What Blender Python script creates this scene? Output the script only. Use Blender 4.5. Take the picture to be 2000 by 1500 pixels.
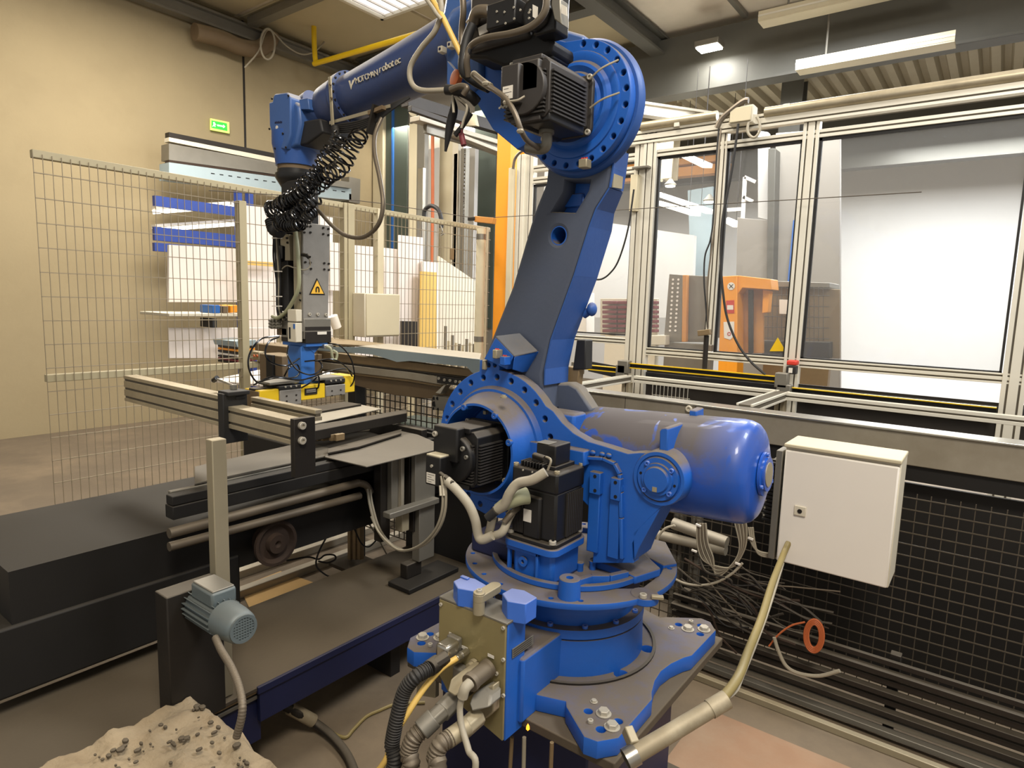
import bpy, bmesh, math, random
from mathutils import Vector as V, Matrix
random.seed(4)
for o in list(bpy.data.objects): bpy.data.objects.remove(o)
SC = bpy.context.scene
COL = SC.collection
PI = math.pi

# ------------------------------------------------------------------ camera
YAW, PIT, ROL, FPX, H = .6451211, -.1288859, .0297711, 1250.9, 1.75
CAM = V((0, 0, H))
FW = V((-math.sin(YAW)*math.cos(PIT), math.cos(YAW)*math.cos(PIT), math.sin(PIT)))
_r = FW.cross(V((0, 0, 1))).normalized(); _u = _r.cross(FW)
RT = math.cos(ROL)*_r + math.sin(ROL)*_u
UP = -math.sin(ROL)*_r + math.cos(ROL)*_u
cd = bpy.data.cameras.new('camera'); co = bpy.data.objects.new('camera', cd); COL.objects.link(co)
m = Matrix((RT, UP, -FW)).transposed().to_4x4(); m.translation = CAM
co.matrix_world = m
cd.sensor_fit = 'HORIZONTAL'; cd.sensor_width = 36; cd.lens = FPX/2000*36; cd.clip_start = .05; cd.clip_end = 200
SC.camera = co

# ------------------------------------------------------------------ world, lights, exposure
w = bpy.data.worlds.new('world'); SC.world = w; w.use_nodes = True
w.node_tree.nodes['Background'].inputs[0].default_value = (1.0, .95, .87, 1)
w.node_tree.nodes['Background'].inputs[1].default_value = .50
vs = SC.view_settings
vs.view_transform = 'Standard'; vs.look = 'None'; vs.gamma = 1; vs.use_curve_mapping = False; vs.exposure = 0.0

def area(name, loc, size, power, col, target=None, sy=None):
    l = bpy.data.lights.new(name, 'AREA'); l.energy = power; l.color = col; l.size = size
    if sy: l.shape = 'RECTANGLE'; l.size_y = sy
    o = bpy.data.objects.new(name, l); COL.objects.link(o); o.location = loc
    d = (V(target) - V(loc)) if target else V((0, 0, -1))
    o.rotation_euler = d.to_track_quat('-Z', 'Y').to_euler()
    return o
WARM = (1.0, .92, .80); COOL = (.93, .96, 1.0)
area('hall_lamp_front', (1.0, -.6, 5.2), 1.2, 230, WARM, (-1.2, 1.8, 1.0))
area('hall_lamp_right', (1.6, 3.2, 5.2), 1.2, 180, COOL, (-1.0, 2.5, .8))
area('hall_lamp_middle', (-2.6, 3.4, 5.2), 1.2, 130, WARM)
area('hall_lamp_left', (-6.4, 3.2, 5.2), 1.4, 330, WARM)
area('hall_lamp_far', (-2.0, 7.2, 5.0), 1.4, 300, COOL)
area('hall_lamp_bay', (-.5, 10.2, 4.2), 2.0, 560, COOL)
area('fill_light_bay_left', (-4.3, 8.5, 4.3), 1.6, 150, COOL)  # added fill light without a fixture, brightens the background behind the panes
area('hall_lamp_store', (-7.5, 8.5, 4.6), 2.0, 340, WARM)

# ------------------------------------------------------------------ photo measurements to points in the place
def _ray(px, py): return RT*((px-1000)/FPX) - UP*((py-750)/FPX) + FW
def aty(px, py, y): d = _ray(px, py); return CAM + d*(y/d.y)
def atx(px, py, x): d = _ray(px, py); return CAM + d*(x/d.x)
def atz(px, py, z): d = _ray(px, py); return CAM + d*((z-H)/d.z)
def ys(pts, y): return [(aty(a, b, y).x, aty(a, b, y).z) for a, b in pts]
def xs(pts, x): return [(atx(a, b, x).y, atx(a, b, x).z) for a, b in pts]
def zs(pts, z): return [(atz(a, b, z).x, atz(a, b, z).y) for a, b in pts]

# ------------------------------------------------------------------ materials
def lin(c):
    return tuple(((v/255)/12.92 if v/255 <= .04045 else ((v/255+.055)/1.055)**2.4) for v in c) + (1,)
MATS = {}
def mat(name, rgb, rough=.55, metal=0, dust=0, dcol=(120, 108, 88), var=.12, scale=6, bump=.0, spec=.5, bscale=60, emit=0, ecol=None, coat=0, wear=0, wcol=(95, 75, 55)):
    """painted / metal surface; dust settles on upward faces, wear = patchy stains over the whole thing"""
    m = bpy.data.materials.new(name); m.use_nodes = True; nt = m.node_tree; N = nt.nodes; L = nt.links
    b = N['Principled BSDF']
    b.inputs['Roughness'].default_value = rough; b.inputs['Metallic'].default_value = metal
    b.inputs['Specular IOR Level'].default_value = spec
    if coat: b.inputs['Coat Weight'].default_value = coat
    tc = N.new('ShaderNodeTexCoord')
    no = N.new('ShaderNodeTexNoise'); no.inputs['Scale'].default_value = scale; no.inputs['Detail'].default_value = 6; no.inputs['Roughness'].default_value = .62
    L.new(tc.outputs['Object'], no.inputs['Vector'])
    c = lin(rgb)
    mx = N.new('ShaderNodeMix'); mx.data_type = 'RGBA'
    mx.inputs['A'].default_value = tuple(v*(1-var) for v in c[:3])+(1,)
    mx.inputs['B'].default_value = tuple(min(1, v*(1+var)) for v in c[:3])+(1,)
    L.new(no.outputs['Fac'], mx.inputs['Factor']); out = mx.outputs['Result']
    if wear:
        n2 = N.new('ShaderNodeTexNoise'); n2.inputs['Scale'].default_value = scale*.45; n2.inputs['Detail'].default_value = 9; n2.inputs['Roughness'].default_value = .7
        L.new(tc.outputs['Object'], n2.inputs['Vector'])
        r2 = N.new('ShaderNodeMapRange'); r2.inputs['From Min'].default_value = .46; r2.inputs['From Max'].default_value = .68; r2.inputs['To Max'].default_value = wear
        L.new(n2.outputs['Fac'], r2.inputs['Value'])
        m3 = N.new('ShaderNodeMix'); m3.data_type = 'RGBA'; m3.inputs['B'].default_value = lin(wcol)
        L.new(r2.outputs['Result'], m3.inputs['Factor']); L.new(out, m3.inputs['A']); out = m3.outputs['Result']
    if dust:
        g = N.new('ShaderNodeNewGeometry'); s = N.new('ShaderNodeSeparateXYZ'); L.new(g.outputs['Normal'], s.inputs[0])
        r = N.new('ShaderNodeMapRange'); r.inputs['From Min'].default_value = .3; r.inputs['From Max'].default_value = .66
        L.new(s.outputs['Z'], r.inputs['Value'])
        n4 = N.new('ShaderNodeTexNoise'); n4.inputs['Scale'].default_value = 9; n4.inputs['Detail'].default_value = 8; n4.inputs['Roughness'].default_value = .7
        L.new(tc.outputs['Object'], n4.inputs['Vector'])
        r4 = N.new('ShaderNodeMapRange'); r4.inputs['From Min'].default_value = .38; r4.inputs['From Max'].default_value = .56; r4.inputs['To Min'].default_value = dust*.86; r4.inputs['To Max'].default_value = dust
        L.new(n4.outputs['Fac'], r4.inputs['Value'])
        mm = N.new('ShaderNodeMath'); mm.operation = 'MULTIPLY'; L.new(r.outputs['Result'], mm.inputs[0]); L.new(r4.outputs['Result'], mm.inputs[1])
        m5 = N.new('ShaderNodeMix'); m5.data_type = 'RGBA'; m5.inputs['B'].default_value = lin(dcol)
        L.new(mm.outputs[0], m5.inputs['Factor']); L.new(out, m5.inputs['A']); out = m5.outputs['Result']
        ra = N.new('ShaderNodeMapRange'); ra.inputs['To Min'].default_value = rough; ra.inputs['To Max'].default_value = .85
        L.new(mm.outputs[0], ra.inputs['Value']); L.new(ra.outputs['Result'], b.inputs['Roughness'])
        if metal:
            rm = N.new('ShaderNodeMapRange'); rm.inputs['To Min'].default_value = metal; rm.inputs['To Max'].default_value = 0
            L.new(mm.outputs[0], rm.inputs['Value']); L.new(rm.outputs['Result'], b.inputs['Metallic'])
    L.new(out, b.inputs['Base Color'])
    if bump:
        bn = N.new('ShaderNodeTexNoise'); bn.inputs['Scale'].default_value = bscale; bn.inputs['Detail'].default_value = 3
        L.new(tc.outputs['Object'], bn.inputs['Vector'])
        bp = N.new('ShaderNodeBump'); bp.inputs['Strength'].default_value = bump; bp.inputs['Distance'].default_value = .004
        L.new(bn.outputs['Fac'], bp.inputs['Height']); L.new(bp.outputs['Normal'], b.inputs['Normal'])
    if emit:
        b.inputs['Emission Color'].default_value = lin(ecol or rgb); b.inputs['Emission Strength'].default_value = emit
    MATS[name] = m
    return m
DUSTC = (100, 89, 72)
mat('blue', (26, 88, 176), .45, dust=.96, dcol=DUSTC, var=.10, bump=.12, wear=.12, wcol=(60, 70, 95))
mat('blue_arm', (72, 80, 98), .5, dust=.9, dcol=(110, 102, 88), var=.08, bump=.15, wear=.18, wcol=(84, 84, 86))
mat('blue_side', (40, 80, 148), .5, dust=.4, dcol=DUSTC, var=.10, bump=.1)
mat('blue_fore', (50, 66, 108), .45, dust=.75, dcol=(130, 125, 120), var=.15, bump=.1, wear=.55, wcol=(66, 66, 76))
mat('blue_wrist', (58, 92, 150), .42, dust=.8, dcol=(140, 135, 128), var=.1, bump=.08, wear=.15, wcol=(80, 80, 90))
mat('blue_tank', (24, 78, 170), .28, dust=.0, var=.08, coat=.4)
mat('blue_clean', (56, 104, 196), .4, dust=.55, dcol=(150, 150, 165))
mat('navy', (24, 30, 66), .5, dust=.3, dcol=(70, 62, 50))
mat('black', (20, 19, 19), .42, dust=.55, dcol=(84, 76, 64), var=.15)
mat('fin_black_lit', (46, 43, 40), .5)  # lighter than the motor black: light caught on fin edges is painted in
mat('black_soft', (26, 25, 25), .6, dust=.2, dcol=(80, 72, 60))
mat('black_gloss', (14, 14, 15), .18)
mat('dark_steel', (46, 42, 38), .5, .5, dust=.6, dcol=(104, 95, 80), var=.25, bump=.1)
mat('dark_machine', (26, 24, 22), .6, .2, dust=.5, dcol=(60, 54, 44), var=.3)
mat('dusty_plate', (80, 70, 56), .7, .1, dust=.8, dcol=(90, 79, 62), var=.18, bump=.25, wear=.4, wcol=(66, 58, 48))
mat('bolt_steel', (186, 180, 166), .5, .4, var=.1, dust=.3)
mat('groove', (84, 77, 64), .7)  # darker than the profile metal: shade inside the slots put into the colour
mat('wire_fence', (134, 122, 100), .6)
mat('steel', (176, 172, 162), .3, .9, var=.1)
mat('steel_grey', (128, 124, 114), .45, .55, dust=.3, dcol=(130, 122, 108), var=.15, bump=.1)
mat('plate_dark', (100, 95, 86), .5, .3, dust=.5, dcol=(112, 104, 90), var=.25, scale=4, bump=.1, wear=.5, wcol=(76, 70, 62))
mat('black_worn', (50, 46, 43), .5, dust=.4, dcol=(84, 76, 64), var=.2)
mat('plate_grey', (142, 138, 131), .5, .35, var=.2, scale=9, bump=.05, wear=.3, wcol=(96, 92, 84))
mat('alu', (214, 209, 194), .45, .25, dust=.3, dcol=(150, 140, 120), var=.06)
mat('alu_old', (182, 170, 144), .36, .55, dust=.4, dcol=(140, 126, 100), var=.2, wear=.3, wcol=(80, 70, 55))
mat('gold', (150, 138, 98), .42, .4, var=.12, scale=4, dust=.7, dcol=(170, 155, 125), wear=.3, wcol=(92, 82, 58))
mat('tan_metal', (160, 150, 126), .45, .4, var=.12, dust=.3, dcol=(165, 150, 120))
mat('beam_steel', (158, 150, 134), .42, .35, dust=.4, dcol=(190, 182, 165), var=.12, wear=.35, wcol=(118, 106, 86))
mat('white_box', (206, 198, 178), .5, var=.05, wear=.12, wcol=(160, 148, 124))
mat('white', (228, 222, 212), .5, var=.03)
mat('white_panel', (226, 217, 209), .6, var=.03)
mat('label', (214, 208, 196), .5, var=.06, scale=90)
mat('cream', (196, 186, 158), .55, var=.06, dust=.2)
mat('fence', (160, 150, 121), .55, var=.08)
mat('wire_dark', (70, 62, 50), .6)
mat('yellow', (222, 186, 26), .5, var=.08, dust=.2, dcol=(150, 135, 90), wear=.25, wcol=(178, 150, 50))
mat('yellow_pipe', (214, 176, 20), .4, var=.08)
mat('yellow_sign', (226, 176, 60), .45)
mat('orange', (236, 152, 30), .5, var=.06, wear=.15, wcol=(200, 130, 40))
mat('orange_dull', (196, 132, 58), .6, var=.1, wear=.3, wcol=(140, 100, 60))
mat('orange_cable', (176, 92, 48), .6)
mat('red', (196, 52, 36), .5)
mat('rust', (48, 34, 24), .8, .1, dust=.15, dcol=(90, 66, 44), var=.3, bump=.3)
mat('brown_box', (108, 90, 66), .7, var=.12, dust=.5, dcol=(150, 134, 104), wear=.25, wcol=(84, 70, 52))
mat('rail_brown', (128, 108, 78), .55, .3, var=.14, dust=.5, dcol=(160, 144, 114), wear=.3, wcol=(96, 76, 50))
mat('blue_pale', (150, 166, 172), .5, var=.05)
mat('blue_grip', (42, 98, 170), .45, var=.1, wear=.2, wcol=(50, 70, 100))
mat('blue_shelf', (30, 56, 130), .5)
mat('cable_grey', (148, 140, 122), .6, var=.15, dust=.2)
mat('hose_grey', (164, 156, 138), .6, var=.18, wear=.35, wcol=(108, 98, 80))
mat('hose_green', (150, 150, 120), .5)
mat('conduit', (112, 102, 88), .45, .5, var=.1, dust=.35, dcol=(120, 108, 88))
mat('pipe_worn', (150, 138, 114), .5, .4, var=.2, scale=14, dust=.3, dcol=(150, 138, 114), wear=.45, wcol=(206, 196, 172))
mat('yellow_hose', (214, 178, 96), .45, var=.08)
mat('olive_cable', (130, 116, 72), .5, var=.12)
mat('cardboard', (206, 168, 108), .8, var=.12, scale=5)
mat('motor_grey', (98, 108, 110), .4, .2, dust=.3, dcol=(110, 105, 92), var=.1)
mat('debris', (146, 130, 104), .95, var=.25, scale=14, bump=.8, bscale=90, wear=.4, wcol=(120, 98, 70))
mat('wall_concrete', (150, 136, 106), .9, var=.10, scale=1.3, bump=.2, bscale=30, wear=.35, wcol=(128, 114, 86))
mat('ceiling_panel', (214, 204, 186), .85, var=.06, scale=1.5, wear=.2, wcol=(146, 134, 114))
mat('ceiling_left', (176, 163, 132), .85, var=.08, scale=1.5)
mat('steel_beam', (84, 82, 74), .6, .2, var=.08)
mat('deck', (150, 140, 116), .7, .1, var=.1)
mat('wall_pale', (196, 194, 190), .8, var=.05, scale=1.2)
mat('wall_grey', (140, 134, 124), .8, var=.05, scale=1.2)
mat('sheet_green', (76, 86, 78), .6, var=.06)
mat('floor', (102, 90, 74), .8, var=.22, scale=2.2, bump=.3, bscale=40, wear=.6, wcol=(132, 116, 94))
mat('floor_tile', (140, 110, 86), .75, var=.18, scale=4, bump=.2, wear=.5, wcol=(150, 134, 112))
mat('green_sign', (40, 176, 60), .5, emit=.6, ecol=(60, 200, 70))
mat('sign_rim', (220, 240, 120), .5, emit=.5, ecol=(220, 240, 120))
mat('sign_white', (240, 250, 230), .5, emit=.8, ecol=(240, 250, 230))
mat('lamp_glow', (255, 252, 240), .5, emit=26, ecol=(255, 250, 235))
mat('tube_glow', (255, 250, 235), .5, emit=3.2, ecol=(255, 248, 230))
mat('spark', (255, 140, 30), .5, emit=6, ecol=(255, 120, 20))
mat('maroon', (110, 40, 46), .6)
mat('dark_hole', (10, 9, 8), .9)
mat('skylight', (250, 250, 250), .5, emit=1.4, ecol=(245, 248, 255))
mat('dusty_blue', (92, 94, 100), .7, var=.2, scale=10, wear=.5, wcol=(112, 100, 84))
# glass: clear, thin, with a faint grey film
g = bpy.data.materials.new('glass'); g.use_nodes = True; N = g.node_tree.nodes; L = g.node_tree.links
for n in list(N):
    if n.type == 'BSDF_PRINCIPLED': N.remove(n)
tr = N.new('ShaderNodeBsdfTransparent'); tr.inputs[0].default_value = (.93, .93, .92, 1)
gl = N.new('ShaderNodeBsdfGlossy'); gl.inputs['Roughness'].default_value = .03; gl.inputs[0].default_value = (1, 1, 1, 1)
df = N.new('ShaderNodeBsdfDiffuse'); df.inputs[0].default_value = (.7, .7, .7, 1)
fr = N.new('ShaderNodeFresnel'); fr.inputs[0].default_value = 1.4
a1 = N.new('ShaderNodeMixShader'); a2 = N.new('ShaderNodeMixShader'); a2.inputs[0].default_value = .07
L.new(fr.outputs[0], a1.inputs[0]); L.new(tr.outputs[0], a1.inputs[1]); L.new(gl.outputs[0], a1.inputs[2])
L.new(a1.outputs[0], a2.inputs[1]); L.new(df.outputs[0], a2.inputs[2])
L.new(a2.outputs[0], N['Material Output'].inputs[0]); MATS['glass'] = g

# balancer tank: blue, thick dust on top rubbed off in patches
def tank_mat():
    m = mat('tank_dusty', (22, 76, 168), .3, dust=.0, var=.08, coat=.3); nt = m.node_tree; N = nt.nodes; L = nt.links
    b = N['Principled BSDF']; src = b.inputs['Base Color'].links[0].from_socket
    g = N.new('ShaderNodeNewGeometry'); s = N.new('ShaderNodeSeparateXYZ'); L.new(g.outputs['Normal'], s.inputs[0])
    tc = N.new('ShaderNodeTexCoord'); n = N.new('ShaderNodeTexNoise'); n.inputs['Scale'].default_value = 7; n.inputs['Detail'].default_value = 10; n.inputs['Roughness'].default_value = .72
    L.new(tc.outputs['Object'], n.inputs['Vector'])
    a = N.new('ShaderNodeMath'); a.operation = 'MULTIPLY_ADD'; a.inputs[1].default_value = 1.6; a.inputs[2].default_value = -.8
    L.new(n.outputs['Fac'], a.inputs[0])
    ad = N.new('ShaderNodeMath'); ad.operation = 'SUBTRACT'; L.new(s.outputs['Z'], ad.inputs[0]); L.new(a.outputs[0], ad.inputs[1])
    r = N.new('ShaderNodeMapRange'); r.inputs['From Min'].default_value = .0; r.inputs['From Max'].default_value = .45; r.inputs['To Max'].default_value = .93
    L.new(ad.outputs[0], r.inputs['Value'])
    # the free end (beyond x = -.62) was wiped
    sp = N.new('ShaderNodeSeparateXYZ'); L.new(g.outputs['Position'], sp.inputs[0])
    r2 = N.new('ShaderNodeMapRange'); r2.inputs['From Min'].default_value = -.68; r2.inputs['From Max'].default_value = -.54; r2.inputs['To Min'].default_value = 1; r2.inputs['To Max'].default_value = .22
    L.new(sp.outputs['X'], r2.inputs['Value'])
    # streaky rub marks
    n3 = N.new('ShaderNodeTexNoise'); n3.inputs['Scale'].default_value = 5.5; n3.inputs['Detail'].default_value = 3; n3.inputs['Distortion'].default_value = 1.5
    L.new(tc.outputs['Object'], n3.inputs['Vector'])
    r3 = N.new('ShaderNodeMapRange'); r3.inputs['From Min'].default_value = .55; r3.inputs['From Max'].default_value = .585; r3.inputs['To Min'].default_value = 1; r3.inputs['To Max'].default_value = .25
    L.new(n3.outputs['Fac'], r3.inputs['Value'])
    mu = N.new('ShaderNodeMath'); mu.operation = 'MULTIPLY'; L.new(r.outputs['Result'], mu.inputs[0]); L.new(r2.outputs['Result'], mu.inputs[1])
    mu2 = N.new('ShaderNodeMath'); mu2.operation = 'MULTIPLY'; L.new(mu.outputs[0], mu2.inputs[0]); L.new(r3.outputs['Result'], mu2.inputs[1])
    mx = N.new('ShaderNodeMix'); mx.data_type = 'RGBA'; mx.inputs['B'].default_value = lin((86, 78, 64))
    L.new(mu2.outputs[0], mx.inputs['Factor']); L.new(src, mx.inputs['A']); L.new(mx.outputs['Result'], b.inputs['Base Color'])
    ra = N.new('ShaderNodeMapRange'); ra.inputs['To Min'].default_value = .3; ra.inputs['To Max'].default_value = .9
    L.new(mu2.outputs[0], ra.inputs['Value']); L.new(ra.outputs['Result'], b.inputs['Roughness'])
    cw = N.new('ShaderNodeMapRange'); cw.inputs['To Min'].default_value = .3; cw.inputs['To Max'].default_value = 0
    L.new(mu2.outputs[0], cw.inputs['Value']); L.new(cw.outputs['Result'], b.inputs['Coat Weight'])
tank_mat()

# ------------------------------------------------------------------ objects
def tag(o, label=None, cat=None, group=None, kind=None):
    if label: o['label'] = label
    if cat: o['category'] = cat
    if group: o['group'] = group
    if kind: o['kind'] = kind
    return o
def thing(name, label, cat, loc, group=None):
    o = bpy.data.objects.new(name, None); COL.objects.link(o); o.location = loc; o.empty_display_size = .1
    o['wl'] = tuple(loc)
    return tag(o, label, cat, group)
def origin(p):
    while p is not None and 'wl' not in p: p = p.parent
    return V(p['wl']) if p is not None else V((0, 0, 0))
def link(me, name, m, parent=None, bevel=0, smooth=True, seg=2):
    for x in (m if isinstance(m, (list, tuple)) else [m]): me.materials.append(MATS[x])
    if smooth and len(me.polygons):
        me.polygons.foreach_set('use_smooth', [True]*len(me.polygons)); me.set_sharp_from_angle(angle=math.radians(38))
    o = bpy.data.objects.new(name, me); COL.objects.link(o)
    if parent is not None:
        off = origin(parent); o.parent = parent
    else:
        vs_ = [v.co for v in me.vertices]
        lo = [min(v[i] for v in vs_) for i in range(3)]; hi = [max(v[i] for v in vs_) for i in range(3)]
        off = V(((lo[0]+hi[0])/2, (lo[1]+hi[1])/2, lo[2])); o.location = off; o['wl'] = tuple(off)
    me.transform(Matrix.Translation(-off))
    if bevel:
        b = o.modifiers.new('bevel', 'BEVEL'); b.width = bevel; b.segments = seg; b.limit_method = 'ANGLE'; b.angle_limit = math.radians(40)
    return o

def frame_of(axis):
    a = V(axis).normalized(); t = V((0, 0, 1)) if abs(a.z) < .9 else V((1, 0, 0))
    u = a.cross(t).normalized(); v = a.cross(u).normalized()
    return a, u, v
def smooth_path(pts, n=8):
    pts = [V(p) for p in pts]
    if len(pts) < 3: return pts
    P = [pts[0]*2-pts[1]] + pts + [pts[-1]*2-pts[-2]]; out = []
    for i in range(1, len(P)-2):
        for k in range(n):
            t = k/n; a, b, c, d = P[i-1], P[i], P[i+1], P[i+2]
            out.append(.5*((2*b)+(c-a)*t+(2*a-5*b+4*c-d)*t*t+(3*b-a-3*c+d)*t**3))
    out.append(pts[-1]); return out
class MB:
    def __init__(s): s.b = bmesh.new(); s.mi = 0; s.xf = None
    def _v(s, p):
        p = V(p); return s.b.verts.new(s.xf @ p if s.xf else p)
    def _f(s, vs):
        try:
            f = s.b.faces.new(vs); f.material_index = s.mi; return f
        except ValueError: return None
    def hexa(s, p):   # 8 points: bottom 4 ccw, top 4 ccw
        v = [s._v(q) for q in p]
        for i in ((3, 2, 1, 0), (4, 5, 6, 7), (0, 1, 5, 4), (1, 2, 6, 5), (2, 3, 7, 6), (3, 0, 4, 7)): s._f([v[k] for k in i])
        return s
    def box(s, x0, x1, y0, y1, z0, z1):
        x0, x1 = sorted((x0, x1)); y0, y1 = sorted((y0, y1)); z0, z1 = sorted((z0, z1))
        return s.hexa([(x0, y0, z0), (x1, y0, z0), (x1, y1, z0), (x0, y1, z0), (x0, y0, z1), (x1, y0, z1), (x1, y1, z1), (x0, y1, z1)])
    def bar(s, a, b, w, h, up=(0, 0, 1)):   # rectangular bar from a to b
        a, b = V(a), V(b); d = (b-a).normalized(); up = V(up)
        if abs(d.dot(up)) > .98: up = V((0, 1, 0))
        sd = d.cross(up).normalized()*w/2; uu = sd.cross(d).normalized()*h/2
        return s.hexa([a-sd-uu, a+sd-uu, b+sd-uu, b-sd-uu, a-sd+uu, a+sd+uu, b+sd+uu, b-sd+uu])
    def prism(s, pts, vec):
        vec = V(vec); a = [s._v(p) for p in pts]; b = [s._v(V(p)+vec) for p in pts]; n = len(pts)
        s._f(a[::-1]); s._f(b)
        for i in range(n): s._f([a[i], a[(i+1) % n], b[(i+1) % n], b[i]])
        return s
    def py(s, pts, y0, y1): return s.prism([(x, y0, z) for x, z in pts], (0, y1-y0, 0))
    def px(s, pts, x0, x1): return s.prism([(x0, y, z) for y, z in pts], (x1-x0, 0, 0))
    def pz(s, pts, z0, z1): return s.prism([(x, y, z0) for x, y in pts], (0, 0, z1-z0))
    def lathe(s, org, axis, prof, n=32, cap=True):   # prof: (t along axis, radius)
        org = V(org); a, u, v = frame_of(axis); rings = []
        for t, r in prof:
            if r < 1e-5: rings.append([s._v(org+a*t)])
            else: rings.append([s._v(org+a*t+(u*math.cos(2*PI*k/n)+v*math.sin(2*PI*k/n))*r) for k in range(n)])
        for A, B in zip(rings, rings[1:]):
            if len(A) == 1 and len(B) == 1: continue
            for k in range(n):
                k2 = (k+1) % n
                if len(A) == 1: s._f([A[0], B[k], B[k2]])
                elif len(B) == 1: s._f([A[k], B[0], A[k2]])
                else: s._f([A[k], B[k], B[k2], A[k2]])
        if cap:
            if len(rings[0]) > 1: s._f(rings[0])
            if len(rings[-1]) > 1: s._f(rings[-1][::-1])
        return s
    def cyl(s, a, b, r, r2=None, n=24):
        a, b = V(a), V(b); return s.lathe(a, b-a, [(0, r), ((b-a).length, r if r2 is None else r2)], n)
    def ring(s, org, axis, r0, r1, t, n=48):   # flat ring, thickness t
        return s.lathe(org, axis, [(0, r0), (0, r1), (t, r1), (t, r0), (0, r0)], n, cap=False)
    def tube(s, pts, r, n=8, sm=8, rfun=None):
        P = smooth_path(pts, sm); u = None; rings = []
        for i, p in enumerate(P):
            d = (P[min(i+1, len(P)-1)]-P[max(i-1, 0)]).normalized()
            if u is None: _, u, _w = frame_of(d)
            u = (u-d*u.dot(d)).normalized(); v = d.cross(u)
            rr = rfun(i, len(P)) if rfun else r
            rings.append([s._v(p+(u*math.cos(2*PI*k/n)+v*math.sin(2*PI*k/n))*rr) for k in range(n)])
        for A, B in zip(rings, rings[1:]):
            for k in range(n): s._f([A[k], B[k], B[(k+1) % n], A[(k+1) % n]])
        s._f(rings[0]); s._f(rings[-1][::-1]); return s
    def corr(s, pts, r, pitch=.008, n=12, depth=.12):   # corrugated hose
        P = smooth_path(pts, 12); ln = [0]
        for a, b in zip(P, P[1:]): ln.append(ln[-1]+(b-a).length)
        N_ = max(8, int(ln[-1]/(pitch/4))); Q = []; j = 0
        for i in range(N_+1):
            t = ln[-1]*i/N_
            while j < len(ln)-2 and ln[j+1] < t: j += 1
            k = (t-ln[j])/max(1e-9, ln[j+1]-ln[j]); Q.append(P[j].lerp(P[j+1], k))
        return s.tube(Q, r, n, 1, rfun=lambda i, m_: r*(1-depth*(1 if i % 4 in (2, 3) else 0)))
    def coil(s, pts, R, r, turns, n=6, seg=14):
        P = smooth_path(pts, 10); ln = [0]
        for a, b in zip(P, P[1:]): ln.append(ln[-1]+(b-a).length)
        Q = []; M_ = turns*seg; u = None; j = 0
        for i in range(M_+1):
            t = ln[-1]*i/M_
            while j < len(ln)-2 and ln[j+1] < t: j += 1
            k = (t-ln[j])/max(1e-9, ln[j+1]-ln[j]); c = P[j].lerp(P[j+1], k); d = (P[j+1]-P[j]).normalized()
            if u is None: _, u, _w = frame_of(d)
            u = (u-d*u.dot(d)).normalized(); v = d.cross(u); a = 2*PI*i/seg
            rr = R*(1+.12*math.sin(i*.37))
            Q.append(c+(u*math.cos(a)+v*math.sin(a))*rr)
        return s.tube(Q, r, n, 1)
    def ball(s, c, r, n=12, sc=(1, 1, 1)):
        c = V(c); rings = []
        for i in range(n//2+1):
            th = PI*i/(n//2)
            if i in (0, n//2): rings.append([s._v(c+V((0, 0, r*sc[2]*math.cos(th))))])
            else: rings.append([s._v(c+V((r*sc[0]*math.sin(th)*math.cos(2*PI*k/n), r*sc[1]*math.sin(th)*math.sin(2*PI*k/n), r*sc[2]*math.cos(th)))) for k in range(n)])
        for A, B in zip(rings, rings[1:]):
            for k in range(n):
                k2 = (k+1) % n
                if len(A) == 1: s._f([A[0], B[k], B[k2]])
                elif len(B) == 1: s._f([A[k], B[0], A[k2]])
                else: s._f([A[k], B[k], B[k2], A[k2]])
        return s
    def mesh(s):
        bmesh.ops.recalc_face_normals(s.b, faces=s.b.faces[:]); me = bpy.data.meshes.new('m'); s.b.to_mesh(me); s.b.free(); return me
    def o(s, name, m, parent=None, bevel=0, smooth=True, seg=2):
        me = s.mesh(); me.name = name; return link(me, name, m, parent, bevel, smooth, seg)

def holed(name, m, parent, outer, holes, plane, t0, t1, bevel=.002):
    """solid plate with real holes: outline and holes as 2-D loops in plane 'x','y' or 'z', from t0 to t1"""
    cu = bpy.data.curves.new('c', 'CURVE'); cu.dimensions = '2D'; cu.fill_mode = 'BOTH'
    for loop in [outer]+holes:
        sp = cu.splines.new('POLY'); sp.points.add(len(loop)-1); sp.use_cyclic_u = True
        for i, (a, b) in enumerate(loop): sp.points[i].co = (a, b, 0, 1)
    th = abs(t1-t0); cu.extrude = max(1e-4, th/2-bevel); cu.bevel_depth = bevel; cu.bevel_resolution = 1; cu.offset = -bevel
    ob = bpy.data.objects.new('tmp', cu); COL.objects.link(ob)
    dg = bpy.context.evaluated_depsgraph_get(); me = bpy.data.meshes.new_from_object(ob.evaluated_get(dg))
    bpy.data.objects.remove(ob); c = (t0+t1)/2
    M_ = {'y': Matrix(((1, 0, 0, 0), (0, 0, 1, c), (0, 1, 0, 0), (0, 0, 0, 1))),
          'x': Matrix(((0, 0, 1, c), (1, 0, 0, 0), (0, 1, 0, 0), (0, 0, 0, 1))),
          'z': Matrix(((1, 0, 0, 0), (0, 1, 0, 0), (0, 0, 1, c), (0, 0, 0, 1)))}[plane]
    me.materials.clear(); me.transform(M_)
    if plane == 'y': me.flip_normals()
    me.name = name
    return link(me, name, m, parent)
def circ(cx, cy, r, n=20, a0=0, a1=2*PI, close=True):
    k = n if close else n-1
    return [(cx+r*math.cos(a0+(a1-a0)*i/k), cy+r*math.sin(a0+(a1-a0)*i/k)) for i in range(n)]
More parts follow.
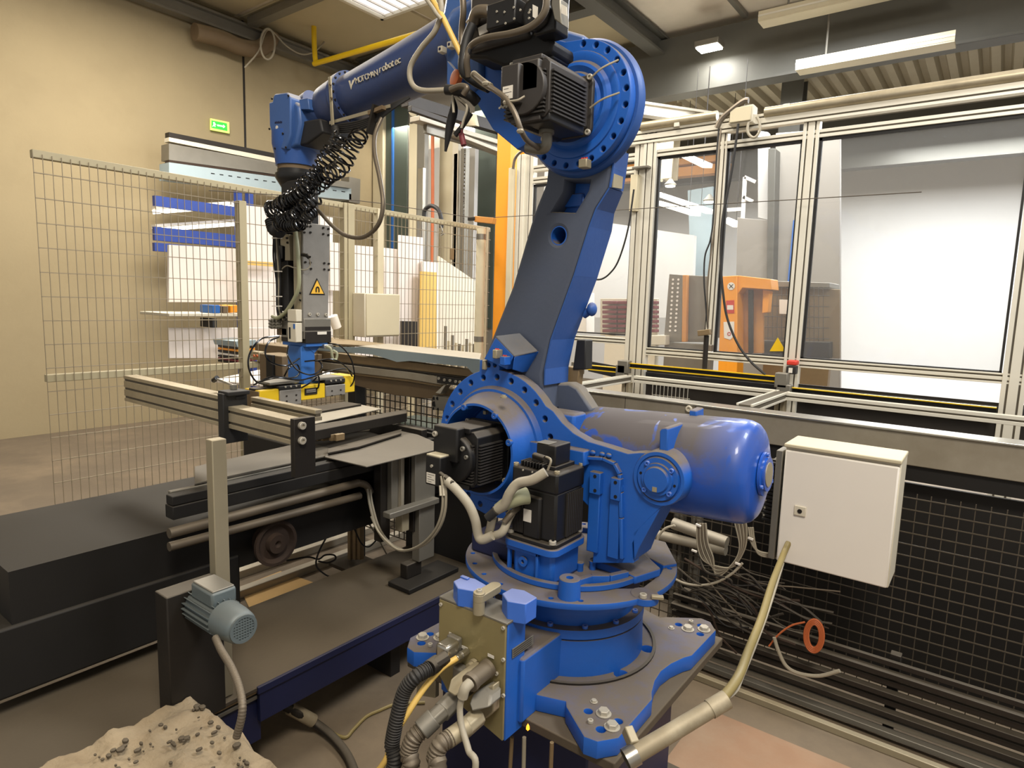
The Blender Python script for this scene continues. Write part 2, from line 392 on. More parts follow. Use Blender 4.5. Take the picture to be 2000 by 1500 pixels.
# shared small meshes
def _bolt(kind):
    b = MB()
    if kind == 'hex':
        b.lathe((0, 0, 0), (0, 0, 1), [(0, 1.35), (.12, 1.35), (.12, .0)], 20); b.lathe((0, 0, .12), (0, 0, 1), [(0, 1), (.62, 1), (.72, .88), (.72, 0)], 6)
    else:
        b.lathe((0, 0, 0), (0, 0, 1), [(0, 1), (.9, 1), (1, .9), (1, .5), (.45, .5), (.45, 0)], 14)
    return b.mesh()
BOLT = {}
def bolt(parent, pos, axis, r, m='steel', kind='cap', name='bolt'):
    if m == 'steel': m = 'bolt_steel'
    key = (kind, m)
    if key not in BOLT:
        me = _bolt(kind); me.name = kind+'_bolt'; me.materials.append(MATS[m]); me.polygons.foreach_set('use_smooth', [True]*len(me.polygons)); me.set_sharp_from_angle(angle=.6); BOLT[key] = me
    o = bpy.data.objects.new(name, BOLT[key]); COL.objects.link(o); o.parent = parent
    o.location = V(pos)-origin(parent); o.rotation_mode = 'QUATERNION'; o.rotation_quaternion = V(axis).to_track_quat('Z', 'Y'); o.scale = (r, r, r)
    return o
def text(parent, s, pos, size, rot, m, name='lettering', ext=.0006, align='LEFT', shear=0, sx=1):
    cu = bpy.data.curves.new('t', 'FONT'); cu.body = s; cu.size = size; cu.extrude = ext; cu.align_x = align; cu.shear = shear
    ob = bpy.data.objects.new('tmp', cu); COL.objects.link(ob)
    dg = bpy.context.evaluated_depsgraph_get(); me = bpy.data.meshes.new_from_object(ob.evaluated_get(dg)); bpy.data.objects.remove(ob)
    me.materials.clear(); M_ = rot.to_4x4(); M_.translation = V(pos); me.transform(M_ @ Matrix.Diagonal((sx, 1, 1, 1))); me.name = name
    return link(me, name, m, parent, smooth=False)
def basis(right, up):   # text frame: x = reading direction, y = up
    r = V(right).normalized(); u = V(up); u = (u-r*u.dot(r)).normalized(); return Matrix((r, u, r.cross(u))).transposed()
# ================================================================== the hall
def struct(o): o['kind'] = 'structure'; return o
fl = struct(MB().box(-9.2, 5, -3, 14, -.1, 0).o('floor', 'floor'))
def fbox(name, m, parent, *a, bevel=0):
    return MB().box(*a).o(name, m, parent, bevel)
q4 = zs([(1345, 1402), (1400, 1398), (1700, 1520), (1345, 1600)], .004)
MB().pz([(-.86, 2.02), (-.86, 2.62), (.35, 2.62), (.35, 1.90)], .001, .006).o('floor_plate', 'floor_tile', fl, .001)
MB().pz([(-.86, 1.55), (-.86, 1.98), (.35, 1.86), (.35, 1.5)], .001, .006).o('floor_plate', 'floor_tile', fl, .001)
WLX = -9.0
wl = struct(MB().box(WLX-.2, WLX, -3, 7.8, 0, 5.62).o('wall_left', 'wall_concrete'))
for i, y in enumerate((1.2, 5.32)):
    MB().box(WLX-.001, WLX+.006, y, y+.03, 0, 5.6).o('panel_joint', 'dark_steel', wl)
struct(MB().box(WLX-.2, 5, 13, 13.2, 0, 5.62).o('wall_back', 'wall_pale'))
wbl = struct(MB().box(WLX-.2, -5.4, 7.8, 8.0, 0, 5.62).o('wall_partition', 'wall_grey'))
YQ = 7.78
def colq(x0, x1, ytop, ybot, m, name, dy=.03, parent=wbl, y=YQ):
    return MB().box(aty(x0, 400, y).x, aty(x1, 400, y).x, y-dy, y, aty((x0+x1)/2, ybot, y).z, aty((x0+x1)/2, ytop, y).z).o(name, m, parent, .002)
colq(735, 754, 60, 640, 'cream', 'door_post', .08)
colq(755, 796, 60, 640, 'sheet_green', 'sheet_panel', .02)
colq(768, 771, 60, 640, 'blue_grip', 'blue_pipe', .05)
colq(925, 968, 60, 640, 'sheet_green', 'sheet_panel', .02)
colq(905, 927, 250, 335, 'skylight', 'lit_pane', .02)
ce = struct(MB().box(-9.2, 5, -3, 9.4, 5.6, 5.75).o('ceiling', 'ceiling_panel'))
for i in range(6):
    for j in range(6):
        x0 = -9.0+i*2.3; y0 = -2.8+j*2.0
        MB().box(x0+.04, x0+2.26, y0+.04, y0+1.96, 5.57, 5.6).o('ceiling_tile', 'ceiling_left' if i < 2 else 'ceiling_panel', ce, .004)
# roof beams
def beam(name, a, b, w_, h_, m='steel_beam', fl_=True):
    a, b = V(a), V(b); mb = MB()
    if fl_:
        t = .03; d = (b-a).normalized(); sd = V((0, 0, 1))
        mb.bar(a-V((0, 0, h_/2-t/2)), b-V((0, 0, h_/2-t/2)), w_, t); mb.bar(a+V((0, 0, h_/2-t/2)), b+V((0, 0, h_/2-t/2)), w_, t); mb.bar(a, b, .02, h_-2*t)
    else: mb.bar(a, b, w_, h_)
    return struct(mb.o(name, m))
beam('trim_1', (-8.9, 9.0, 5.08), (5, 9.0, 5.08), .25, .78, fl_=False)
MB().box(-8.9, 5, 8.84, 8.87, 4.69, 4.72).o('beam_flange', 'steel_beam', bpy.data.objects['trim_1'])
beam('trim_2', (-4.25, -2.8, 5.40), (-4.25, 9.0, 5.40), .20, .26)
for i, x in enumerate((-5.6, -3.05, -1.6)): beam('trim_%d' % (3+i), (x, -2.8, 5.54), (x, 8.9, 5.54), .06, .06, 'steel_grey', False)
beam('trim_6', (-8.86, -2.8, 5.38), (-8.86, 7.7, 5.38), .16, .20, 'steel_grey')
beam('trim_7', (-8.7, 5.3, 5.48), (-4.3, 5.3, 5.48), .14, .10, 'steel_grey', False)
beam('trim_8', (-8.7, 7.2, 5.42), (-4.3, 7.2, 5.42), .2, .24, 'steel_beam')
beam('trim_9', (-8.9, 11.6, 4.35), (5, 11.6, 4.35), .25, .75, fl_=False)
# corrugated deck beyond the big beam
b = MB(); P_ = []; 
for i in range(60):
    x = -7+.22*i; P_ += [(x, 4.86), (x+.09, 4.86), (x+.12, 4.94), (x+.19, 4.94)]
P_ += [(P_[-1][0], 5.0), (-7, 5.0)]
struct(b.py(P_, 9.15, 11.5).o('ceiling_deck', 'deck'))
struct(MB().box(-9.2, 5, 11.7, 13, 4.75, 4.85).o('ceiling_back', 'ceiling_panel'))
for i, (px, w_) in enumerate(((1306, .20), (1547, .16))):
    x = aty(px, 200, 9.6).x; b = MB(); zb = 3.7 if i == 0 else 0; b.box(x-.14, x+.14, 9.55, 9.58, zb, 4.86); b.box(x-.14, x+.14, 9.77, 9.80, zb, 4.86); b.box(x-.01, x+.01, 9.58, 9.77, zb, 4.86)
    struct(b.o('trim_%d' % (10+i), 'alu_old' if i == 0 else 'steel_beam'))
beam('trim_12', (aty(1240, 205, 8.0).x-1.6, 5.2, 4.25), (aty(1330, 235, 7.5).x, 8.9, 4.25), .14, .16, 'beam_steel')
# skylight hatch at the top left
sl = thing('skylight', 'bright ribbed skylight in the ceiling above the blue forearm', 'skylight', (-6.5, 5.8, 5.52))
MB().box(-7.1, -5.75, 4.9, 6.25, 5.545, 5.56).o('diffuser', 'skylight', sl)
for i in range(9): MB().box(-7.05+i*.16, -7.03+i*.16, 4.9, 6.25, 5.52, 5.545).o('rib', 'white', sl)
b = MB(); b.box(-7.15, -7.1, 4.85, 6.3, 5.50, 5.56); b.box(-5.75, -5.7, 4.85, 6.3, 5.50, 5.56); b.box(-7.15, -5.7, 6.25, 6.3, 5.50, 5.56); b.box(-7.15, -5.7, 4.85, 4.9, 5.50, 5.56); b.o('frame', 'white_box', sl)
# high-bay lamp
lp = aty(1385, 96, 8.55); hb = thing('high_bay_lamp', 'bright square ceiling lamp fixed to the dark roof beam', 'lamp', (lp.x, lp.y, lp.z+.1))
fbox('housing', 'steel_grey', hb, lp.x-.16, lp.x+.16, lp.y-.12, lp.y+.12, lp.z+.02, lp.z+.09, bevel=.01)
fbox('diffuser', 'lamp_glow', hb, lp.x-.14, lp.x+.14, lp.y-.10, lp.y+.10, lp.z, lp.z+.02)
MB().bar((lp.x, lp.y, lp.z+.08), (lp.x, lp.y+.35, lp.z+.2), .05, .03).o('bracket', 'steel_grey', hb)
pl_ = bpy.data.lights.new('high_bay_light', 'AREA'); pl_.energy = 25; pl_.size = .3; o = bpy.data.objects.new('high_bay_light', pl_); COL.objects.link(o); o.location = (lp.x, lp.y, lp.z-.02)
# cable trays right top
for i, (a_, c_, z0) in enumerate((((1486, 47), (1660, 25), 8.2), ((1558, 140), (1660, 128), 8.5))):
    p, q_ = aty(a_[0], a_[1], z0), aty(c_[0], c_[1], z0); t = thing('cable_tray', ['pale metal cable tray hanging below the right-hand roof corner', 'lower pale cable tray behind the right-hand steel post'][i], 'cable tray', p)
    MB().bar(p, V((q_.x+1.0, p.y, p.z)), .22, .03).o('tray_base', 'cream', t); MB().bar(p+V((0, -.11, .05)), V((q_.x+1.0, p.y-.11, p.z+.05)), .01, .10).o('tray_side', 'cream', t); MB().bar(p+V((0, -.115, .05)), V((q_.x+1.0, p.y-.115, p.z+.05)), .012, .02).o('tray_lip', 'alu', t)
# yellow gas pipe
b = MB(); b.tube([aty(613, 50, 6.0), aty(614, 90, 6.0), aty(616, 117, 6.0), aty(620, 122, 6.0), aty(630, 120, 6.0), aty(850, 56, 6.0)], .036, 14, 6); tag(b.o('gas_pipe', 'yellow_pipe'), 'yellow pipe bending down and along below the ceiling', 'pipe')
b = MB(); b.tube([atx(380, 62, -8.75), atx(430, 75, -8.75), atx(470, 92, -8.75), atx(505, 95, -8.75), atx(526, 80, -8.75), atx(531, 66, -8.75)], .11, 16, 8); tag(b.o('duct', 'brown_box'), 'thick brown sagging duct high on the left concrete wall', 'duct')
ring_ = [atx(523+14*math.cos(t), 86+30*math.sin(t), -8.5) for t in [i*2*PI/14 for i in range(15)]]
b = MB(); b.tube(ring_, .014, 6, 4); tag(b.o('cable_loop', 'cable_grey'), 'loose ring of pale cable hanging from the wall duct', 'cable')
b = MB(); b.tube([atx(478, 132, -8.6), atx(505, 100, -8.6), atx(524, 58, -8.6), atx(560, 90, -8.6), atx(590, 106, -8.6), atx(618, 98, -8.6), atx(643, 70, -8.6)], .011, 6, 6); tag(b.o('slack_cable', 'cable_grey'), 'thin pale cable swinging between duct and roof beam', 'cable')
# exit sign
es = thing('exit_sign', 'green illuminated emergency exit sign on the left concrete wall', 'sign', atx(430, 246, -8.95))
def sgn(pts, x, th, m, name, par=es): return MB().prism([atx(a, b_, x) for a, b_ in pts], (th, 0, 0)).o(name, m, par)
sgn([(410, 231.5), (446, 239), (447, 261), (410, 254)], -8.97, .02, 'sign_rim', 'frame')
sgn([(413, 235), (443, 241), (444, 256), (413, 249.5)], -8.948, .003, 'green_sign', 'sign_field')
sgn([(416, 238.5), (419, 238.5), (420.5, 242), (422.5, 243.5), (420, 244), (421, 248), (419.5, 248), (418, 245), (415.5, 248), (414.8, 246.5), (417, 243)], -8.944, .002, 'sign_white', 'running_figure')
sgn([(424, 243), (436, 245.5), (436, 243.2), (440, 247.5), (436, 250.5), (436, 248.3), (424, 246)], -8.944, .002, 'sign_white', 'arrow')
# roller-shutter box and trunking along the left wall
XR = -8.3
rs = thing('shutter_housing', 'long grey roller-shutter housing with slotted lower edge along the left wall', 'shutter', atx(500, 350, XR))
def strip(pts, m, name, d=.04, par=rs, x=XR): return MB().prism([atx(a, b_, x) for a, b_ in pts], (-d, 0, 0)).o(name, m, par)
strip([(330, 258), (600, 312), (600, 320), (330, 268)], 'dark_steel', 'top_rail', .1)
strip([(330, 268), (600, 321), (600, 330), (330, 276)], 'white_box', 'light_trim', .12)
strip([(330, 280), (560, 322), (560, 345), (330, 312)], 'steel_grey', 'upper_box', .2)
strip([(330, 312), (680, 360), (680, 364), (330, 317)], 'rust', 'shadow_gap', .1)
strip([(330, 317), (686, 366), (686, 392), (330, 350)], 'blue_pale', 'slotted_cover', .25)
for i in range(16):
    a_ = 412+i*17; yb = 337+(a_-408)*.140
    MB().prism([atx(a_, yb, XR+.001), atx(a_+7, yb+1, XR+.001), atx(a_+7, yb+2.4, XR+.001), atx(a_, yb+1.4, XR+.001)], (.004, 0, 0)).o('slot', 'dark_hole', rs)
strip([(682, 345), (704, 350), (703, 398), (682, 394)], 'steel_grey', 'end_plate', .2)
strip([(645, 350), (686, 356), (686, 368), (645, 362)], 'steel_grey', 'motor_box', .2, x=XR+.05)
# ================================================================== the robot
SX, SY = -1.07, 1.775
J2 = (-1.361, 1.251); J3 = (-1.09, 2.341); YF = 1.72
ped = thing('pedestal', 'dark blue box-shaped pedestal with a dusty steel top plate under the robot', 'pedestal', (SX, SY, 0))
MB().box(-1.44, -.675, 1.385, 2.20, .545, .575).o('top_plate', 'dusty_plate', ped, .004)
MB().box(-1.36, -.80, 1.47, 2.08, .02, .545).o('column', 'navy', ped, .006)
MB().box(-1.46, -.70, 1.37, 2.18, 0, .02).o('foot_plate', 'dark_steel', ped, .003)

rob = thing('industrial_robot', 'large blue six-axis industrial robot arm standing on the steel pedestal', 'robot', (SX, SY, .575))
# --- base casting
q = [(.345, 0), (.352, -.06), (.37, -.12), (.385, -.15), (.388, -.36), (.352, -.408), (.315, -.414), (.212, -.338), (.198, -.318), (.12, -.345)]
full = []
for sx, sy, rev in ((1, 1, 1), (-1, 1, 0), (-1, -1, 1), (1, -1, 0)):
    pts = [(SX+sx*a, SY-(-sy)*(-b)) for a, b in q] if False else [(SX+sx*a, SY+sy*(-b)) for a, b in q]
    full += pts[::-1] if not rev else pts
def ordered(pts):  # go around the centre
    return sorted(pts, key=lambda p: math.atan2(p[1]-SY, p[0]-SX))
full = ordered(list(dict.fromkeys((round(a, 4), round(b, 4)) for a, b in full)))
hs = []
for sx in (1, -1):
    for sy in (1, -1):
        for dx, dy, r in ((.335, .36, .013), (.27, .315, .012), (.355, .30, .012)):
            hs.append(circ(SX+sx*dx, SY+sy*dy, r, 14))
for a in (20, 70, 110, 160, 200, 340): hs.append(circ(SX+.272*math.cos(math.radians(a)), SY+.272*math.sin(math.radians(a)), .022, 16))
holed('base_flange', 'blue', rob, full, hs, 'z', .576, .628, .004)
for sx, sy in ((1, -1), (1, 1), (-1, -1)):
    for dx, dy, r, k in ((.31, -.30, .016, 'hex'), (.355, -.335, .016, 'hex'), (.30, -.355, .008, 'cap'), (.262, -.27, .008, 'hex')):
        bolt(rob, (SX+sx*dx, SY-sy*dy if sy < 0 and False else SY+sy*abs(dy), .629), (0, 0, 1), r, 'steel', k)
MB().ring((SX, SY, .6285), (0, 0, 1), .288, .298, .006, 64).o('groove_shade_ring', 'dark_steel', rob)  # dark raised ring paints the shade of a groove in the flange
b = MB(); b.lathe((SX, SY, .575), (0, 0, 1), [(0, .256), (.09, .252), (.155, .25), (.165, .25), (.165, .243), (.172, .243), (.172, .252), (.20, .252), (.20, .222), (.235, .222), (.235, .228), (.31, .228)], 64)
b.o('base_drum', 'blue', rob, smooth=True)
for k in range(14):
    a = 2*PI*k/14+.1; bolt(rob, (SX+.237*math.cos(a), SY+.237*math.sin(a), .776), (0, 0, 1), .009, 'blue_clean', 'cap')
# body reaching forward to the connector box
b = MB(); b.box(SX-.16, -.955, 1.36, SY-.1, .57, .765); b.o('base_neck', 'blue', rob, .008)
# connector box
YC = 1.295
bx0, bx1 = aty(857, 1230, YC).x, aty(989, 1230, YC).x
b = MB(); b.py([(bx0+.005, .60), (bx1, .545), (bx1, .892), (bx0+.005, .885)], YC+.008, 1.385); b.o('connector_box', 'blue', rob, .003)
MB().py([(bx0, .655), (bx0+.05, .60), (bx1-.003, .55), (bx1-.003, .89), (bx0, .885)], YC, YC+.008).o('connector_plate', 'gold', rob, .0015)
for px, py in ((862, 1180), (984, 1226), (984, 1288), (855, 1242), (984, 1358), (971, 1315)):
    bolt(rob, aty(px, py, YC-.001), (0, -1, 0), .0055, 'steel', 'cap')
b = MB(); b.box(bx0, bx1+.002, YC-.001, 1.39, .888, .894); b.o('box_top', 'steel_grey', rob, .001)
def cap(cx, cy, w, d, z0, z1, nm='box_cap'):
    b = MB(); b.pz([(cx-w, cy-d*.35), (cx-w*.1, cy-d), (cx+w, cy-d*.55), (cx+w, cy+d*.7), (cx-w*.2, cy+d), (cx-w, cy+d*.7)], z0, z1); return b.o(nm, 'blue_clean', rob, .003)
c1 = atz(899, 1143, .95); c2 = atz(1004, 1172, .95)
cap(c1.x+.004, c1.y+.03, .045, .04, .89, .945); cap(c2.x-.012, c2.y+.034, .044, .042, .885, .945)
b = MB(); p = atz(899, 1133, .947)+V((0, .02, 0)); b.box(p.x-.014, p.x+.014, p.y-.006, p.y+.006, .945, .951); b.o('cap_tab', 'blue_clean', rob, .002)
b = MB(); p0 = atz(936, 1157, .955); p1 = atz(967, 1139, .955)
d = (p1-p0).normalized(); n_ = V((-d.y, d.x, 0))*.017
pts = [p0+n_.lerp(-d*.017, 0) if False else p0+(n_*math.cos(t)-d*.017*math.sin(t)) for t in [PI*i/8 for i in range(9)]]+[p1+(-n_*math.cos(t)+d*.017*math.sin(t)) for t in [PI*i/8 for i in range(9)]]
b.prism([(v.x, v.y, .93) for v in pts], (0, 0, .022)); b.cyl((p0.x, p0.y, .893), (p0.x, p0.y, .957), .0165)
b.o('hoist_bracket', 'tan_metal', rob, .002)
bolt(rob, (p0.x, p0.y, .956), (0, 0, 1), .008, 'steel', 'cap')
MB().prism([atx(1000, 1268, bx1+.001), atx(1000, 1286, bx1+.001), atx(1041, 1257, bx1+.001), atx(1041, 1240, bx1+.001)], (.002, 0, 0)).o('nameplate', 'steel_grey', rob)
for i in range(4):
    a_ = atx(1003, 1270+i*4.2, bx1+.0035); c_ = atx(1038, 1245+i*4.0, bx1+.0035)
    MB().bar(a_, c_, .001, .0012).o('nameplate_print', 'black_soft', rob)
# --- turntable
TT = []
for i in range(72): TT.append((SX-.008+.352*math.cos(2*PI*i/72), SY+.012+.352*math.sin(2*PI*i/72)))
cut = [(v[0], v[1]) for v in zs([(1205, 1150), (1253, 1150), (1290, 1122), (1296, 1108), (1285, 1102), (1240, 1104), (1200, 1128)], .90)]
hs = [cut]
for k in range(24):
    a = 2*PI*k/24+.13; x, y = SX-.008+.328*math.cos(a), SY+.012+.328*math.sin(a)
    if not (x > -.90 and 1.55 < y < 1.9): hs.append(circ(x, y, .0075, 10))
holed('turntable', 'blue', rob, TT, hs, 'z', .882, .902, .003)
MB().ring((SX, SY, .902), (0, 0, 1), .245, .262, .02, 72).o('turntable_rib', 'blue', rob, .003)
MB().cyl((SX, SY, .84), (SX, SY, .882), .235, n=64).o('slew_bearing', 'navy', rob)
b = MB(); p = atz(1113, 1128, .96); b.lathe((p.x, p.y, .90), (0, 0, 1), [(0, .034), (.058, .031), (.06, .029), (.06, .011), (.03, .010), (.03, 0)], 28); b.o('stop_boss', 'blue', rob)
for px, py in ((1133, 1101), (1158, 1098)):
    p = atz(px, py, .925); MB().lathe((p.x, p.y, .90), (0, 0, 1), [(0, .011), (.022, .011), (.025, .0125), (.03, .0125), (.03, .006), (.025, 0)], 18).o('threaded_plug', 'blue', rob)
# curved rim webs on the disc
b = MB(); P_ = [atz(px, py, .93) for px, py in ((1130, 1136), (1155, 1128), (1190, 1128), (1225, 1120))]
for a_, c_ in zip(P_, P_[1:]): b.bar(V((a_.x, a_.y, .92)), V((c_.x, c_.y, .92)), .018, .04)
b.o('turntable_web', 'blue', rob, .003)
lug = atz(1262, 1172, .90); b = MB(); b.pz(circ(lug.x-.02, lug.y+.03, .042, 20), .880, .904); b.o('stop_lug', 'blue', rob, .003)
bolt(rob, (lug.x-.01, lug.y-.0, .905), (0, 0, 1), .011, 'steel', 'cap')
MB().bar((lug.x+.01, lug.y+.012, .909), (lug.x+.04, lug.y+.03, .909), .016, .01).o('limit_switch_dog', 'tan_metal', rob, .002)
# far side hump of the turntable seen at the right of the leg
P_ = zs([(1240, 1080), (1262, 1052), (1300, 1062), (1322, 1104), (1296, 1108)], .905)
MB().pz(P_, .868, .912).o('turntable_pad', 'blue', rob, .003)

# --- slew (S) motor pedestal and motors
b = MB(); b.box(-1.14, -.99, 1.545, 1.70, .90, 1.0); b.o('slew_gear_case', 'blue', rob, .012)
b = MB()
b.box(-1.155, -1.145, 1.535, 1.55, .90, 1.0); b.box(-1.045, -1.035, 1.53, 1.56, .90, 1.0); b.box(-1.155, -1.035, 1.53, 1.56, .985, 1.0)
b.o('gear_case_rib', 'blue', rob, .003)
MB().ring((-1.095, 1.541, .955), (0, -1, 0), .006, .016, .005, 20).o('oil_plug', 'blue', rob)
def rrect(x0, x1, y0, y1, r, n=5):
    o = []
    for cx, cy, a in ((x1-r, y1-r, 0), (x0+r, y1-r, 90), (x0+r, y0+r, 180), (x1-r, y0+r, 270)):
        for i in range(n+1): t = math.radians(a+90*i/n); o.append((cx+r*math.cos(t), cy+r*math.sin(t)))
    return o
MB().pz(rrect(-1.168, -.972, 1.522, 1.715, .03), .998, 1.022).o('motor_plate', 'blue', rob, .003)

def motor(mtx, hw, hh, L, nf=11, name='servo_motor', lab=None, fins=True, m='black'):
    """servo motor: local z runs from the mounting face to the tail, fins are slabs normal to local y"""
    t = link(_mo(mtx, hw, hh, L), name, m, rob, .003)
    if lab: t['label'] = lab
    if fins:
        b = MB(); b.xf = mtx
        for i in range(nf):
            y = -hh*.78+2*hh*.78*i/(nf-1)*.82
            b.box(-hw*1.04, hw*1.04, y-.0022, y+.0022, .04, L-.005); b.box(-hw*.8, hw*.8, y-.0022, y+.0022, L-.01, L+.012)
        b.o('cooling_fins', 'fin_black_lit', t)
    for sx in (-1, 1):
        for sy in (-1, 1):
            bolt(t, mtx @ V((sx*hw*.97, sy*hh*.93, .014)), mtx.to_3x3() @ V((0, 0, 1)), .0085, 'steel', 'cap')
    return t
def _mo(mtx, hw, hh, L):
    b = MB(); b.xf = mtx
    k = hw*.2
    b.prism([(x, y, 0) for x, y in rrect(-hw*1.08, hw*1.08, -hh*1.04, hh*1.04, hw*.3)], (0, 0, .014))
    oc = lambda s, z: [(x*s, y*s, z) for x, y in ((-hw+k, -hh), (hw-k, -hh), (hw, -hh+k), (hw, hh-k), (hw-k, hh), (-hw+k, hh), (-hw, hh-k), (-hw, -hh+k))]
    b.prism(oc(.93, .014), (0, 0, L-.014))
    b.box(-hw*.62, hw*.62, hh*.86, hh*1.04, .03, L+.006); b.box(-hw*.62, hw*.62, -hh*1.03, -hh*.86, .03, L+.006)
    b.prism([(x, y, L) for x, y in circ(0, 0, hw*.86, 24)], (0, 0, .02))
    return b.mesh()
def mm(org, zdir, ydir):
    z = V(zdir).normalized(); y = V(ydir); y = (y-z*y.dot(z)).normalized(); x = y.cross(z); m_ = Matrix((x, y, z)).transposed().to_4x4(); m_.translation = V(org); return m_
def sticker(t, mtx, x0, x1, y0, y1, z, lines=4):
    b = MB(); b.xf = mtx; b.box(x0, x1, y0, y1, z, z+.0012); s = b.o('label_plate', 'label', t)
    b = MB(); b.xf = mtx
    for i in range(lines):
        yy = y0+(y1-y0)*(i+.7)/(lines+.4); b.box(x0+(x1-x0)*.12, x0+(x1-x0)*(.9 if i % 2 else .6), yy-.0006, yy+.0006, z+.0012, z+.0016)
    b.o('label_print', 'black_soft', s)
# lower-arm motor (L), tail towards the camera
ML = mm((J2[0], 1.688, 1.24), (0, -1, 0), (0, 0, 1))
tl = motor(ML, .088, .098, .16, 14, lab='black finned servo motor lying in the shoulder flange')
b = MB(); b.xf = ML; b.box(-.075, .03, -.01, .104, .158, .20); b.prism([(x, y, .155) for x, y in circ(0, .0, .078, 28)], (0, 0, .03)); b.o('brake_cover', 'black', tl, .006)
bolt(tl, ML @ V((-.062, .075, .201)), (0, -1, 0), .009, 'steel', 'cap')
bolt(tl, ML @ V((.045, .04, .186)), (0, -1, 0), .008, 'steel_grey', 'cap')
bolt(tl, ML @ V((.06, .015, .186)), (0, -1, 0), .007, 'steel_grey', 'cap')
b = MB(); b.xf = ML; b.box(-.066, -.001, -.085, .012, .18, .243); b.o('encoder_box', 'black', tl, .004)
b = MB(); b.xf = ML; b.box(-.064, -.003, .010, .016, .20, .241); b.o('encoder_lid', 'cream', tl, .002)
sticker(tl, ML, -.059, -.021, -.078, -.044, .2432); bolt(tl, ML @ V((-.036, -.02, .243)), (0, -1, 0), .005, 'steel', 'cap')
# slew motor (S), upright
MS = mm((-1.066, 1.622, 1.022), (0, 0, 1), (1, 0, 0))
b = MB(); b.pz(rrect(-1.162, -.978, 1.528, 1.708, .028), 1.022, 1.036); ts = b.o('servo_motor', 'black', rob, .003); ts['label'] = 'upright black servo motor on the blue turntable pedestal'
b = MB(); b.box(-1.147, -.986, 1.545, 1.695, 1.036, 1.19); b.box(-1.150, -.983, 1.541, 1.70, 1.185, 1.25); b.box(-1.10, -1.035, 1.534, 1.70, 1.036, 1.17); b.o('motor_body', 'black', ts, .008)
b = MB()
for i in range(9): b.box(-1.150, -.979, 1.60+i*.0105, 1.603+i*.0105, 1.045, 1.18)
for i in range(7): b.box(-1.14+i*.006, -1.137+i*.006, 1.538, 1.70, 1.045, 1.17)
b.o('cooling_fins', 'fin_black_lit', ts)
b = MB(); b.box(-1.12, -1.01, 1.57, 1.68, 1.25, 1.262)
for i in range(8): b.box(-1.125+i*.011, -1.119+i*.011, 1.55, 1.60, 1.25, 1.268)
b.o('motor_top', 'black', ts, .002)
b = MB(); b.box(-1.085, -1.015, 1.575, 1.66, 1.262, 1.325); b.box(-1.095, -1.06, 1.565, 1.60, 1.262, 1.29); b.o('encoder_box', 'black', ts, .004)
b = MB(); b.box(-1.084, -1.04, 1.573, 1.62, 1.3255, 1.3275); b.o('encoder_lid', 'steel_grey', ts, .001)
for x, y in ((-1.142, 1.552), (-.992, 1.552), (-.992, 1.69), (-1.142, 1.69)):
    bolt(ts, (x, y, 1.249), (0, 0, 1), .0085, 'tan_metal', 'cap')
for x, y in ((-1.148, 1.542), (-.992, 1.542), (-.992, 1.694)):
    bolt(ts, (x, y, 1.036), (0, 0, 1), .011, 'steel', 'cap')
for px, py in ((1022, 918), (1040, 922), (1028, 957), (1038, 943), (1030, 981)): bolt(ts, aty(px, py, 1.5405), (0, -1, 0), .0028, 'steel', 'cap')
p = aty(1023, 993, 1.533); q_ = aty(1037, 1021, 1.533)
MB().box(p.x, q_.x, 1.532, 1.534, q_.z, p.z).o('label_plate', 'label', ts)

# --- slewing housing: flange round the lower-arm axis, ear for the balancer, leg to the turntable
rim = [aty(975, 723, YF), aty(975, 703, YF), aty(937, 703, YF), aty(937, 729, YF)]
R_ = .263
out = []
a_start = math.degrees(math.atan2(rim[0].z-J2[1], rim[0].x-J2[0])); a_end = math.degrees(math.atan2(rim[3].z-J2[1], rim[3].x-J2[0]))
out += [(J2[0]+R_*math.cos(math.radians(t)), J2[1]+R_*math.sin(math.radians(t))) for t in [38+(a_start-38)*i/8 for i in range(9)]]
out += [(p.x, p.z) for p in rim[1:3]]
out += [(J2[0]+R_*math.cos(math.radians(t)), J2[1]+R_*math.sin(math.radians(t))) for t in [a_end+(318-a_end)*i/40 for i in range(41)]]
out += ys([(1100, 962), (1135, 975), (1152, 992), (1163, 1022), (1157, 1100), (1236, 1100), (1234, 1062), (1250, 1032), (1290, 992)], YF)
TR = (-.745, 1.249)
out += [(TR[0]+.079*math.cos(math.radians(t)), TR[1]+.079*math.sin(math.radians(t))) for t in range(-70, 121, 10)]
out += ys([(1250, 884), (1226, 886), (1182, 872), (1148, 862), (1120, 846), (1098, 826), (1080, 803)], YF)
hs = []
for k in range(24):
    t = math.radians(15*k)
    if 12 < 15*k < 320: hs.append(circ(J2[0]+.2368*math.cos(t), J2[1]+.2368*math.sin(t), .0105, 14))
hs += [circ(J2[0], J2[1], .135, 48), circ(aty(954, 713, YF).x, aty(954, 713, YF).z, .008, 12), circ(aty(966, 713, YF).x, aty(966, 713, YF).z, .008, 12)]
holed('shoulder_housing', 'blue', rob, out, hs, 'y', YF, YF+.045, .003)
b = MB(); b.lathe((J2[0], YF+.003, J2[1]), (0, -1, 0), [(0, .208), (.014, .202), (.022, .197), (.022, .188), (.030, .184), (.045, .172), (.10, .160), (.106, .156), (.106, .148), (.03, .138), (0, .136)], 72, cap=False)
b.o('motor_recess_ring', 'blue', rob)
MB().ring((J2[0], YF+.02, J2[1]), (0, 1, 0), .02, .14, .02).o('recess_floor', 'blue', rob)
for ang in (58, 112, 18): 
    t = math.radians(ang); MB().lathe((J2[0]+.148*math.cos(t), YF-.104, J2[1]+.148*math.sin(t)), (0, -1, 0), [(-.03, .012), (.004, .012), (.006, .01), (.006, .004), (0, 0)], 18).o('ring_lug', 'blue', rob)
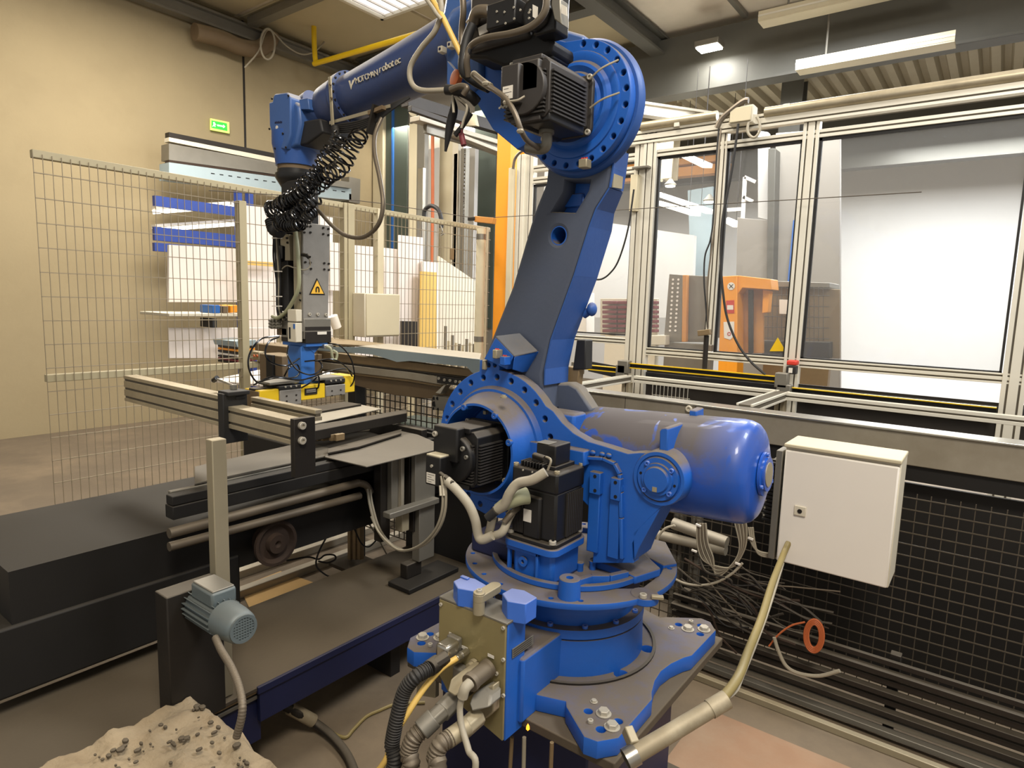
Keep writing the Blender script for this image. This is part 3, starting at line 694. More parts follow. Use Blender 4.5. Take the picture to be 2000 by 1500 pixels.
p = aty(980, 778, 1.62); MB().lathe((p.x, 1.63, p.z), (0, 0, 1), [(0, .011), (.006, .011), (.006, .007), (.01, .007), (.01, 0)], 16).o('grease_cap', 'tan_metal', rob)
p = aty(946, 806, 1.70); MB().box(p.x-.006, p.x+.006, 1.70, 1.715, p.z-.006, p.z+.006).o('inspection_tag', 'tan_metal', rob)
# deeper part of the housing behind the plate (leg, bottom web, far ear)
b = MB(); b.py(ys([(1160, 880), (1225, 890), (1236, 960), (1234, 1060), (1236, 1098), (1158, 1098), (1163, 1022), (1165, 960)], YF), YF+.045, 1.84); b.o('housing_leg', 'blue', rob, .006)
b = MB(); b.box(-1.36, -1.14, 1.60, 1.95, .90, .97); b.box(-1.33, -1.2, 1.78, 1.95, .9, 1.3); b.o('housing_back', 'navy', rob, .01)
b = MB(); b.lathe((J2[0], YF+.045, J2[1]), (0, 1, 0), [(0, .225), (.05, .215), (.05, 0)], 48); b.o('shoulder_reducer', 'navy', rob)
# ledge below the flange
b = MB(); b.py(ys([(1028, 858), (1146, 880), (1146, 910), (1110, 905), (1030, 895)], YF-.02), YF-.035, YF+.01); b.o('housing_ledge', 'blue', rob, .005)
# arched rib and pads on the leg
P_ = [aty(px, py, YF) for px, py in ((1146, 893), (1180, 895), (1203, 905), (1213, 925), (1215, 960), (1216, 1010), (1217, 1090))]
b = MB(); 
for a_, c_ in zip(P_, P_[1:]): b.bar(a_, c_, .03, .012, (1, 0, 0) if abs((c_-a_).z) > abs((c_-a_).x) else (0, 0, 1))
b.o('arched_rib', 'blue', rob, .003)
for x0, y0, x1, y1 in ((1152, 920, 1171, 968), (1193, 932, 1210, 980)):
    p, q_ = aty(x0, y0, YF-.02), aty(x1, y1, YF-.02)
    pad = MB().box(p.x, q_.x, YF-.022, YF+.002, q_.z, p.z).o('mounting_pad', 'blue', rob, .003)
    for f in (.22, .8): 
        c = aty((x0+x1)/2, y0+(y1-y0)*f, YF-.024); MB().cyl((c.x, YF-.0235, c.z), (c.x, YF-.018, c.z), .0055, n=14).o('pad_hole', 'dark_hole', pad)
for x0, x1, yb in ((1153, 1169, 1080), (1194, 1209, 1092)):
    a_, c_ = aty(x0, 960, YF), aty(x1, yb, YF); MB().box(a_.x, c_.x, YF-.010, YF+.002, c_.z, a_.z).o('leg_rib', 'blue', rob, .003)
MB().pz(zs([(1150, 1104), (1205, 1122), (1240, 1140), (1290, 1124), (1262, 1098), (1243, 1080), (1236, 1062)], .905), .90, .93).o('leg_foot', 'blue', rob, .006)
for px in (1158, 1176, 1189): 
    p = aty(px, 884+(px-1158)*.18, YF-.006); MB().ball(p, .010, 10, (1, .7, .8)).o('cast_nub', 'blue', rob)
# horizontal bar running back to the arm at the right of the flange
b = MB(); b.box(aty(1075, 805, 1.79).x, aty(1131, 820, 1.79).x, YF+.04, 1.84, aty(1100, 845, 1.79).z, aty(1100, 803, 1.79).z); b.o('arm_stop', 'blue', rob, .01)
# trunnion ear
b = MB(); b.lathe((TR[0], YF+.06, TR[1]), (0, -1, 0), [(0, .083), (.062, .082), (.068, .079), (.068, .069), (.064, .067), (.064, .065), (.074, .063), (.074, .049), (.081, .047), (.081, .040), (.089, .036), (.090, 0)], 56)
tr_ = b.o('balancer_trunnion', 'blue', rob)
for t in (38, 128, 225, 318): bolt(tr_, (TR[0]+.0535*math.cos(math.radians(t)), YF-.014, TR[1]+.0535*math.sin(math.radians(t))), (0, -1, 0), .0075, 'blue_clean', 'cap')
for t in (170, 350): MB().cyl((TR[0]+.054*math.cos(math.radians(t)), YF-.0155, TR[1]+.054*math.sin(math.radians(t))), (TR[0]+.054*math.cos(math.radians(t)), YF-.012, TR[1]+.054*math.sin(math.radians(t))), .004, n=10).o('pad_hole', 'dark_hole', tr_)
MB().box(TR[0]-.007, TR[0]+.007, YF-.0315, YF-.028, TR[1]-.034, TR[1]-.020).o('inspection_tag', 'tan_metal', tr_)
# foot web of the leg to the turntable right side
b = MB(); b.prism([aty(1236, 1040, YF), aty(1290, 992, YF), aty(1248, 1070, YF), aty(1238, 1095, YF)], (0, .12, 0)); b.o('leg_gusset', 'blue', rob, .003)

# --- gas balancer
YB = 1.92
E1 = aty(1494, 926, YB); E0 = aty(1150, 880, YB); ax = (E1-E0).normalized()
BR = .157
L_ = (E1-E0).length
b = MB(); b.lathe(E0-ax*.02, ax, [(0, .02), (0, BR*.86), (.02, BR*.97), (.05, BR), (L_-.05, BR), (L_-.03, BR*.985), (L_-.012, BR*.94), (L_-.001, BR*.86), (L_+.006, BR*.72), (L_+.012, BR*.5), (L_+.016, 0)], 72)
tk = b.o('gas_balancer', 'tank_dusty', rob); tk['label'] = 'large blue cylindrical balancer with dusty top'
b = MB(); b.lathe(E1-ax*.005, ax, [(0, .065), (.008, .065), (.01, .05), (.016, .05), (.016, .036)], 40); b.o('balancer_end_ring', 'blue_tank', tk)
MB().lathe(E1, ax, [(0, .037), (.013, .036), (.014, 0)], 32).o('balancer_plug', 'tan_metal', tk)
_, u_, v_ = frame_of(ax)
for k in range(3):
    t = 2*PI*k/3+.5; bolt(tk, E1+ax*.004+(u_*math.cos(t)+v_*math.sin(t))*.058, ax, .006, 'blue_clean', 'cap')
def lugp(px, py, w_, hgt, tilt):
    c = aty(px, py, YB-BR*.55)
    b = MB(); b.bar(c, c+V((0, tilt*.9, hgt)), w_, .045, (0, 1, 0)); return b.o('balancer_lug', 'blue', tk, .004)
p0 = aty(1292, 885, 1.80); b = MB(); b.prism([aty(1287, 888, 1.735), aty(1288, 843, 1.735), aty(1292, 837, 1.735), aty(1300, 835, 1.735), aty(1305, 838, 1.735), aty(1303, 888, 1.735)], (.0, .12, 0)); lg = b.o('balancer_lug', 'blue', tk, .004)
c_ = atx(1308, 848, p0.x+.02); 
b = MB(); t0 = E0+ax*(L_*.62)+V((0, 0, BR)); b.prism([t0+V((-.012, -.01, -.01)), t0+V((-.012, -.01, .016)), t0+V((-.012, .05, .02)), t0+V((-.012, .06, -.03))], (.024, 0, 0)); b.o('balancer_lug', 'blue', tk, .004)
# rear yoke from balancer to arm
b = MB(); b.cyl(E0-ax*.08, E0+ax*.02, .05); b.o('balancer_rod', 'steel_grey', tk)

# --- lower arm
YA = 1.775
fr_ = ys([(905, 790), (945, 700), (972, 630), (1000, 560), (1035, 440), (1048, 402), (1066, 358), (1072, 300), (1150, 250), (1199, 285), (1194, 329), (1188, 366), (1162, 407), (1149, 442), (1119, 538), (1074, 663), (1059, 731), (1063, 800), (1000, 830)], YA)
pk = ys([(1103, 352), (1152, 352), (1148, 372), (1122, 415), (1077, 413), (1100, 375)], YA)
hc = aty(1090, 460, YA)
hole = circ(hc.x, hc.z, .028, 28)
la = holed('lower_arm', 'blue_arm', rob, fr_, [pk, hole], 'y', YA, YA+.155, .012)
def taper(y, z): return YA+(y-YA)*(1-.42*max(0, min(1, (z-1.98)/.12)))
_o = origin(rob)
for v in la.data.vertices: v.co.y = taper(v.co.y+_o.y, v.co.z+_o.z)-_o.y
# added thin skin; its brighter blue paints light on the arm's right side
sk = MB(); S_ = [aty(px, py, YA)+V((.002, 0, 0)) for px, py in ((1199, 290), (1194, 329), (1188, 366), (1162, 407), (1149, 442), (1119, 538), (1074, 663), (1062, 720), (1061, 752))]
for a_, c_ in zip(S_, S_[1:]):
    n_ = V((c_.z-a_.z, 0, -(c_.x-a_.x))).normalized(); n_ = n_ if n_.x > 0 else -n_
    ea, ec = V((a_.x, taper(YA+.145, a_.z), a_.z)), V((c_.x, taper(YA+.145, c_.z), c_.z)); sk.hexa([a_, c_, ec, ea, a_+n_*.005, c_+n_*.005, ec+n_*.005, ea+n_*.005])
sk.o('arm_lit_side', 'blue_side', rob)
P_ = ys([(1101, 350), (1155, 350), (1152, 372), (1124, 417), (1073, 416), (1096, 372)], YA+.07); MB().py(P_, YA+.07, YA+.08).o('pocket_floor', 'blue', rob)
MB().box(aty(1106, 385, YA+.065).x, aty(1140, 385, YA+.065).x, YA+.055, YA+.072, aty(1110, 405, YA+.06).z, aty(1110, 380, YA+.06).z).o('pocket_cover', 'blue', rob, .003)
MB().ring((hc.x, YA+.004, hc.z), (0, 1, 0), .0275, .031, .15).o('hole_sleeve', 'blue', rob)
MB().cyl((hc.x, YA+.12, hc.z), (hc.x, YA+.13, hc.z), .027).o('hole_back', 'dark_hole', rob)
# foot of the arm spreading behind the balancer
b = MB(); b.py(ys([(1066, 735), (1090, 748), (1111, 748), (1127, 757), (1142, 779), (1157, 803), (1137, 830), (1040, 830), (1050, 760)], YA+.09), YA+.09, YA+.15); b.o('arm_heel', 'blue_arm', rob, .01)
# roof-shaped guard over the stop
YG = 1.70
G = [aty(px, py, YG+d) for px, py, d in ((968, 656, .0), (1015, 650, .06), (1050, 684, .06), (1004, 694, .0))]
b = MB(); b.prism([G[0], G[1], G[2], G[3]], (0, .0, -.006)); b.o('guard_roof', 'dusty_blue', rob, .002)
b = MB(); b.py(ys([(968, 658), (1003, 695), (990, 722), (945, 701)], YG), YG, YA+.01); b.o('guard_bracket', 'blue', rob, .003)
b = MB(); b.prism([aty(1004, 696, YG), aty(1048, 686, YG+.06), aty(1020, 728, YG+.05), aty(1000, 722, YG)], (0, .03, 0)); b.o('guard_web', 'blue', rob, .003)
for px, py, w_ in ((971, 692, .018), (986, 705, .022)):
    p = aty(px, py, YG-.02); lm = MB().box(p.x-w_/2, p.x+w_/2, YG-.035, YG, p.z-.014, p.z+.016).o('limit_switch', 'tan_metal' if px < 980 else 'blue', rob, .003)
    for dx in (-.005, .004): bolt(lm, (p.x+dx, YG-.02, p.z+.016), (0, 0, 1), .0035, 'red', 'cap')
p = aty(949, 713, YF); MB().box(p.x-.007, p.x+.008, YF-.014, YF, p.z-.016, p.z+.018).o('stop_dog', 'tan_metal', rob, .003)
for px, py, m_ in ((1207, 352, 'tan_metal'),):
    p = atx(px, py, aty(1195, 352, YA+.01).x+.003)
    MB().prism([atx(1197, 338, p.x), atx(1215, 342, p.x), atx(1213, 369, p.x), atx(1195, 366, p.x)], (.004, 0, 0)).o('data_plate', m_, rob)
b = MB(); b.ball(aty(1156, 604, 1.93), .022, 14, (.8, 1, 1.1)); b.cyl(aty(1140, 615, 1.93), aty(1156, 604, 1.93), .014); b.o('side_knob', 'blue_side', rob)
b = MB(); b.py(ys([(1126, 663), (1144, 664), (1143, 722), (1118, 722)], 1.93), 1.93, 1.98); b.o('rear_junction_box', 'black_soft', rob, .004)
b = MB(); b.py(ys([(1108, 715), (1132, 720), (1127, 757), (1108, 757)], 1.935), 1.935, 1.97); b.o('rear_stop', 'rail_brown', rob, .004)

# --- elbow hub
def hub():
    out = circ(J3[0], J3[1], .188, 44, math.radians(-152), math.radians(88), False)
    out += ys([(1104, 81), (1060, 70), (1030, 20), (1000, -30), (930, -30), (905, 20), (872, 100), (905, 158), (962, 252), (1010, 292)], YF)
    return out
hs = []
for k in range(-10, 6):
    t = math.radians(15*k+7.6); hs.append(circ(J3[0]+.1735*math.cos(t), J3[1]+.1735*math.sin(t), .0085, 12))
holed('elbow_hub', 'blue', rob, hub(), hs, 'y', YF, YF+.035, .003)
b = MB(); b.lathe((J3[0], YF+.002, J3[1]), (0, -1, 0), [(0, .156), (.007, .153), (.009, .146), (.004, .128), (.016, .119), (.018, .110), (.010, .095), (.020, .088), (.022, .06), (.022, 0)], 72); b.o('hub_rings', 'blue', rob)
b = MB(); b.lathe((J3[0], YF+.035, J3[1]), (0, 1, 0), [(0, .196), (.01, .203), (.03, .203), (.035, .19), (.05, 0)], 72); b.o('elbow_reducer', 'blue_side', rob)
b = MB(); b.py(ys([(905, 150), (962, 252), (1010, 295), (1080, 305), (1130, 260), (1130, 60), (1060, 40), (1000, -40), (900, -30), (872, 60)], YF), YF+.035, 1.86); b.o('elbow_casting', 'blue_wrist', rob, .01)
p = aty(1141, 319, 1.70); t_ = MB().box(p.x-.015, p.x+.014, 1.69, 1.72, p.z-.014, p.z+.012).o('stop_dog', 'tan_metal', rob, .003)
for dx in (-.008, 0, .008): bolt(t_, (p.x+dx, 1.70, p.z+.013), (0, 0, 1), .0035, 'red', 'cap')
for a_, c_ in (((1152, 154), (1208, 117)), ((1152, 211), (1210, 181))):
    p, q_ = aty(*a_, 1.66), aty(*c_, 1.70); MB().tube([p, p.lerp(q_, .5)-V((0, .012, 0)), q_], .0028, 6).o('lifting_wire', 'tan_metal', rob)
# elbow motor (U)
MU = mm((-1.088, 1.69, 2.320), (0, -1, 0), (0, 0, 1))
tu = motor(MU, .080, .082, .215, 11, m='black_worn', lab='black finned servo motor on the elbow hub')
b = MB(); b.xf = MU; b.box(-.05, .075, -.088, -.055, .03, .21); b.cyl((-.02, -.078, .02), (-.02, -.078, .2), .016); b.o('motor_conduit_box', 'black', tu, .006)
b = MB(); b.xf = MU; b.box(-.062, .0, -.042, .062, .215, .255); b.box(-.075, .05, -.01, .07, .21, .235); b.o('encoder_box', 'black_worn', tu, .005)
sticker(tu, MU, -.052, -.018, -.028, .006, .2555, 3)
b = MB(); b.xf = MU; b.box(-.0, .028, .058, .088, .12, .2); b.box(-.06, -.03, .05, .082, .12, .22); b.o('top_pad', 'steel_grey', tu, .003)
for i in range(6): 
    bolt(tu, MU @ V((-.03-.006*i, -.045-.003*(i % 2), .257)), (0, -1, 0), .003, 'steel', 'cap')
p = aty(1067, 232, 1.56); q_ = aty(1068, 292, 1.56); r_ = aty(1030, 288, 1.56)
b = MB(); b.cyl(p, p+(q_-p)*.4, .019); b.tube([p+(q_-p)*.4, p+(q_-p)*.8, q_*.75+r_*.25, r_], .0155, 12); b.cyl(p+(q_-p)*.35, p+(q_-p)*.5, .022); b.o('cable_elbow', 'steel_grey', tu)
# --- wrist-axis motor cluster on top of the elbow
cl = MB(); cl.box(aty(925, 60, 1.6).x, aty(1040, 60, 1.6).x, 1.58, 1.67, aty(980, 92, 1.6).z, aty(980, -60, 1.6).z)
cl = cl.o('servo_motor', 'black_worn', rob, .01); cl['label'] = 'black wrist servo motor cluster above the elbow'
b = MB(); b.box(aty(962, 40, 1.55).x, aty(1018, 40, 1.55).x, 1.52, 1.6, aty(990, 58, 1.55).z, aty(990, 8, 1.55).z); b.o('encoder_box', 'black', cl, .005)
b = MB(); b.lathe(aty(1070, 40, 1.60), (0, -1, 0), [(0, .05), (.06, .05), (.07, .04), (.07, 0)], 8); b.box(aty(1050, 60, 1.57).x, aty(1092, 60, 1.57).x, 1.55, 1.62, aty(1070, 70, 1.57).z, aty(1070, -40, 1.57).z); b.o('servo_motor', 'black', rob, .006)
b = MB(); b.py(ys([(1094, 0), (1110, 8), (1112, 58), (1098, 48), (1092, 20)], 1.56), 1.52, 1.56); e_ = b.o('encoder_box', 'steel_grey', cl, .003)
MB().py(ys([(1097, 8), (1107, 14), (1108, 32), (1097, 26)], 1.52), 1.518, 1.52).o('label_plate', 'label', e_)
MB().py(ys([(1041, 9), (1051, 14), (1050, 39), (1041, 33)], 1.53), 1.528, 1.532).o('label_plate', 'label', cl)
MB().py(ys([(934, 55), (951, 46), (953, 62), (937, 70)], 1.57), 1.568, 1.572).o('label_plate', 'label', cl)
for px, py in ((971, 23), (1004, 15), (1036, 20), (1005, 37), (1034, 36), (986, 24), (972, 43), (988, 46), (1017, 20), (1034, 25)): bolt(cl, aty(px, py, 1.519), (0, -1, 0), .0032, 'steel', 'cap')
b = MB(); b.tube([aty(925, 42, 1.56), aty(932, 25, 1.55), aty(950, 22, 1.55), aty(968, 30, 1.55)], .018, 14); b.cyl(aty(918, 50, 1.56), aty(926, 38, 1.56), .016); b.o('cable_elbow', 'conduit', cl)
b = MB(); b.py(ys([(918, 75), (980, 70), (1050, 62), (1095, 88), (1090, 112), (1000, 138), (962, 122), (930, 122), (918, 100)], 1.64), 1.60, 1.73); b.o('motor_bracket', 'black_soft', rob, .01)
b = MB(); b.box(aty(1000, 100, 1.6).x, aty(1072, 100, 1.6).x, 1.62, 1.73, aty(1040, 118, 1.6).z, aty(1040, 85, 1.6).z); b.o('motor_flange', 'black', rob, .006)

# --- forearm (R axis tube), collar, wrist
YR = 1.80
FA = aty(905, 85, YR); FB = aty(690, 192, YR)
FA = V((FA.x, YR, FA.z)); fx = (FB-FA).normalized(); FL = (FB-FA).length
b = MB(); b.lathe(FA, fx, [(-.10, .108), (.0, .110), (.06, .109), (.12, .106), (FL*.55, .098), (FL, .092)], 64)
fa = b.o('forearm', 'blue_fore', rob); fa['label'] = 'tapered blue forearm tube with white lettering'
b = MB(); b.lathe(FB, fx, [(0, .092), (.0, .110), (.035, .110), (.037, .104), (.10, .100), (.145, .096), (.165, .08)], 64); col_ = b.o('wrist_collar', 'blue_fore', rob)
_, u_, v_ = frame_of(fx)
for k in range(20):
    t = 2*PI*k/20; bolt(col_, FB+(u_*math.cos(t)+v_*math.sin(t))*.102, -fx, .0045, 'dark_steel', 'cap')
SF = aty(648, 195, 1.68); b = MB(); b.bar(aty(644, 150, 1.685), aty(650, 245, 1.68), .017, .006, (0, 1, 0)); st_ = b.o('strap', 'tan_metal', rob, .002)
for px, py in ((646, 166), (648, 192)): bolt(st_, aty(px, py, 1.677), (0, -1, 0), .005, 'brown_box', 'cap')
# elbow end casting joins forearm
b = MB(); b.lathe(FA-fx*.02, -fx, [(0, .11), (.03, .118), (.13, .118), (.13, 0)], 48); b.o('forearm_root', 'blue_wrist', rob)
MB().prism([aty(900, 150, 1.67), aty(873, 118, 1.67), aty(872, 165, 1.67), aty(897, 182, 1.67)], (0, .02, 0)).o('root_cover', 'blue_wrist', rob, .003)
for px, py in ((862, 97), (880, 88)):
    p = aty(px, py, 1.672); w2 = MB().box(p.x-.010, p.x+.010, 1.664, 1.69, p.z-.010, p.z+.010).o('pipe_clamp', 'white_box', rob, .002); MB().cyl((p.x, 1.6635, p.z), (p.x, 1.668, p.z), .005, n=12).o('clamp_screw', 'navy', w2)
MB().py(ys([(905, 190), (872, 165), (868, 110), (838, 82), (852, 60), (864, 20), (874, -40), (940, -40), (940, 160)], 1.70), 1.70, 1.84).o('elbow_shoulder', 'blue_wrist', rob, .015)
MB().py(ys([(800, 84), (812, 68), (846, 58), (868, 66), (868, 80), (840, 78)], 1.72), 1.72, 1.82).o('forearm_cover', 'blue_fore', rob, .006)
# lettering along the forearm side
def on_fore(px, py, off=.0):
    d = _ray(px, py); a0 = FA; best = None   # where the sight line meets the tube surface
    for i in range(4000):
        t = .9+i*.0006*1.2; P = CAM+d*t; rel = P-a0; s = rel.dot(fx); rr = (rel-fx*s).length; R = .109+(.092-.109)*max(0, min(1, s/FL))
        if rr <= R+off: return P
    return aty(px, py, 1.68)
def word(s, x0, y0, x1, y1, size, name, bold=False, italic=0):
    n = len(s); dtot = V((x1-x0, y1-y0))
    for i, ch in enumerate(s):
        if ch == ' ': continue
        px, py = x0+(x1-x0)*i/n, y0+(y1-y0)*i/n; P = on_fore(px, py, .001)
        P2 = on_fore(px+(x1-x0)/n, py+(y1-y0)/n, .001); s_ = (P-FA).dot(fx); nrm = (P-FA-fx*s_).normalized(); rt = (P2-P).normalized(); up = nrm.cross(rt)
        if up.z < 0: up = -up
        text(fa, ch, P+nrm*.0012, size, basis(rt, up), 'white_box', 'letter', .0012 if not bold else .0016, shear=italic, sx=1.05)
word('MOTOMAN', 695, 164, 738, 147, .029, 'letter')
word('robotec', 741, 143, 784, 122, .034, 'letter', True, .25)
P = [on_fore(px, py, .001) for px, py in ((681, 158), (686, 175), (691, 157), (689, 156), (686, 167), (684, 157))]
b = MB(); b.prism(P, (0, -.0016, 0)); b.o('emblem', 'white_box', fa)
P = [on_fore(px, py, .001) for px, py in ((689, 166), (695, 152), (693, 152), (688, 163))]
b = MB(); b.prism(P, (0, -.0016, 0)); b.o('emblem', 'white_box', fa)
# wrist: fork block with bevelled face plate
YW = 1.66
fp = ys([(536, 183), (560, 180), (567, 190), (567, 262), (558, 292), (538, 290), (526, 245), (525, 200), (532, 198), (533, 190)], YW)
wb = MB().py(fp, YW, YW+.12).o('wrist_block', 'blue_wrist', rob, .006)
b = MB(); b.py(ys([(567, 190), (583, 206), (586, 240), (578, 282), (560, 296), (566, 262)], YW+.02), YW+.02, YW+.20); b.o('wrist_side', 'blue_wrist', rob, .01)
for px, py in ((532, 193), (564, 187), (538, 290), (559, 288), (553, 261), (536, 265), (527, 252)): bolt(wb, aty(px, py, YW-.001), (0, -1, 0), .0045, 'dark_steel', 'cap')
MB().lathe(aty(541, 249, YW-.0005), (0, -1, 0), [(0, .008), (.002, .008), (.002, 0)], 16).o('round_sticker', 'label', wb)
for i in range(7): p = aty(537.5+i*2.1, 239-.15*i, YW-.001); MB().box(p.x-.003, p.x+.002, YW-.0018, YW, p.z-.004, p.z+(.004 if i % 2 else .002)).o('worn_print', 'navy', wb)
b = MB(); b.cyl(aty(575, 240, 1.77), aty(620, 215, 1.80), .075, .086, n=40); b.o('wrist_bulb', 'blue_fore', rob)
b = MB(); b.py(ys([(588, 195), (605, 192), (608, 215), (590, 215)], 1.70), 1.69, 1.74); b.o('wrist_cover', 'blue_wrist', rob, .003)
b = MB(); b.py(ys([(583, 245), (640, 235), (646, 262), (615, 285), (590, 290)], 1.74), 1.70, 1.86); b.o('wrist_guard', 'black_soft', rob, .008)
WX, WY = aty(578, 310, 1.75).x, 1.75
b = MB(); z_ = lambda py: aty(578, py, 1.75).z
b.lathe((WX, WY, z_(326)), (0, 0, 1), [(0, .085), (z_(300)-z_(326), .092), (z_(285)-z_(326), .10), (z_(262)-z_(326), .10)], 40); b.o('wrist_neck', 'blue_side', rob)
b = MB(); b.lathe((WX, WY, z_(337)), (0, 0, 1), [(0, .070), (0, .078), (z_(326)-z_(337), .078), (z_(326)-z_(337), .0)], 40); b.o('flange_ring', 'brown_box', rob)
# ================================================================== wrist tool: column, valve gear, magnet bar
XG = -2.38
gy = lambda px, py=560, x=XG: atx(px, py, x).y
gz = lambda py, px=615, x=XG: atx(px, py, x).z
y0, y1 = gy(592), gy(645)
gr = thing('magnetic_gripper', 'grey magnet gripper with yellow warning triangle hanging from the robot wrist', 'gripper', (XG-.1, (y0+y1)/2, gz(650)))
b = MB(); b.lathe((WX, WY, z_(350)), (0, 0, 1), [(-.05, .03), (-.045, .06), (-.01, .082), (0, .088), (.018, .088), (.02, .08), (.035, .08), (.035, 0)], 40); b.o('tool_flange', 'black', gr)
xa = aty(556, 400, 1.72).x; xb = XG-.02
b = MB(); b.box(xa+.03, xb, y0+.02, y1-.04, gz(445), z_(350)-.02); b.o('riser', 'black_soft', gr, .008)
MB().prism([atx(592, 434, XG), atx(645, 441, XG), atx(640, 655, XG), atx(592, 648, XG)], (-.012, 0, 0)).o('side_plate', 'plate_grey', gr, .002)
sp = gr.children[-1]
for px, py in ((594, 441), (606, 442), (594, 454), (606, 454), (631, 445), (641, 447), (631, 457), (641, 459), (596, 512), (606, 513), (633, 514), (642, 515), (607, 525), (633, 526), (642, 527), (604, 614), (620, 614), (636, 615)):
    bolt(gr, atx(px, py, XG+.0005), (1, 0, 0), .0048 if py < 600 else .007, 'dark_steel' if py < 600 else 'steel', 'cap')
T = [atx(619, 543, XG+.002), atx(604, 575.5, XG+.002), atx(635, 576, XG+.002)]
sg = MB().prism(T, (-.0015, 0, 0)).o('warning_triangle', 'dark_hole', gr)
c = (T[0]+T[1]+T[2])/3
MB().prism([c+(t-c)*.80+V((.0015, 0, 0)) for t in T], (-.001, 0, 0)).o('triangle_field', 'yellow_sign', sg)
hs_ = [c+V((.003, a*.0115, b_*.0115-.002)) for a, b_ in ((-.62, -.9), (-.62, .2), (-.45, .75), (0, 1.0), (.45, .75), (.62, .2), (.62, -.9))]
MB().tube(hs_, .0028, 6, 3).o('magnet_symbol', 'dark_hole', sg)
# column with open valve side
xl = aty(540, 520, y0).x
b = MB(); b.box(xl+.01, XG-.012, y0+.03, y1-.01, gz(640), gz(442)); b.o('column', 'dark_steel', gr, .004)
b = MB(); b.box(xl, aty(562, 520, y0).x, y0+.0, y0+.03, gz(610), gz(455)); b.o('channel', 'black_soft', gr, .003)
MB().py(ys([(552, 458), (569, 458), (571, 509), (561, 509), (561, 482), (552, 480)], y0), y0-.012, y0+.01).o('sensor_bracket', 'tan_metal', gr, .002)
for px, py in ((561, 465), (562, 474)): bolt(gr, aty(px, py, y0-.013), (0, -1, 0), .005, 'dark_steel', 'cap')
MB().py(ys([(551, 480), (559, 481), (559, 505), (552, 512)], y0), y0-.02, y0).o('proximity_sensor', 'black', gr, .002)
MB().box(aty(574, 560, y0).x, aty(588, 560, y0).x, y0-.002, y0+.03, gz(640), gz(455)).o('edge_profile', 'tan_metal', gr, .003)
for py in (572, 586): bolt(gr, aty(587, py, y0-.003), (0, -1, 0), .005, 'dark_steel', 'cap')
b = MB(); b.cyl(atx(590, 497, XG), atx(600, 499, XG+.03), .008); b.cyl(atx(600, 499, XG+.03), atx(604, 503, XG+.04), .009); b.o('cable_plug', 'dark_steel', gr)
MB().tube([atx(604, 505, XG+.04), atx(606, 518, XG+.03), atx(596, 527, XG+.02), atx(575, 523, XG-.02), aty(560, 519, y0-.02), aty(548, 528, y0-.01)], .0028, 6).o('sensor_cable', 'cable_grey', gr)
for dx in (0, 4, 8, 13):
    MB().tube([aty(536+dx*.4, 440, y0), aty(534+dx, 500, y0-.02), aty(540+dx*.6, 550, y0-.015), aty(541+dx*.5, 600, y0-.01), aty(545+dx, 625, y0-.02)], .0045, 6).o('air_hose', 'black_soft' if dx != 8 else 'cable_grey', gr)
for py in (465, 530, 579, 598): MB().bar(aty(533, py, y0-.03), aty(549, py, y0-.03), .012, .004).o('cable_tie', 'white', gr)
MB().tube([aty(578, 453, y0-.02), aty(582, 500, y0-.03), aty(583, 560, y0-.03), aty(565, 600, y0-.03), aty(545, 620, y0-.03), aty(532, 618, y0-.03)], .0085, 10).o('supply_hose', 'hose_green', gr)
# lower mounting blocks
b = MB(); b.box(xl+.03, XG+.004, y0+.0, y1+.0, gz(662), gz(622)); b.o('adapter_block', 'steel_grey', gr, .003)
b = MB(); b.box(xl+.03, XG+.006, y0+.005, y1-.004, gz(645), gz(638)); b.o('adapter_seam', 'dark_steel', gr)
b = MB(); b.box(xl+.02, XG+.008, y0+.004, y1-.002, gz(670), gz(647)); b.o('grey_cover', 'dark_steel', gr, .002)
q1 = atx(620, 648, XG+.009); q2 = atx(638, 653, XG+.009); MB().box(XG+.0085, XG+.0095, q1.y, q2.y, q2.z, q1.z).o('cover_label', 'label', gr)
q1 = aty(561, 600, y0-.035); q2 = aty(579, 668, y0-.035)
b = MB(); b.box(q1.x, q2.x, y0-.035, y0-.005, aty(570, 628, y0-.035).z, aty(570, 604, y0-.035).z); b.box(q1.x+.004, q2.x, y0-.038, y0-.005, aty(570, 668, y0-.035).z, aty(570, 630, y0-.035).z)
vt = b.o('valve_terminal', 'white_box', gr, .003)
MB().box(q1.x+.048, q2.x-.004, y0-.040, y0-.036, aty(570, 640, y0).z, aty(570, 631, y0).z).o('blue_button', 'blue_grip', vt)
MB().box(q1.x+.016, q1.x+.026, y0-.0395, y0-.036, aty(570, 660, y0).z, aty(570, 638, y0).z).o('slot', 'dark_hole', vt)
for i in range(3):
    for j in range(3):
        p = aty(534+i*7, 626+j*6, y0-.01); MB().lathe(p, (0, -1, 0), [(0, .010), (.012, .010), (.012, .007), (.022, .006), (.022, 0)], 14).o('air_fitting', 'steel_grey', gr)
MB().box(aty(540, 640, y0).x, aty(560, 640, y0).x, y0+.0, y0+.08, aty(550, 655, y0).z, aty(550, 640, y0).z).o('brass_manifold', 'brown_box', gr, .003)
# blue stem
MB().box(xl+.02, XG+.002, y0+.01, y1-.01, gz(677), gz(669)).o('stem_head', 'blue_grip', gr, .002)
MB().box(atx(588, 700, XG-.02).x-.10, XG-.02, gy(588, 700, XG-.02), gy(615, 700, XG-.02), gz(745), gz(676)).o('stem', 'blue_grip', gr, .003)
MB().prism([atx(598, 676, XG-.018), atx(628, 674, XG-.018), atx(614, 690, XG-.018)], (-.03, 0, 0)).o('stem_gusset', 'blue_grip', gr, .001)
MB().box(XG-.12, XG+.0, gy(594, 745), gy(636, 745), gz(752), gz(740)).o('stem_foot', 'blue_grip', gr, .002)
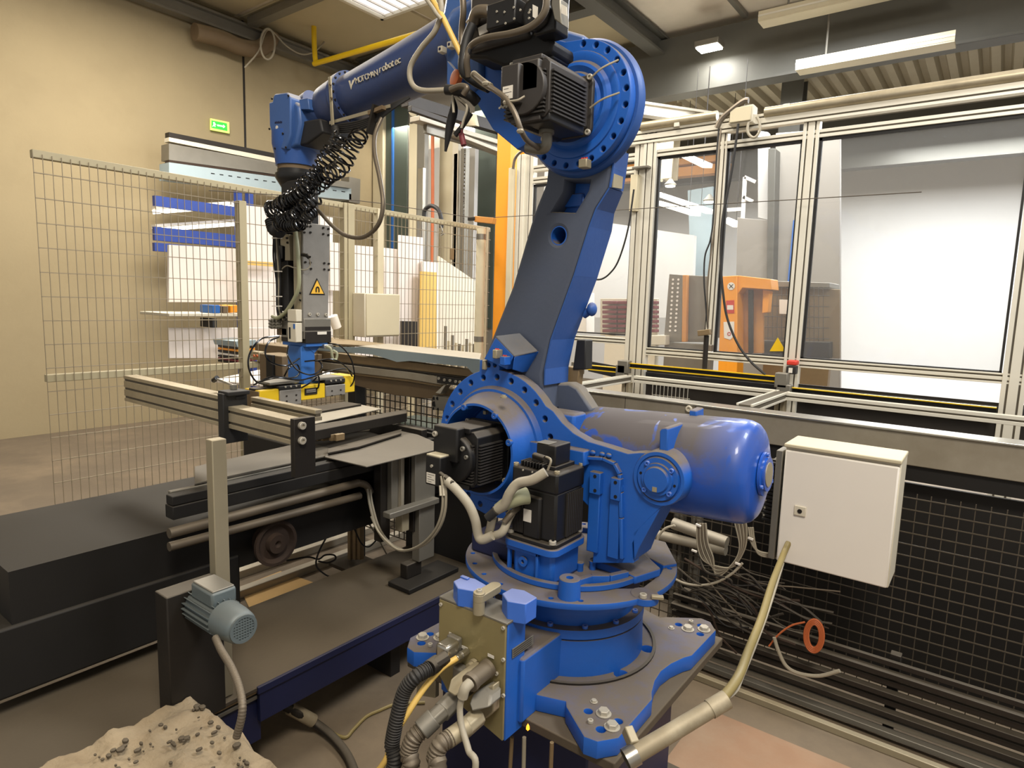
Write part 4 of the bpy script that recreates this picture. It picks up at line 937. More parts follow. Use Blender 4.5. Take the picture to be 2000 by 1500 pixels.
# magnet bar
XB = XG+.035
def seg(pxa, pxb, m, name, top, bot, dx=0, bev=.003):
    ya, yb = gy(pxa, 760, XB), gy(pxb, 760, XB); zt = atx(600, top, XB).z; zb = atx(600, bot, XB).z
    return MB().box(XB-.11-dx, XB+dx, ya, yb, zb, zt).o(name, m, gr, bev)
seg(507, 693, 'dark_steel', 'backing_beam', 752, 778, -.03)
seg(507, 545, 'yellow', 'magnet_cap', 754, 793, 0); seg(587, 635, 'yellow', 'magnet_body', 752, 781, 0); seg(673, 693, 'yellow', 'magnet_cap', 741, 776, 0)
for a_, c_ in ((545, 587), (635, 673)):
    o_ = seg(a_, c_, 'plate_grey', 'clamp_plate', 757, 787 if a_ < 600 else 779, .006)
    seg(a_-1, c_, 'black_soft', 'clamp_head', 745 if a_ > 600 else 749, 757 if a_ < 600 else 754, .006)
    for f in (.25, .5, .75): bolt(gr, V((XB+.0065, gy(a_+(c_-a_)*f, 760, XB), atx(600, 751 if a_ < 600 else 748, XB).z)), (1, 0, 0), .004, 'steel', 'cap')
    for f, h in ((.3, .4), (.75, .4), (.3, .75), (.75, .75)):
        zt = atx(600, 757, XB).z; zb = atx(600, 785, XB).z; bolt(gr, V((XB+.0065, gy(a_+(c_-a_)*f, 760, XB), zt+(zb-zt)*h)), (1, 0, 0), .0035, 'dark_steel', 'cap')
    MB().box(XB-.10, XB+.0, gy(a_-18, 750, XB), gy(c_-2, 750, XB), atx(600, 746, XB).z, atx(600, 741, XB).z).o('mount_flat', 'steel_grey', gr, .002)
pA, pB = atx(595, 759, XB+.001), atx(619, 769, XB+.001); MB().box(XB, XB+.004, pA.y, pB.y, pB.z, pA.z).o('rating_plate', 'dark_steel', gr)
for i in range(3): MB().box(XB+.004, XB+.0048, pA.y+.006, pB.y-.008, pA.z-.007-i*.005, pA.z-.006-i*.005).o('rating_print', 'label', gr)
ya = gy(507, 760, XB); MB().box(XB-.10, XB-.002, ya-.004, ya, atx(600, 788, XB).z, atx(600, 756, XB).z).o('magnet_brown_end', 'brown_box', gr, .001)  # thin brown slab laid over the yellow cap's own end face
# free black cables around the magnet bar
def px3(l): return [atx(a, b_, XG+d) for a, b_, d in l]
for l in ([(545, 656, .02), (510, 662, .05), (488, 690, .06), (486, 720, .06), (500, 745, .03), (520, 752, .02)],
          [(545, 658, .04), (525, 668, .05), (518, 690, .06), (530, 708, .06), (560, 714, .03), (585, 700, .02)],
          [(563, 676, .03), (562, 695, .06), (580, 722, .07), (608, 732, .06), (628, 720, .05), (622, 705, .02), (595, 706, .01)],
          [(500, 748, .04), (540, 738, .08), (590, 742, .09), (640, 726, .06), (675, 720, .03), (690, 730, .03)],
          [(640, 670, .0), (665, 676, .04), (685, 700, .06), (692, 730, .06), (688, 750, .04), (674, 760, .02)],
          [(615, 705, .02), (650, 702, .05), (675, 716, .06), (688, 735, .05)],
          [(588, 758, .05), (610, 745, .07), (622, 735, .06), (622, 755, .05), (615, 762, .03)],
          [(555, 735, .04), (565, 718, .06), (580, 712, .03), (585, 728, .03), (570, 738, .05), (530, 736, .05), (495, 752, .02)]):
    MB().tube(px3(l), .0035, 6).o('magnet_cable', 'black_gloss', gr)
MB().tube(px3([(630, 676, .0), (645, 680, .03), (650, 700, .03), (656, 702, .02), (658, 690, .02), (650, 684, .01)]), .006, 8).o('hook_hose', 'hose_green', gr)
MB().box(XG-.02, XG+.02, gy(628, 674), gy(646, 672), gz(680, 640), gz(672, 640)).o('clevis', 'steel', gr, .003)

# ================================================================== hoses and cables on the robot
def cab(name, pts, r, m, label, n=10, corr=False, pitch=.008, parent=None, cat='cable', group=None):
    b = MB()
    P = [aty(a, b_, d) for a, b_, d in pts]
    b.corr(P, r, pitch) if corr else b.tube(P, r, n)
    o = b.o(name, m, parent)
    if parent is None: tag(o, label, cat, group)
    return o
dress = thing('cable_dress_pack', 'black coiled air hoses and grey cables strung from elbow to wrist tool', 'cables', aty(700, 300, 1.7))
cab('grey_hose', [(935, -75, 1.62), (880, -70, 1.52), (857, -30, 1.5), (862, 20, 1.5), (850, 60, 1.5), (822, 95, 1.5), (802, 130, 1.5), (803, 160, 1.5), (822, 176, 1.5), (872, 176, 1.52)], .0085, 'hose_grey', '', parent=dress)
cab('yellow_cable', [(940, -70, 1.64), (870, -85, 1.52), (835, -30, 1.5), (868, 40, 1.5), (905, 120, 1.52), (903, 150, 1.54)], .0085, 'yellow_hose', '', parent=dress)
cab('thin_cable', [(935, -60, 1.6), (860, -80, 1.5), (822, -30, 1.48), (848, 20, 1.48), (862, 38, 1.49)], .006, 'hose_grey', '', parent=dress)
cab('black_cable', [(950, -70, 1.64), (915, -60, 1.6), (904, -30, 1.58), (905, 20, 1.58), (902, 60, 1.6), (901, 95, 1.6)], .010, 'conduit', '', parent=dress)
cab('black_cable', [(923, 48, 1.54), (912, 75, 1.53), (905, 110, 1.52), (906, 140, 1.52), (930, 160, 1.54), (955, 172, 1.55)], .015, 'black_soft', '', parent=dress)
cab('black_cable', [(1060, -75, 1.58), (1075, -60, 1.5), (1068, -30, 1.46), (1065, 20, 1.46), (1040, 50, 1.46), (1000, 65, 1.46), (950, 74, 1.48), (922, 88, 1.5), (912, 115, 1.5), (915, 150, 1.52)], .0095, 'conduit', '', parent=dress)
cab('black_cable', [(960, 70, 1.48), (925, 86, 1.5), (914, 108, 1.5), (914, 140, 1.52), (940, 168, 1.55)], .008, 'black_soft', '', parent=dress)
cab('wrist_cable', [(925, 145, 1.50), (950, 165, 1.46), (985, 190, 1.42), (1005, 220, 1.41), (1018, 255, 1.42), (1030, 275, 1.46), (1052, 290, 1.55)], .0075, 'conduit', '', parent=dress)
cab('brown_sleeve', [(925, 145, 1.51), (940, 158, 1.50), (958, 170, 1.49)], .011, 'hose_grey', '', parent=dress)
cab('junction_sleeve', [(872, 175, 1.52), (900, 178, 1.53), (920, 188, 1.54), (932, 200, 1.56)], .016, 'black_soft', '', parent=dress, n=12)
cab('loop_end', [(880, 175, 1.50), (900, 168, 1.50), (912, 172, 1.5), (905, 185, 1.5)], .009, 'conduit', '', parent=dress)
cab('plug_cable', [(990, 198, 1.415), (1010, 196, 1.41), (1025, 188, 1.42)], .003, 'hose_grey', '', parent=dress)
for px, py in ((948, 163), (989, 200), (1016, 256)): MB().ball(aty(px, py, 1.415), .009, 8, (1.3, .9, .8)).o('cable_tie', 'hose_grey', dress)
b = MB(); p = aty(889, 153, 1.56); b.lathe(p, (-.3, -1, .1), [(-.01, .028), (.004, .026), (.006, .018), (.004, 0)], 24); b.o('red_cap', 'orange_cable', dress)
b = MB(); b.tube([aty(885, 190, 1.55), aty(886, 215, 1.55), aty(878, 250, 1.55), aty(870, 296, 1.55)], .01, 12, 8, rfun=lambda i, n: .004+.011*math.sin(PI*min(1, i/n*1.05))); b.o('rolled_cable_end', 'black_soft', dress)
b = MB(); b.tube([aty(893, 190, 1.54), aty(914, 213, 1.54), aty(905, 240, 1.54), aty(888, 262, 1.54)], .005, 8); b.tube([aty(920, 222, 1.54), aty(905, 245, 1.54), aty(890, 265, 1.54)], .007, 8); b.o('rolled_cable_end', 'black_soft', dress)
b = MB(); b.tube([aty(884, 186, 1.52), aty(885, 205, 1.52), aty(886, 220, 1.52)], .004, 6); b.tube([aty(892, 190, 1.52), aty(912, 208, 1.52), aty(905, 236, 1.52), aty(901, 250, 1.52)], .004, 6); b.o('tape_strip', 'hose_grey', dress)
b = MB(); b.cyl(aty(901, 262, 1.54), aty(906, 284, 1.54), .009); b.tube([aty(900, 240, 1.54), aty(902, 252, 1.54), aty(902, 262, 1.54)], .004, 6); b.o('hanging_plug', 'maroon', dress)
# loop of hose from forearm to tool
cab('loop_hose', [(748, 225, 1.7), (733, 262, 1.66), (732, 300, 1.62), (742, 350, 1.6), (748, 400, 1.58), (738, 440, 1.58), (710, 463, 1.6), (676, 460, 1.62), (648, 440, 1.64), (622, 412, 1.66), (600, 400, 1.68), (584, 408, 1.70), (578, 440, 1.68)], .008, 'conduit', '', parent=dress)
# brackets and cables under the forearm
for i in range(5):
    cab('underside_cable', [(648, 246+i*3, 1.70), (690, 240+i*4, 1.69), (730, 228+i*3, 1.69), (765, 205+i*2, 1.70), (800, 190, 1.74)], .0055, 'black_soft', '', parent=dress, n=6)
MB().bar(aty(735, 205, 1.68), aty(722, 262, 1.68), .012, .03, (0, 1, 0)).o('cable_bracket', 'dark_steel', dress)
MB().bar(aty(644, 240, 1.69), aty(762, 207, 1.69), .004, .012).o('cable_bar', 'tan_metal', dress)
MB().bar(aty(722, 222, 1.68), aty(750, 210, 1.68), .02, .014).o('cable_bar', 'brown_box', dress)
# coiled air hoses
def coil(pts, R, r, turns):
    MB().coil([aty(a, b_, d) for a, b_, d in pts], R, r, turns).o('coiled_air_hose', 'black_gloss', dress)
coil([(702, 258, 1.66), (690, 285, 1.62), (665, 325, 1.6), (630, 352, 1.6), (590, 380, 1.58), (548, 402, 1.58), (532, 408, 1.6)], .031, .0044, 26)
coil([(668, 265, 1.64), (655, 295, 1.62), (632, 330, 1.6), (600, 368, 1.58), (572, 395, 1.58), (548, 425, 1.6)], .029, .0044, 23)
coil([(648, 285, 1.68), (622, 330, 1.64), (590, 365, 1.62), (560, 392, 1.6), (530, 418, 1.62)], .026, .0044, 20)
coil([(618, 385, 1.58), (595, 405, 1.56), (570, 425, 1.56), (545, 440, 1.58)], .026, .0046, 13)
coil([(545, 425, 1.56), (560, 440, 1.55), (585, 438, 1.55), (600, 425, 1.56), (612, 412, 1.56)], .022, .0042, 17)
MB().corr([aty(531, 430, 1.6), aty(536, 447, 1.6), aty(548, 452, 1.6)], .03, .009, 14).o('hose_holder', 'black_soft', dress)
b = MB(); b.corr([aty(655, 250, 1.68), aty(656, 262, 1.67), aty(648, 280, 1.66)], .017, .01); b.o('hose_boot', 'black_soft', dress)
# hoses at the shoulder motors
mh = thing('motor_hoses', 'grey taped hoses linking the two shoulder motors above the turntable', 'hoses', aty(930, 1050, 1.45))
cab('taped_hose', [(872, 938, 1.41), (893, 958, 1.42), (915, 985, 1.43), (928, 1015, 1.44), (934, 1045, 1.45), (942, 1054, 1.45), (962, 1046, 1.46)], .0145, 'hose_grey', '', parent=mh, n=14)
cab('taped_hose', [(1066, 922, 1.50), (1040, 937, 1.48), (1012, 944, 1.47), (996, 962, 1.46), (985, 985, 1.46), (968, 998, 1.46)], .0145, 'hose_grey', '', parent=mh, n=14)
cab('taped_hose', [(962, 1010, 1.46), (958, 1030, 1.47), (955, 1046, 1.48), (980, 1040, 1.48), (992, 1015, 1.5), (1000, 1000, 1.52)], .013, 'hose_grey', '', parent=mh, n=14)
cab('dark_hose', [(985, 1020, 1.48), (1000, 1002, 1.50), (1012, 992, 1.54)], .010, 'conduit', '', parent=mh)
b = MB(); b.tube([aty(1030, 968, 1.52), aty(1015, 972, 1.5), aty(990, 983, 1.48), aty(972, 994, 1.47)], .02, 16, 6, rfun=lambda i, n: .026-.010*i/n); b.cyl(aty(975, 992, 1.47), aty(956, 1008, 1.45), .013); b.o('cable_elbow', 'hose_green', mh)
b = MB(); b.cyl(aty(968, 998, 1.45), aty(952, 1012, 1.44), .014, n=10); b.o('plug_nut', 'black_soft', mh)
cab('thin_lead', [(1070, 918, 1.49), (1076, 900, 1.49), (1068, 893, 1.50), (1052, 892, 1.52)], .0035, 'cable_grey', '', parent=mh)
b = MB(); b.cyl(aty(860, 925, 1.43), aty(884, 944, 1.41), .007); b.cyl(aty(868, 932, 1.43), aty(880, 940, 1.42), .010); b.o('plug_nut', 'dark_steel', mh)
MB().cyl(aty(1045, 890, 1.54), aty(1066, 897, 1.50), .010).o('plug_nut', 'dark_steel', mh)
for i, dx in enumerate((0, 6)):
    cab('ground_wire', [(862+dx, 930, 1.42), (865+dx, 960, 1.41), (863+dx, 1000, 1.41), (850+dx, 1035, 1.42), (825+dx, 1062, 1.45), (795, 1075, 1.5), (770, 1070, 1.6), (740, 1040, 1.75), (725, 1010, 1.9)], .0045, 'cable_grey', '', parent=mh)
    MB().cyl(aty(862+dx, 948, 1.415), aty(863+dx, 968, 1.41), .0075).o('ferrule', 'white_box', mh)

# ================================================================== connectors at the base plate
YP = YC-.002
def conn(px, py, name, lab, parts): 
    t = thing(name, lab, 'connector', aty(px, py, YP)); parts(t); return t
def P1(t):
    b = MB(); c = aty(893, 1262, YP); b.box(c.x-.025, c.x+.02, YP-.02, YP, c.z-.03, c.z+.035); b.o('socket_housing', 'steel_grey', t, .005)
    b = MB(); c = aty(878, 1268, YP-.04); b.box(c.x-.022, c.x+.022, YP-.075, YP-.02, c.z-.022, c.z+.026); b.o('hood', 'steel', t, .008)
    b = MB(); b.cyl(aty(872, 1283, 1.22), aty(843, 1302, 1.17), .019, .018, 8); b.cyl(aty(855, 1294, 1.2), aty(838, 1306, 1.16), .022); b.o('gland', 'dark_steel', t, .002)
    b = MB(); b.corr([aty(838, 1306, 1.16), aty(812, 1322, 1.12), aty(790, 1350, 1.1), aty(776, 1400, 1.08), aty(766, 1450, 1.07), aty(758, 1520, 1.06), V((-1.42, 1.02, .15)), V((-1.5, 1.1, .03)), V((-1.62, 1.3, .025))], .0205, .0075, 14); b.o('corrugated_hose', 'black_soft', t)
conn(893, 1262, 'power_connector', 'upper metal-hooded connector with black corrugated hose on the brass-coloured plate', P1)
def P2(t):
    b = MB(); b.cyl(aty(912, 1272, YP), aty(900, 1280, YP-.03), .011, n=8); b.cyl(aty(903, 1278, YP-.02), aty(891, 1287, YP-.05), .0095); b.o('coupling', 'steel', t, .001)
    b = MB(); b.tube([aty(893, 1285, 1.24), aty(862, 1306, 1.2), aty(828, 1345, 1.15), aty(795, 1395, 1.1), aty(765, 1445, 1.07), aty(735, 1510, 1.05), V((-1.50, 1.0, .12)), V((-1.56, 1.05, .015)), V((-1.7, 1.25, .012))], .0085, 12); b.o('hose', 'yellow_hose', t)
conn(912, 1272, 'air_line', 'yellow air hose screwed into the brass-coloured plate beside the upper connector', P2)
def P3(t):
    b = MB(); b.cyl(aty(957, 1302, YP), aty(946, 1311, YP-.02), .026); b.cyl(aty(948, 1309, YP-.02), aty(922, 1330, YP-.085), .024, .0225); b.cyl(aty(924, 1328, YP-.08), aty(917, 1335, YP-.095), .025); b.o('round_plug', 'conduit', t, .001)
    b = MB(); b.tube([aty(918, 1334, 1.19), aty(908, 1345, 1.17), aty(903, 1362, 1.165)], .014, 12); b.o('cable_boot', 'hose_grey', t)
    b = MB(); b.tube([aty(903, 1358, 1.165), aty(898, 1385, 1.16), aty(902, 1420, 1.15), aty(915, 1465, 1.13), aty(926, 1515, 1.12), V((-1.04, 1.13, .2)), V((-1.08, 1.15, .03)), V((-1.2, 1.2, .012))], .0085, 10); b.o('cable', 'hose_grey', t)
conn(957, 1302, 'signal_connector', 'round grey plug with a thin grey cable on the brass-coloured plate', P3)
def P4(t):
    b = MB(); c = aty(912, 1318, YP); b.box(c.x-.03, c.x+.03, YP-.03, YP, c.z-.045, c.z+.03); b.o('socket_housing', 'steel_grey', t, .006)
    b = MB(); b.prism([aty(872, 1352, 1.17), aty(880, 1325, 1.19), aty(905, 1308, 1.23), aty(920, 1315, 1.22), aty(915, 1340, 1.19), aty(888, 1362, 1.165)], (.0, .06, .0)); b.o('hood', 'tan_metal', t, .006)
    b = MB(); b.cyl(aty(885, 1368, 1.2), aty(862, 1392, 1.15), .028, .027, 8); b.cyl(aty(868, 1385, 1.16), aty(826, 1424, 1.10), .024, .023, 8); b.cyl(aty(848, 1402, 1.13), aty(822, 1427, 1.095), .027); b.o('gland', 'steel_grey', t, .003)
    b = MB(); b.corr([aty(824, 1425, 1.10), aty(808, 1442, 1.08), aty(798, 1470, 1.07), aty(792, 1520, 1.06), V((-1.33, 1.04, .15)), V((-1.4, 1.14, .035)), V((-1.5, 1.35, .028))], .0235, .0085, 14); b.o('corrugated_hose', 'conduit', t)
conn(912, 1330, 'power_connector', 'left of the two lower hooded connectors on the brass-coloured plate, with thick ribbed hose', P4)
def P5(t):
    b = MB(); b.py(ys([(935, 1345), (968, 1335), (968, 1388), (955, 1400), (932, 1410), (930, 1370)], YP-.02), YP-.03, YP); b.o('socket_housing', 'tan_metal', t, .004)
    b = MB(); b.prism([aty(915, 1375, 1.2), aty(922, 1355, 1.22), aty(945, 1345, 1.25), aty(958, 1360, 1.24), aty(957, 1382, 1.22), aty(920, 1392, 1.19)], (.0, .05, 0)); b.o('hood', 'steel_grey', t, .006)
    b = MB(); b.cyl(aty(935, 1398, 1.23), aty(905, 1425, 1.17), .026, .025, 8); b.cyl(aty(915, 1416, 1.18), aty(872, 1446, 1.12), .024, .023); b.o('gland', 'tan_metal', t, .003)
    b = MB(); b.corr([aty(880, 1440, 1.13), aty(860, 1455, 1.1), aty(850, 1480, 1.09), aty(845, 1520, 1.08), V((-1.24, 1.07, .15)), V((-1.3, 1.2, .035)), V((-1.4, 1.42, .028))], .0235, .0085, 14); b.o('corrugated_hose', 'conduit', t)
conn(950, 1370, 'power_connector', 'right of the two lower hooded connectors on the brass-coloured plate, with thick ribbed hose', P5)
p = aty(927, 1296, YP); b = MB(); b.lathe(p, (0, -1, 0), [(0, .015), (.012, .015), (.012, .011), (.026, .011), (.028, 0)], 20); tag(b.o('blind_plug', 'tan_metal', None), 'small capped round socket between the yellow hose and the round grey plug', 'connector')
for px, py in ((883, 1239), (908, 1265), (959, 1281)):
    p = aty(px, py, YP); MB().box(p.x-.011, p.x+.011, YP-.001, YP, p.z-.005, p.z+.004).o('tag_plate', 'label', rob)
# ================================================================== infeed table, fixture and platform on the left
YX = 1.33
# aluminium profile section bar helper: grooved bar along x
def profile_x(name, m, parent, x0, x1, yc, zc, w_=.04, h_=.08, n=2):
    b = MB(); b.mi = 1; b.box(x0+.001, x1-.001, yc-w_/2+.005, yc+w_/2-.005, zc-h_/2+.004, zc+h_/2-.004); b.mi = 0
    s = h_/n; e = [zc-h_/2]
    for i in range(n): c = zc-h_/2+(i+.5)*s; e += [c-.005, c+.005]
    e.append(zc+h_/2)
    for i in range(0, len(e), 2): b.box(x0, x1, yc-w_/2, yc+w_/2, e[i], e[i+1])
    return b.o(name, [m, 'groove'], parent, .0015)
def profile_y(name, m, parent, y0, y1, xc, zc, w_=.04, h_=.04, n=1):
    b = MB(); b.mi = 1; b.box(xc-w_/2+.005, xc+w_/2-.005, y0+.001, y1-.001, zc-h_/2+.005, zc+h_/2-.005); b.mi = 0
    t = .013
    for sx in (-1, 1):
        for sz in (-1, 1):
            x_ = xc+sx*(w_/2-t/2); z_0 = zc+sz*(h_/2-t/2); b.box(x_-t/2, x_+t/2, y0, y1, z_0-t/2, z_0+t/2)
    return b.o(name, [m, 'groove'], parent, .001)
def profile_z(name, m, parent, xc, yc, z0, z1, w_=.04, d_=.04, n=1):
    b = MB(); b.mi = 1; b.box(xc-w_/2+.004, xc+w_/2-.004, yc-d_/2+.006, yc+d_/2-.006, z0, z1-.001); b.mi = 0
    e = [xc-w_/2]
    for i in range(n): c = xc-w_/2+(i+.5)*w_/n; e += [c-.005, c+.005]
    e.append(xc+w_/2)
    for i in range(0, len(e), 2): b.box(e[i], e[i+1], yc-d_/2, yc+d_/2, z0, z1)
    return b.o(name, [m, 'groove'], parent, .0015)
fx_ = thing('clamping_fixture', 'aluminium profile cross-beam between two black steel uprights in front of the yellow magnets', 'fixture', (-2.2, YX, 1.05))
pe = aty(586, 868, 1.30)
xe = pe.x
b = MB(); b.box(xe-.012, xe+.012, 1.27, 1.355, atx(586, 930, xe).z, atx(586, 816, xe).z); b.o('upright', 'dark_steel', fx_, .002)
for py in (831, 860): 
    p = atx(588, py, xe+.0125); bolt(fx_, p, (1, 0, 0), .0135, 'steel', 'cap')
x2 = aty(450, 800, 1.30).x
b = MB(); b.box(x2-.02, x2+.02, 1.26, 1.36, aty(445, 870, 1.26).z, aty(445, 772, 1.26).z); b.box(x2-.035, x2+.04, 1.27, 1.36, aty(445, 776, 1.26).z, aty(445, 768, 1.26).z); b.o('upright', 'black_soft', fx_, .003)
zt = aty(570, 826, 1.28).z
profile_x('profile_beam', 'alu_old', fx_, x2+.02, xe-.012, 1.31, zt-.036, .06, .085, 2)
profile_x('profile_beam', 'alu_old', fx_, x2+.0, xe-.03, 1.40, zt+.01, .03, .04, 1)
profile_x('profile_beam', 'alu_old', fx_, x2-.9, x2-.02, 1.31, zt-.02, .06, .12, 3)
p = aty(456, 757, 1.33); MB().cyl((p.x, p.y, p.z-.03), (p.x, p.y, p.z+.012), .013).o('clamp_post', 'steel_grey', fx_)
MB().box(p.x-.03, p.x+.05, p.y-.02, p.y+.02, p.z-.04, p.z-.028).o('clamp_base', 'black_soft', fx_, .002)
b = MB(); b.cyl(p+V((0, 0, .008)), aty(420, 739, 1.33), .005, n=10); b.o('clamp_rod', 'steel', fx_)
b = MB(); b.cyl(aty(417, 743, 1.33), aty(424, 738, 1.33), .010, n=12); b.o('clamp_pad', 'black_gloss', fx_)

ZT = 1.02
it = thing('infeed_table', 'dark steel infeed table frame with rollers and plates left of the robot', 'machine', (-2.7, 2.0, .3))
def slab(pts, z, th, m, name, par, bev=.002):
    return MB().pz(zs(pts, z), z-th, z).o(name, m, par, bev)
tag(slab([(380, 944), (410, 937), (600, 897), (673, 883), (598, 862), (380, 911)], ZT, .008, 'plate_dark' if 'plate_dark' in MATS else 'steel_grey', 'sheet_metal_plate', None), 'front grey steel plate lying under the profile fixture', 'plate', None)
tag(slab([(634, 892), (716, 911), (872, 873), (790, 837), (640, 884)], ZT+.004, .006, 'plate_dark', 'sheet_metal_plate', None), 'large grey steel plate between fixture and black shoulder motor', 'plate', None)
tag(slab([(640, 884), (700, 872), (784, 846), (784, 838), (640, 876)], ZT+.02, .01, 'dark_steel', 'stop_bar', None), 'narrow dark stop bar at the back of the large grey plate', 'bar', None)
tr = thing('sheet_tray', 'dark-rimmed tray holding a dusty pale steel sheet below the yellow magnets', 'tray', atz(690, 810, 1.10))
ZS = 1.12
slab([(588, 834), (795, 799), (795, 806), (588, 846)], ZS, .05, 'dark_steel', 'front_rim', tr, .004)
slab([(585, 806), (690, 787), (745, 798), (588, 833), (560, 820)], ZS-.004, .006, 'beam_steel', 'sheet', tr)
slab([(556, 803), (672, 784), (706, 789), (580, 811)], ZS+.008, .012, 'dark_steel', 'rear_rim', tr)
# frame beneath: rails along the conveyor direction
def rail(p, q, x, w_, h_, m, name):
    a_, c_ = atx(*p, x), atx(*q, x); a_.z = c_.z = (a_.z+c_.z)/2; return MB().bar(a_, c_, w_, h_).o(name, m, it, .003)
xT = -2.36
rail((330, 968), (740, 893), xT, .05, .035, 'dark_machine', 'side_rail')
rail((330, 998), (740, 905), xT, .06, .05, 'dark_machine', 'side_rail')
rail((330, 958), (600, 908), xT-.05, .02, .012, 'steel_grey', 'guide_strip')
for (a_, c_, r) in (((330, 1042), (700, 943), .019), ((330, 1068), (703, 968), .017)):
    p, q_ = atx(*a_, xT+.02), atx(*c_, xT+.02); MB().cyl(p, q_, r, n=20).o('conduit_pipe', 'conduit', it)
b = MB(); b.tube([atx(700, 943, xT+.02), atx(715, 948, xT+.02), atx(724, 962, xT+.02)], .017, 12); b.o('rubber_bend', 'conduit', it)
fbox('machine_body', 'dark_machine', it, -3.1, -2.45, .6, 2.6, .60, .84)
fbox('machine_body', 'dark_machine', it, -2.95, -2.44, .5, 1.38, .42, .66, bevel=.01)
fbox('under_frame', 'dark_machine', it, -3.3, -2.45, 1.9, 2.46, .78, .98, bevel=.01)
fbox('cross_rail', 'dark_steel', it, -3.4, -2.4, 2.40, 2.44, .98, 1.05, bevel=.002)
fbox('cross_rail', 'dark_machine', it, -3.3, -1.95, 2.45, 2.47, .80, 1.03, bevel=.004)
for px in (616, 626, 642, 652):
    p, q_ = aty(px, 848, 1.9), aty(px+5, 862, 1.9); MB().box(p.x, q_.x, 1.9, 1.95, q_.z, p.z).o('roller_end', 'rail_brown', it, .002)
p = atz(720, 838, 1.0); MB().cyl(p+V((-.1, -.12, 0)), p+V((.03, .14, 0)), .022).o('roller', 'beam_steel', it)
# wheel
wc = atx(541, 1062, xT); b = MB(); b.lathe(wc+V((-.10, 0, 0)), (1, 0, 0), [(0, .062), (.05, .066), (.085, .098), (.10, .098), (.10, .085), (.085, .07), (.085, .045), (.11, .04), (.11, .015), (.09, .0)], 36); tag(b.o('flanged_wheel', 'rust'), 'rusty flanged steel wheel under the infeed table', 'wheel')
# small stand
st = thing('sensor_stand', 'small tan upright bracket with hanging wires under the table', 'stand', atz(690, 1100, .02))
xS = -2.75
for px in (684, 694, 703): p = aty(px, 1015, 2.35); q_ = aty(px, 1092, 2.35); MB().box(p.x-.014, p.x+.014, 2.34, 2.37, q_.z, p.z).o('post', 'rail_brown', st, .002)
p = aty(690, 1100, 2.35); fbox('foot', 'dark_steel', st, p.x-.1, p.x+.10, 2.25, 2.45, p.z-.01, p.z+.01)
MB().py(ys([(662, 994), (704, 984), (704, 1005), (688, 1012), (664, 1004)], 2.33), 2.30, 2.36).o('head', 'rail_brown', st, .004)
# vertical slide columns
vc = thing('lift_columns', 'group of grey steel lift columns with cross brackets on a dark foot', 'machine', (-2.2, 2.15, .36))
def colx(pxa, pxb, top, bot, x, m, name='column', d=.05):
    ya, yb = atx(pxa, 950, x).y, atx(pxb, 950, x).y; return MB().box(x-d, x, ya, yb, max(.376, atx(pxa, bot, x).z), min(1.008, atx(pxa, top, x).z)).o(name, m, vc, .003)
colx(742, 862, 870, 1000, -2.34, 'dark_machine'); colx(744, 762, 870, 1060, -2.28, 'dark_steel'); colx(765, 782, 873, 1010, -2.25, 'steel_grey'); colx(784, 790, 873, 1000, -2.23, 'beam_steel'); colx(800, 808, 873, 1000, -2.22, 'dark_steel')
colx(811, 850, 868, 985, -2.18, 'steel_grey', d=.03); colx(808, 822, 986, 1040, -2.2, 'dark_steel'); colx(820, 850, 990, 1098, -2.17, 'steel_grey'); colx(786, 800, 1000, 1040, -2.19, 'tan_metal')
def brx(pa, pb, x, m='steel_grey'):
    a_, c_ = atx(*pa, x), atx(*pb, x); z = (a_.z+c_.z)/2; return MB().box(x-.05, x, a_.y, c_.y, z-.014, z+.014).o('cross_bracket', m, vc, .004)
brx((762, 985), (858, 1000), -2.14)
fbox('foot', 'dark_machine', vc, -2.25, -2.10, 2.03, 2.38, .352, .376, bevel=.004)
fbox('foot_block', 'dark_steel', vc, -2.24, -2.19, 2.10, 2.2, .376, .45, bevel=.005)
# dark cabinet side behind columns
tag(fbox('dark_cabinet', 'black_soft', None, -2.6, -1.95, 2.48, 2.51, .0, 1.04, bevel=.004), 'black sheet-metal cabinet behind the lift columns', 'cabinet')
# loose cables under table
for i, pts in enumerate(([(656, 1018), (640, 1045), (622, 1080), (618, 1105), (635, 1122), (655, 1130)], [(622, 1096), (640, 1099), (655, 1092), (652, 1084), (635, 1084), (622, 1092), (600, 1088), (560, 1095)], [(668, 1010), (690, 1030), (705, 1060), (720, 1068), (735, 1055), (745, 1045)], [(705, 1000), (735, 1045), (760, 1090), (785, 1120)])):
    P_ = [atx(a_, c_, -2.62-.04*i) for a_, c_ in pts]; 
    for p in P_: p.z = max(p.z, .02)
    tag(MB().tube(P_, .0045, 6).o('loose_cable', 'black_soft' if i != 3 else 'cable_grey'), ['dark cable drooping to the floor beside the small stand', 'dark cable curled on the floor behind the cardboard', 'dark cable sagging between small stand and lift columns', 'grey cable running down to the lift column foot'][i], 'cable')
for i, dx in enumerate((0, 5)):
    cabp = [atx(718+dx, 955, -2.33), atx(722+dx, 985, -2.3), atx(735+dx, 1030, -2.28), atx(758+dx, 1062, -2.24), atx(790, 1076, -2.12)]
    MB().tube(cabp, .006, 8).o('supply_cable', 'cable_grey', it)
# floor rails
fr = thing('floor_rail', 'pair of long pale floor rails running under the table', 'rail', (-3.2, 2.5, 0))
for x in (-3.35, -3.6, -4.0): MB().box(x-.03, x+.03, .2, 4.5, 0, .05).o('rail', 'beam_steel', fr, .004)
tag(MB().pz(zs([(468, 1148), (548, 1117), (618, 1141), (490, 1196)], 0), .001, .006).o('cardboard_sheet', 'cardboard', None, .001), 'tan cardboard sheet lying on the floor beyond the platform', 'cardboard')
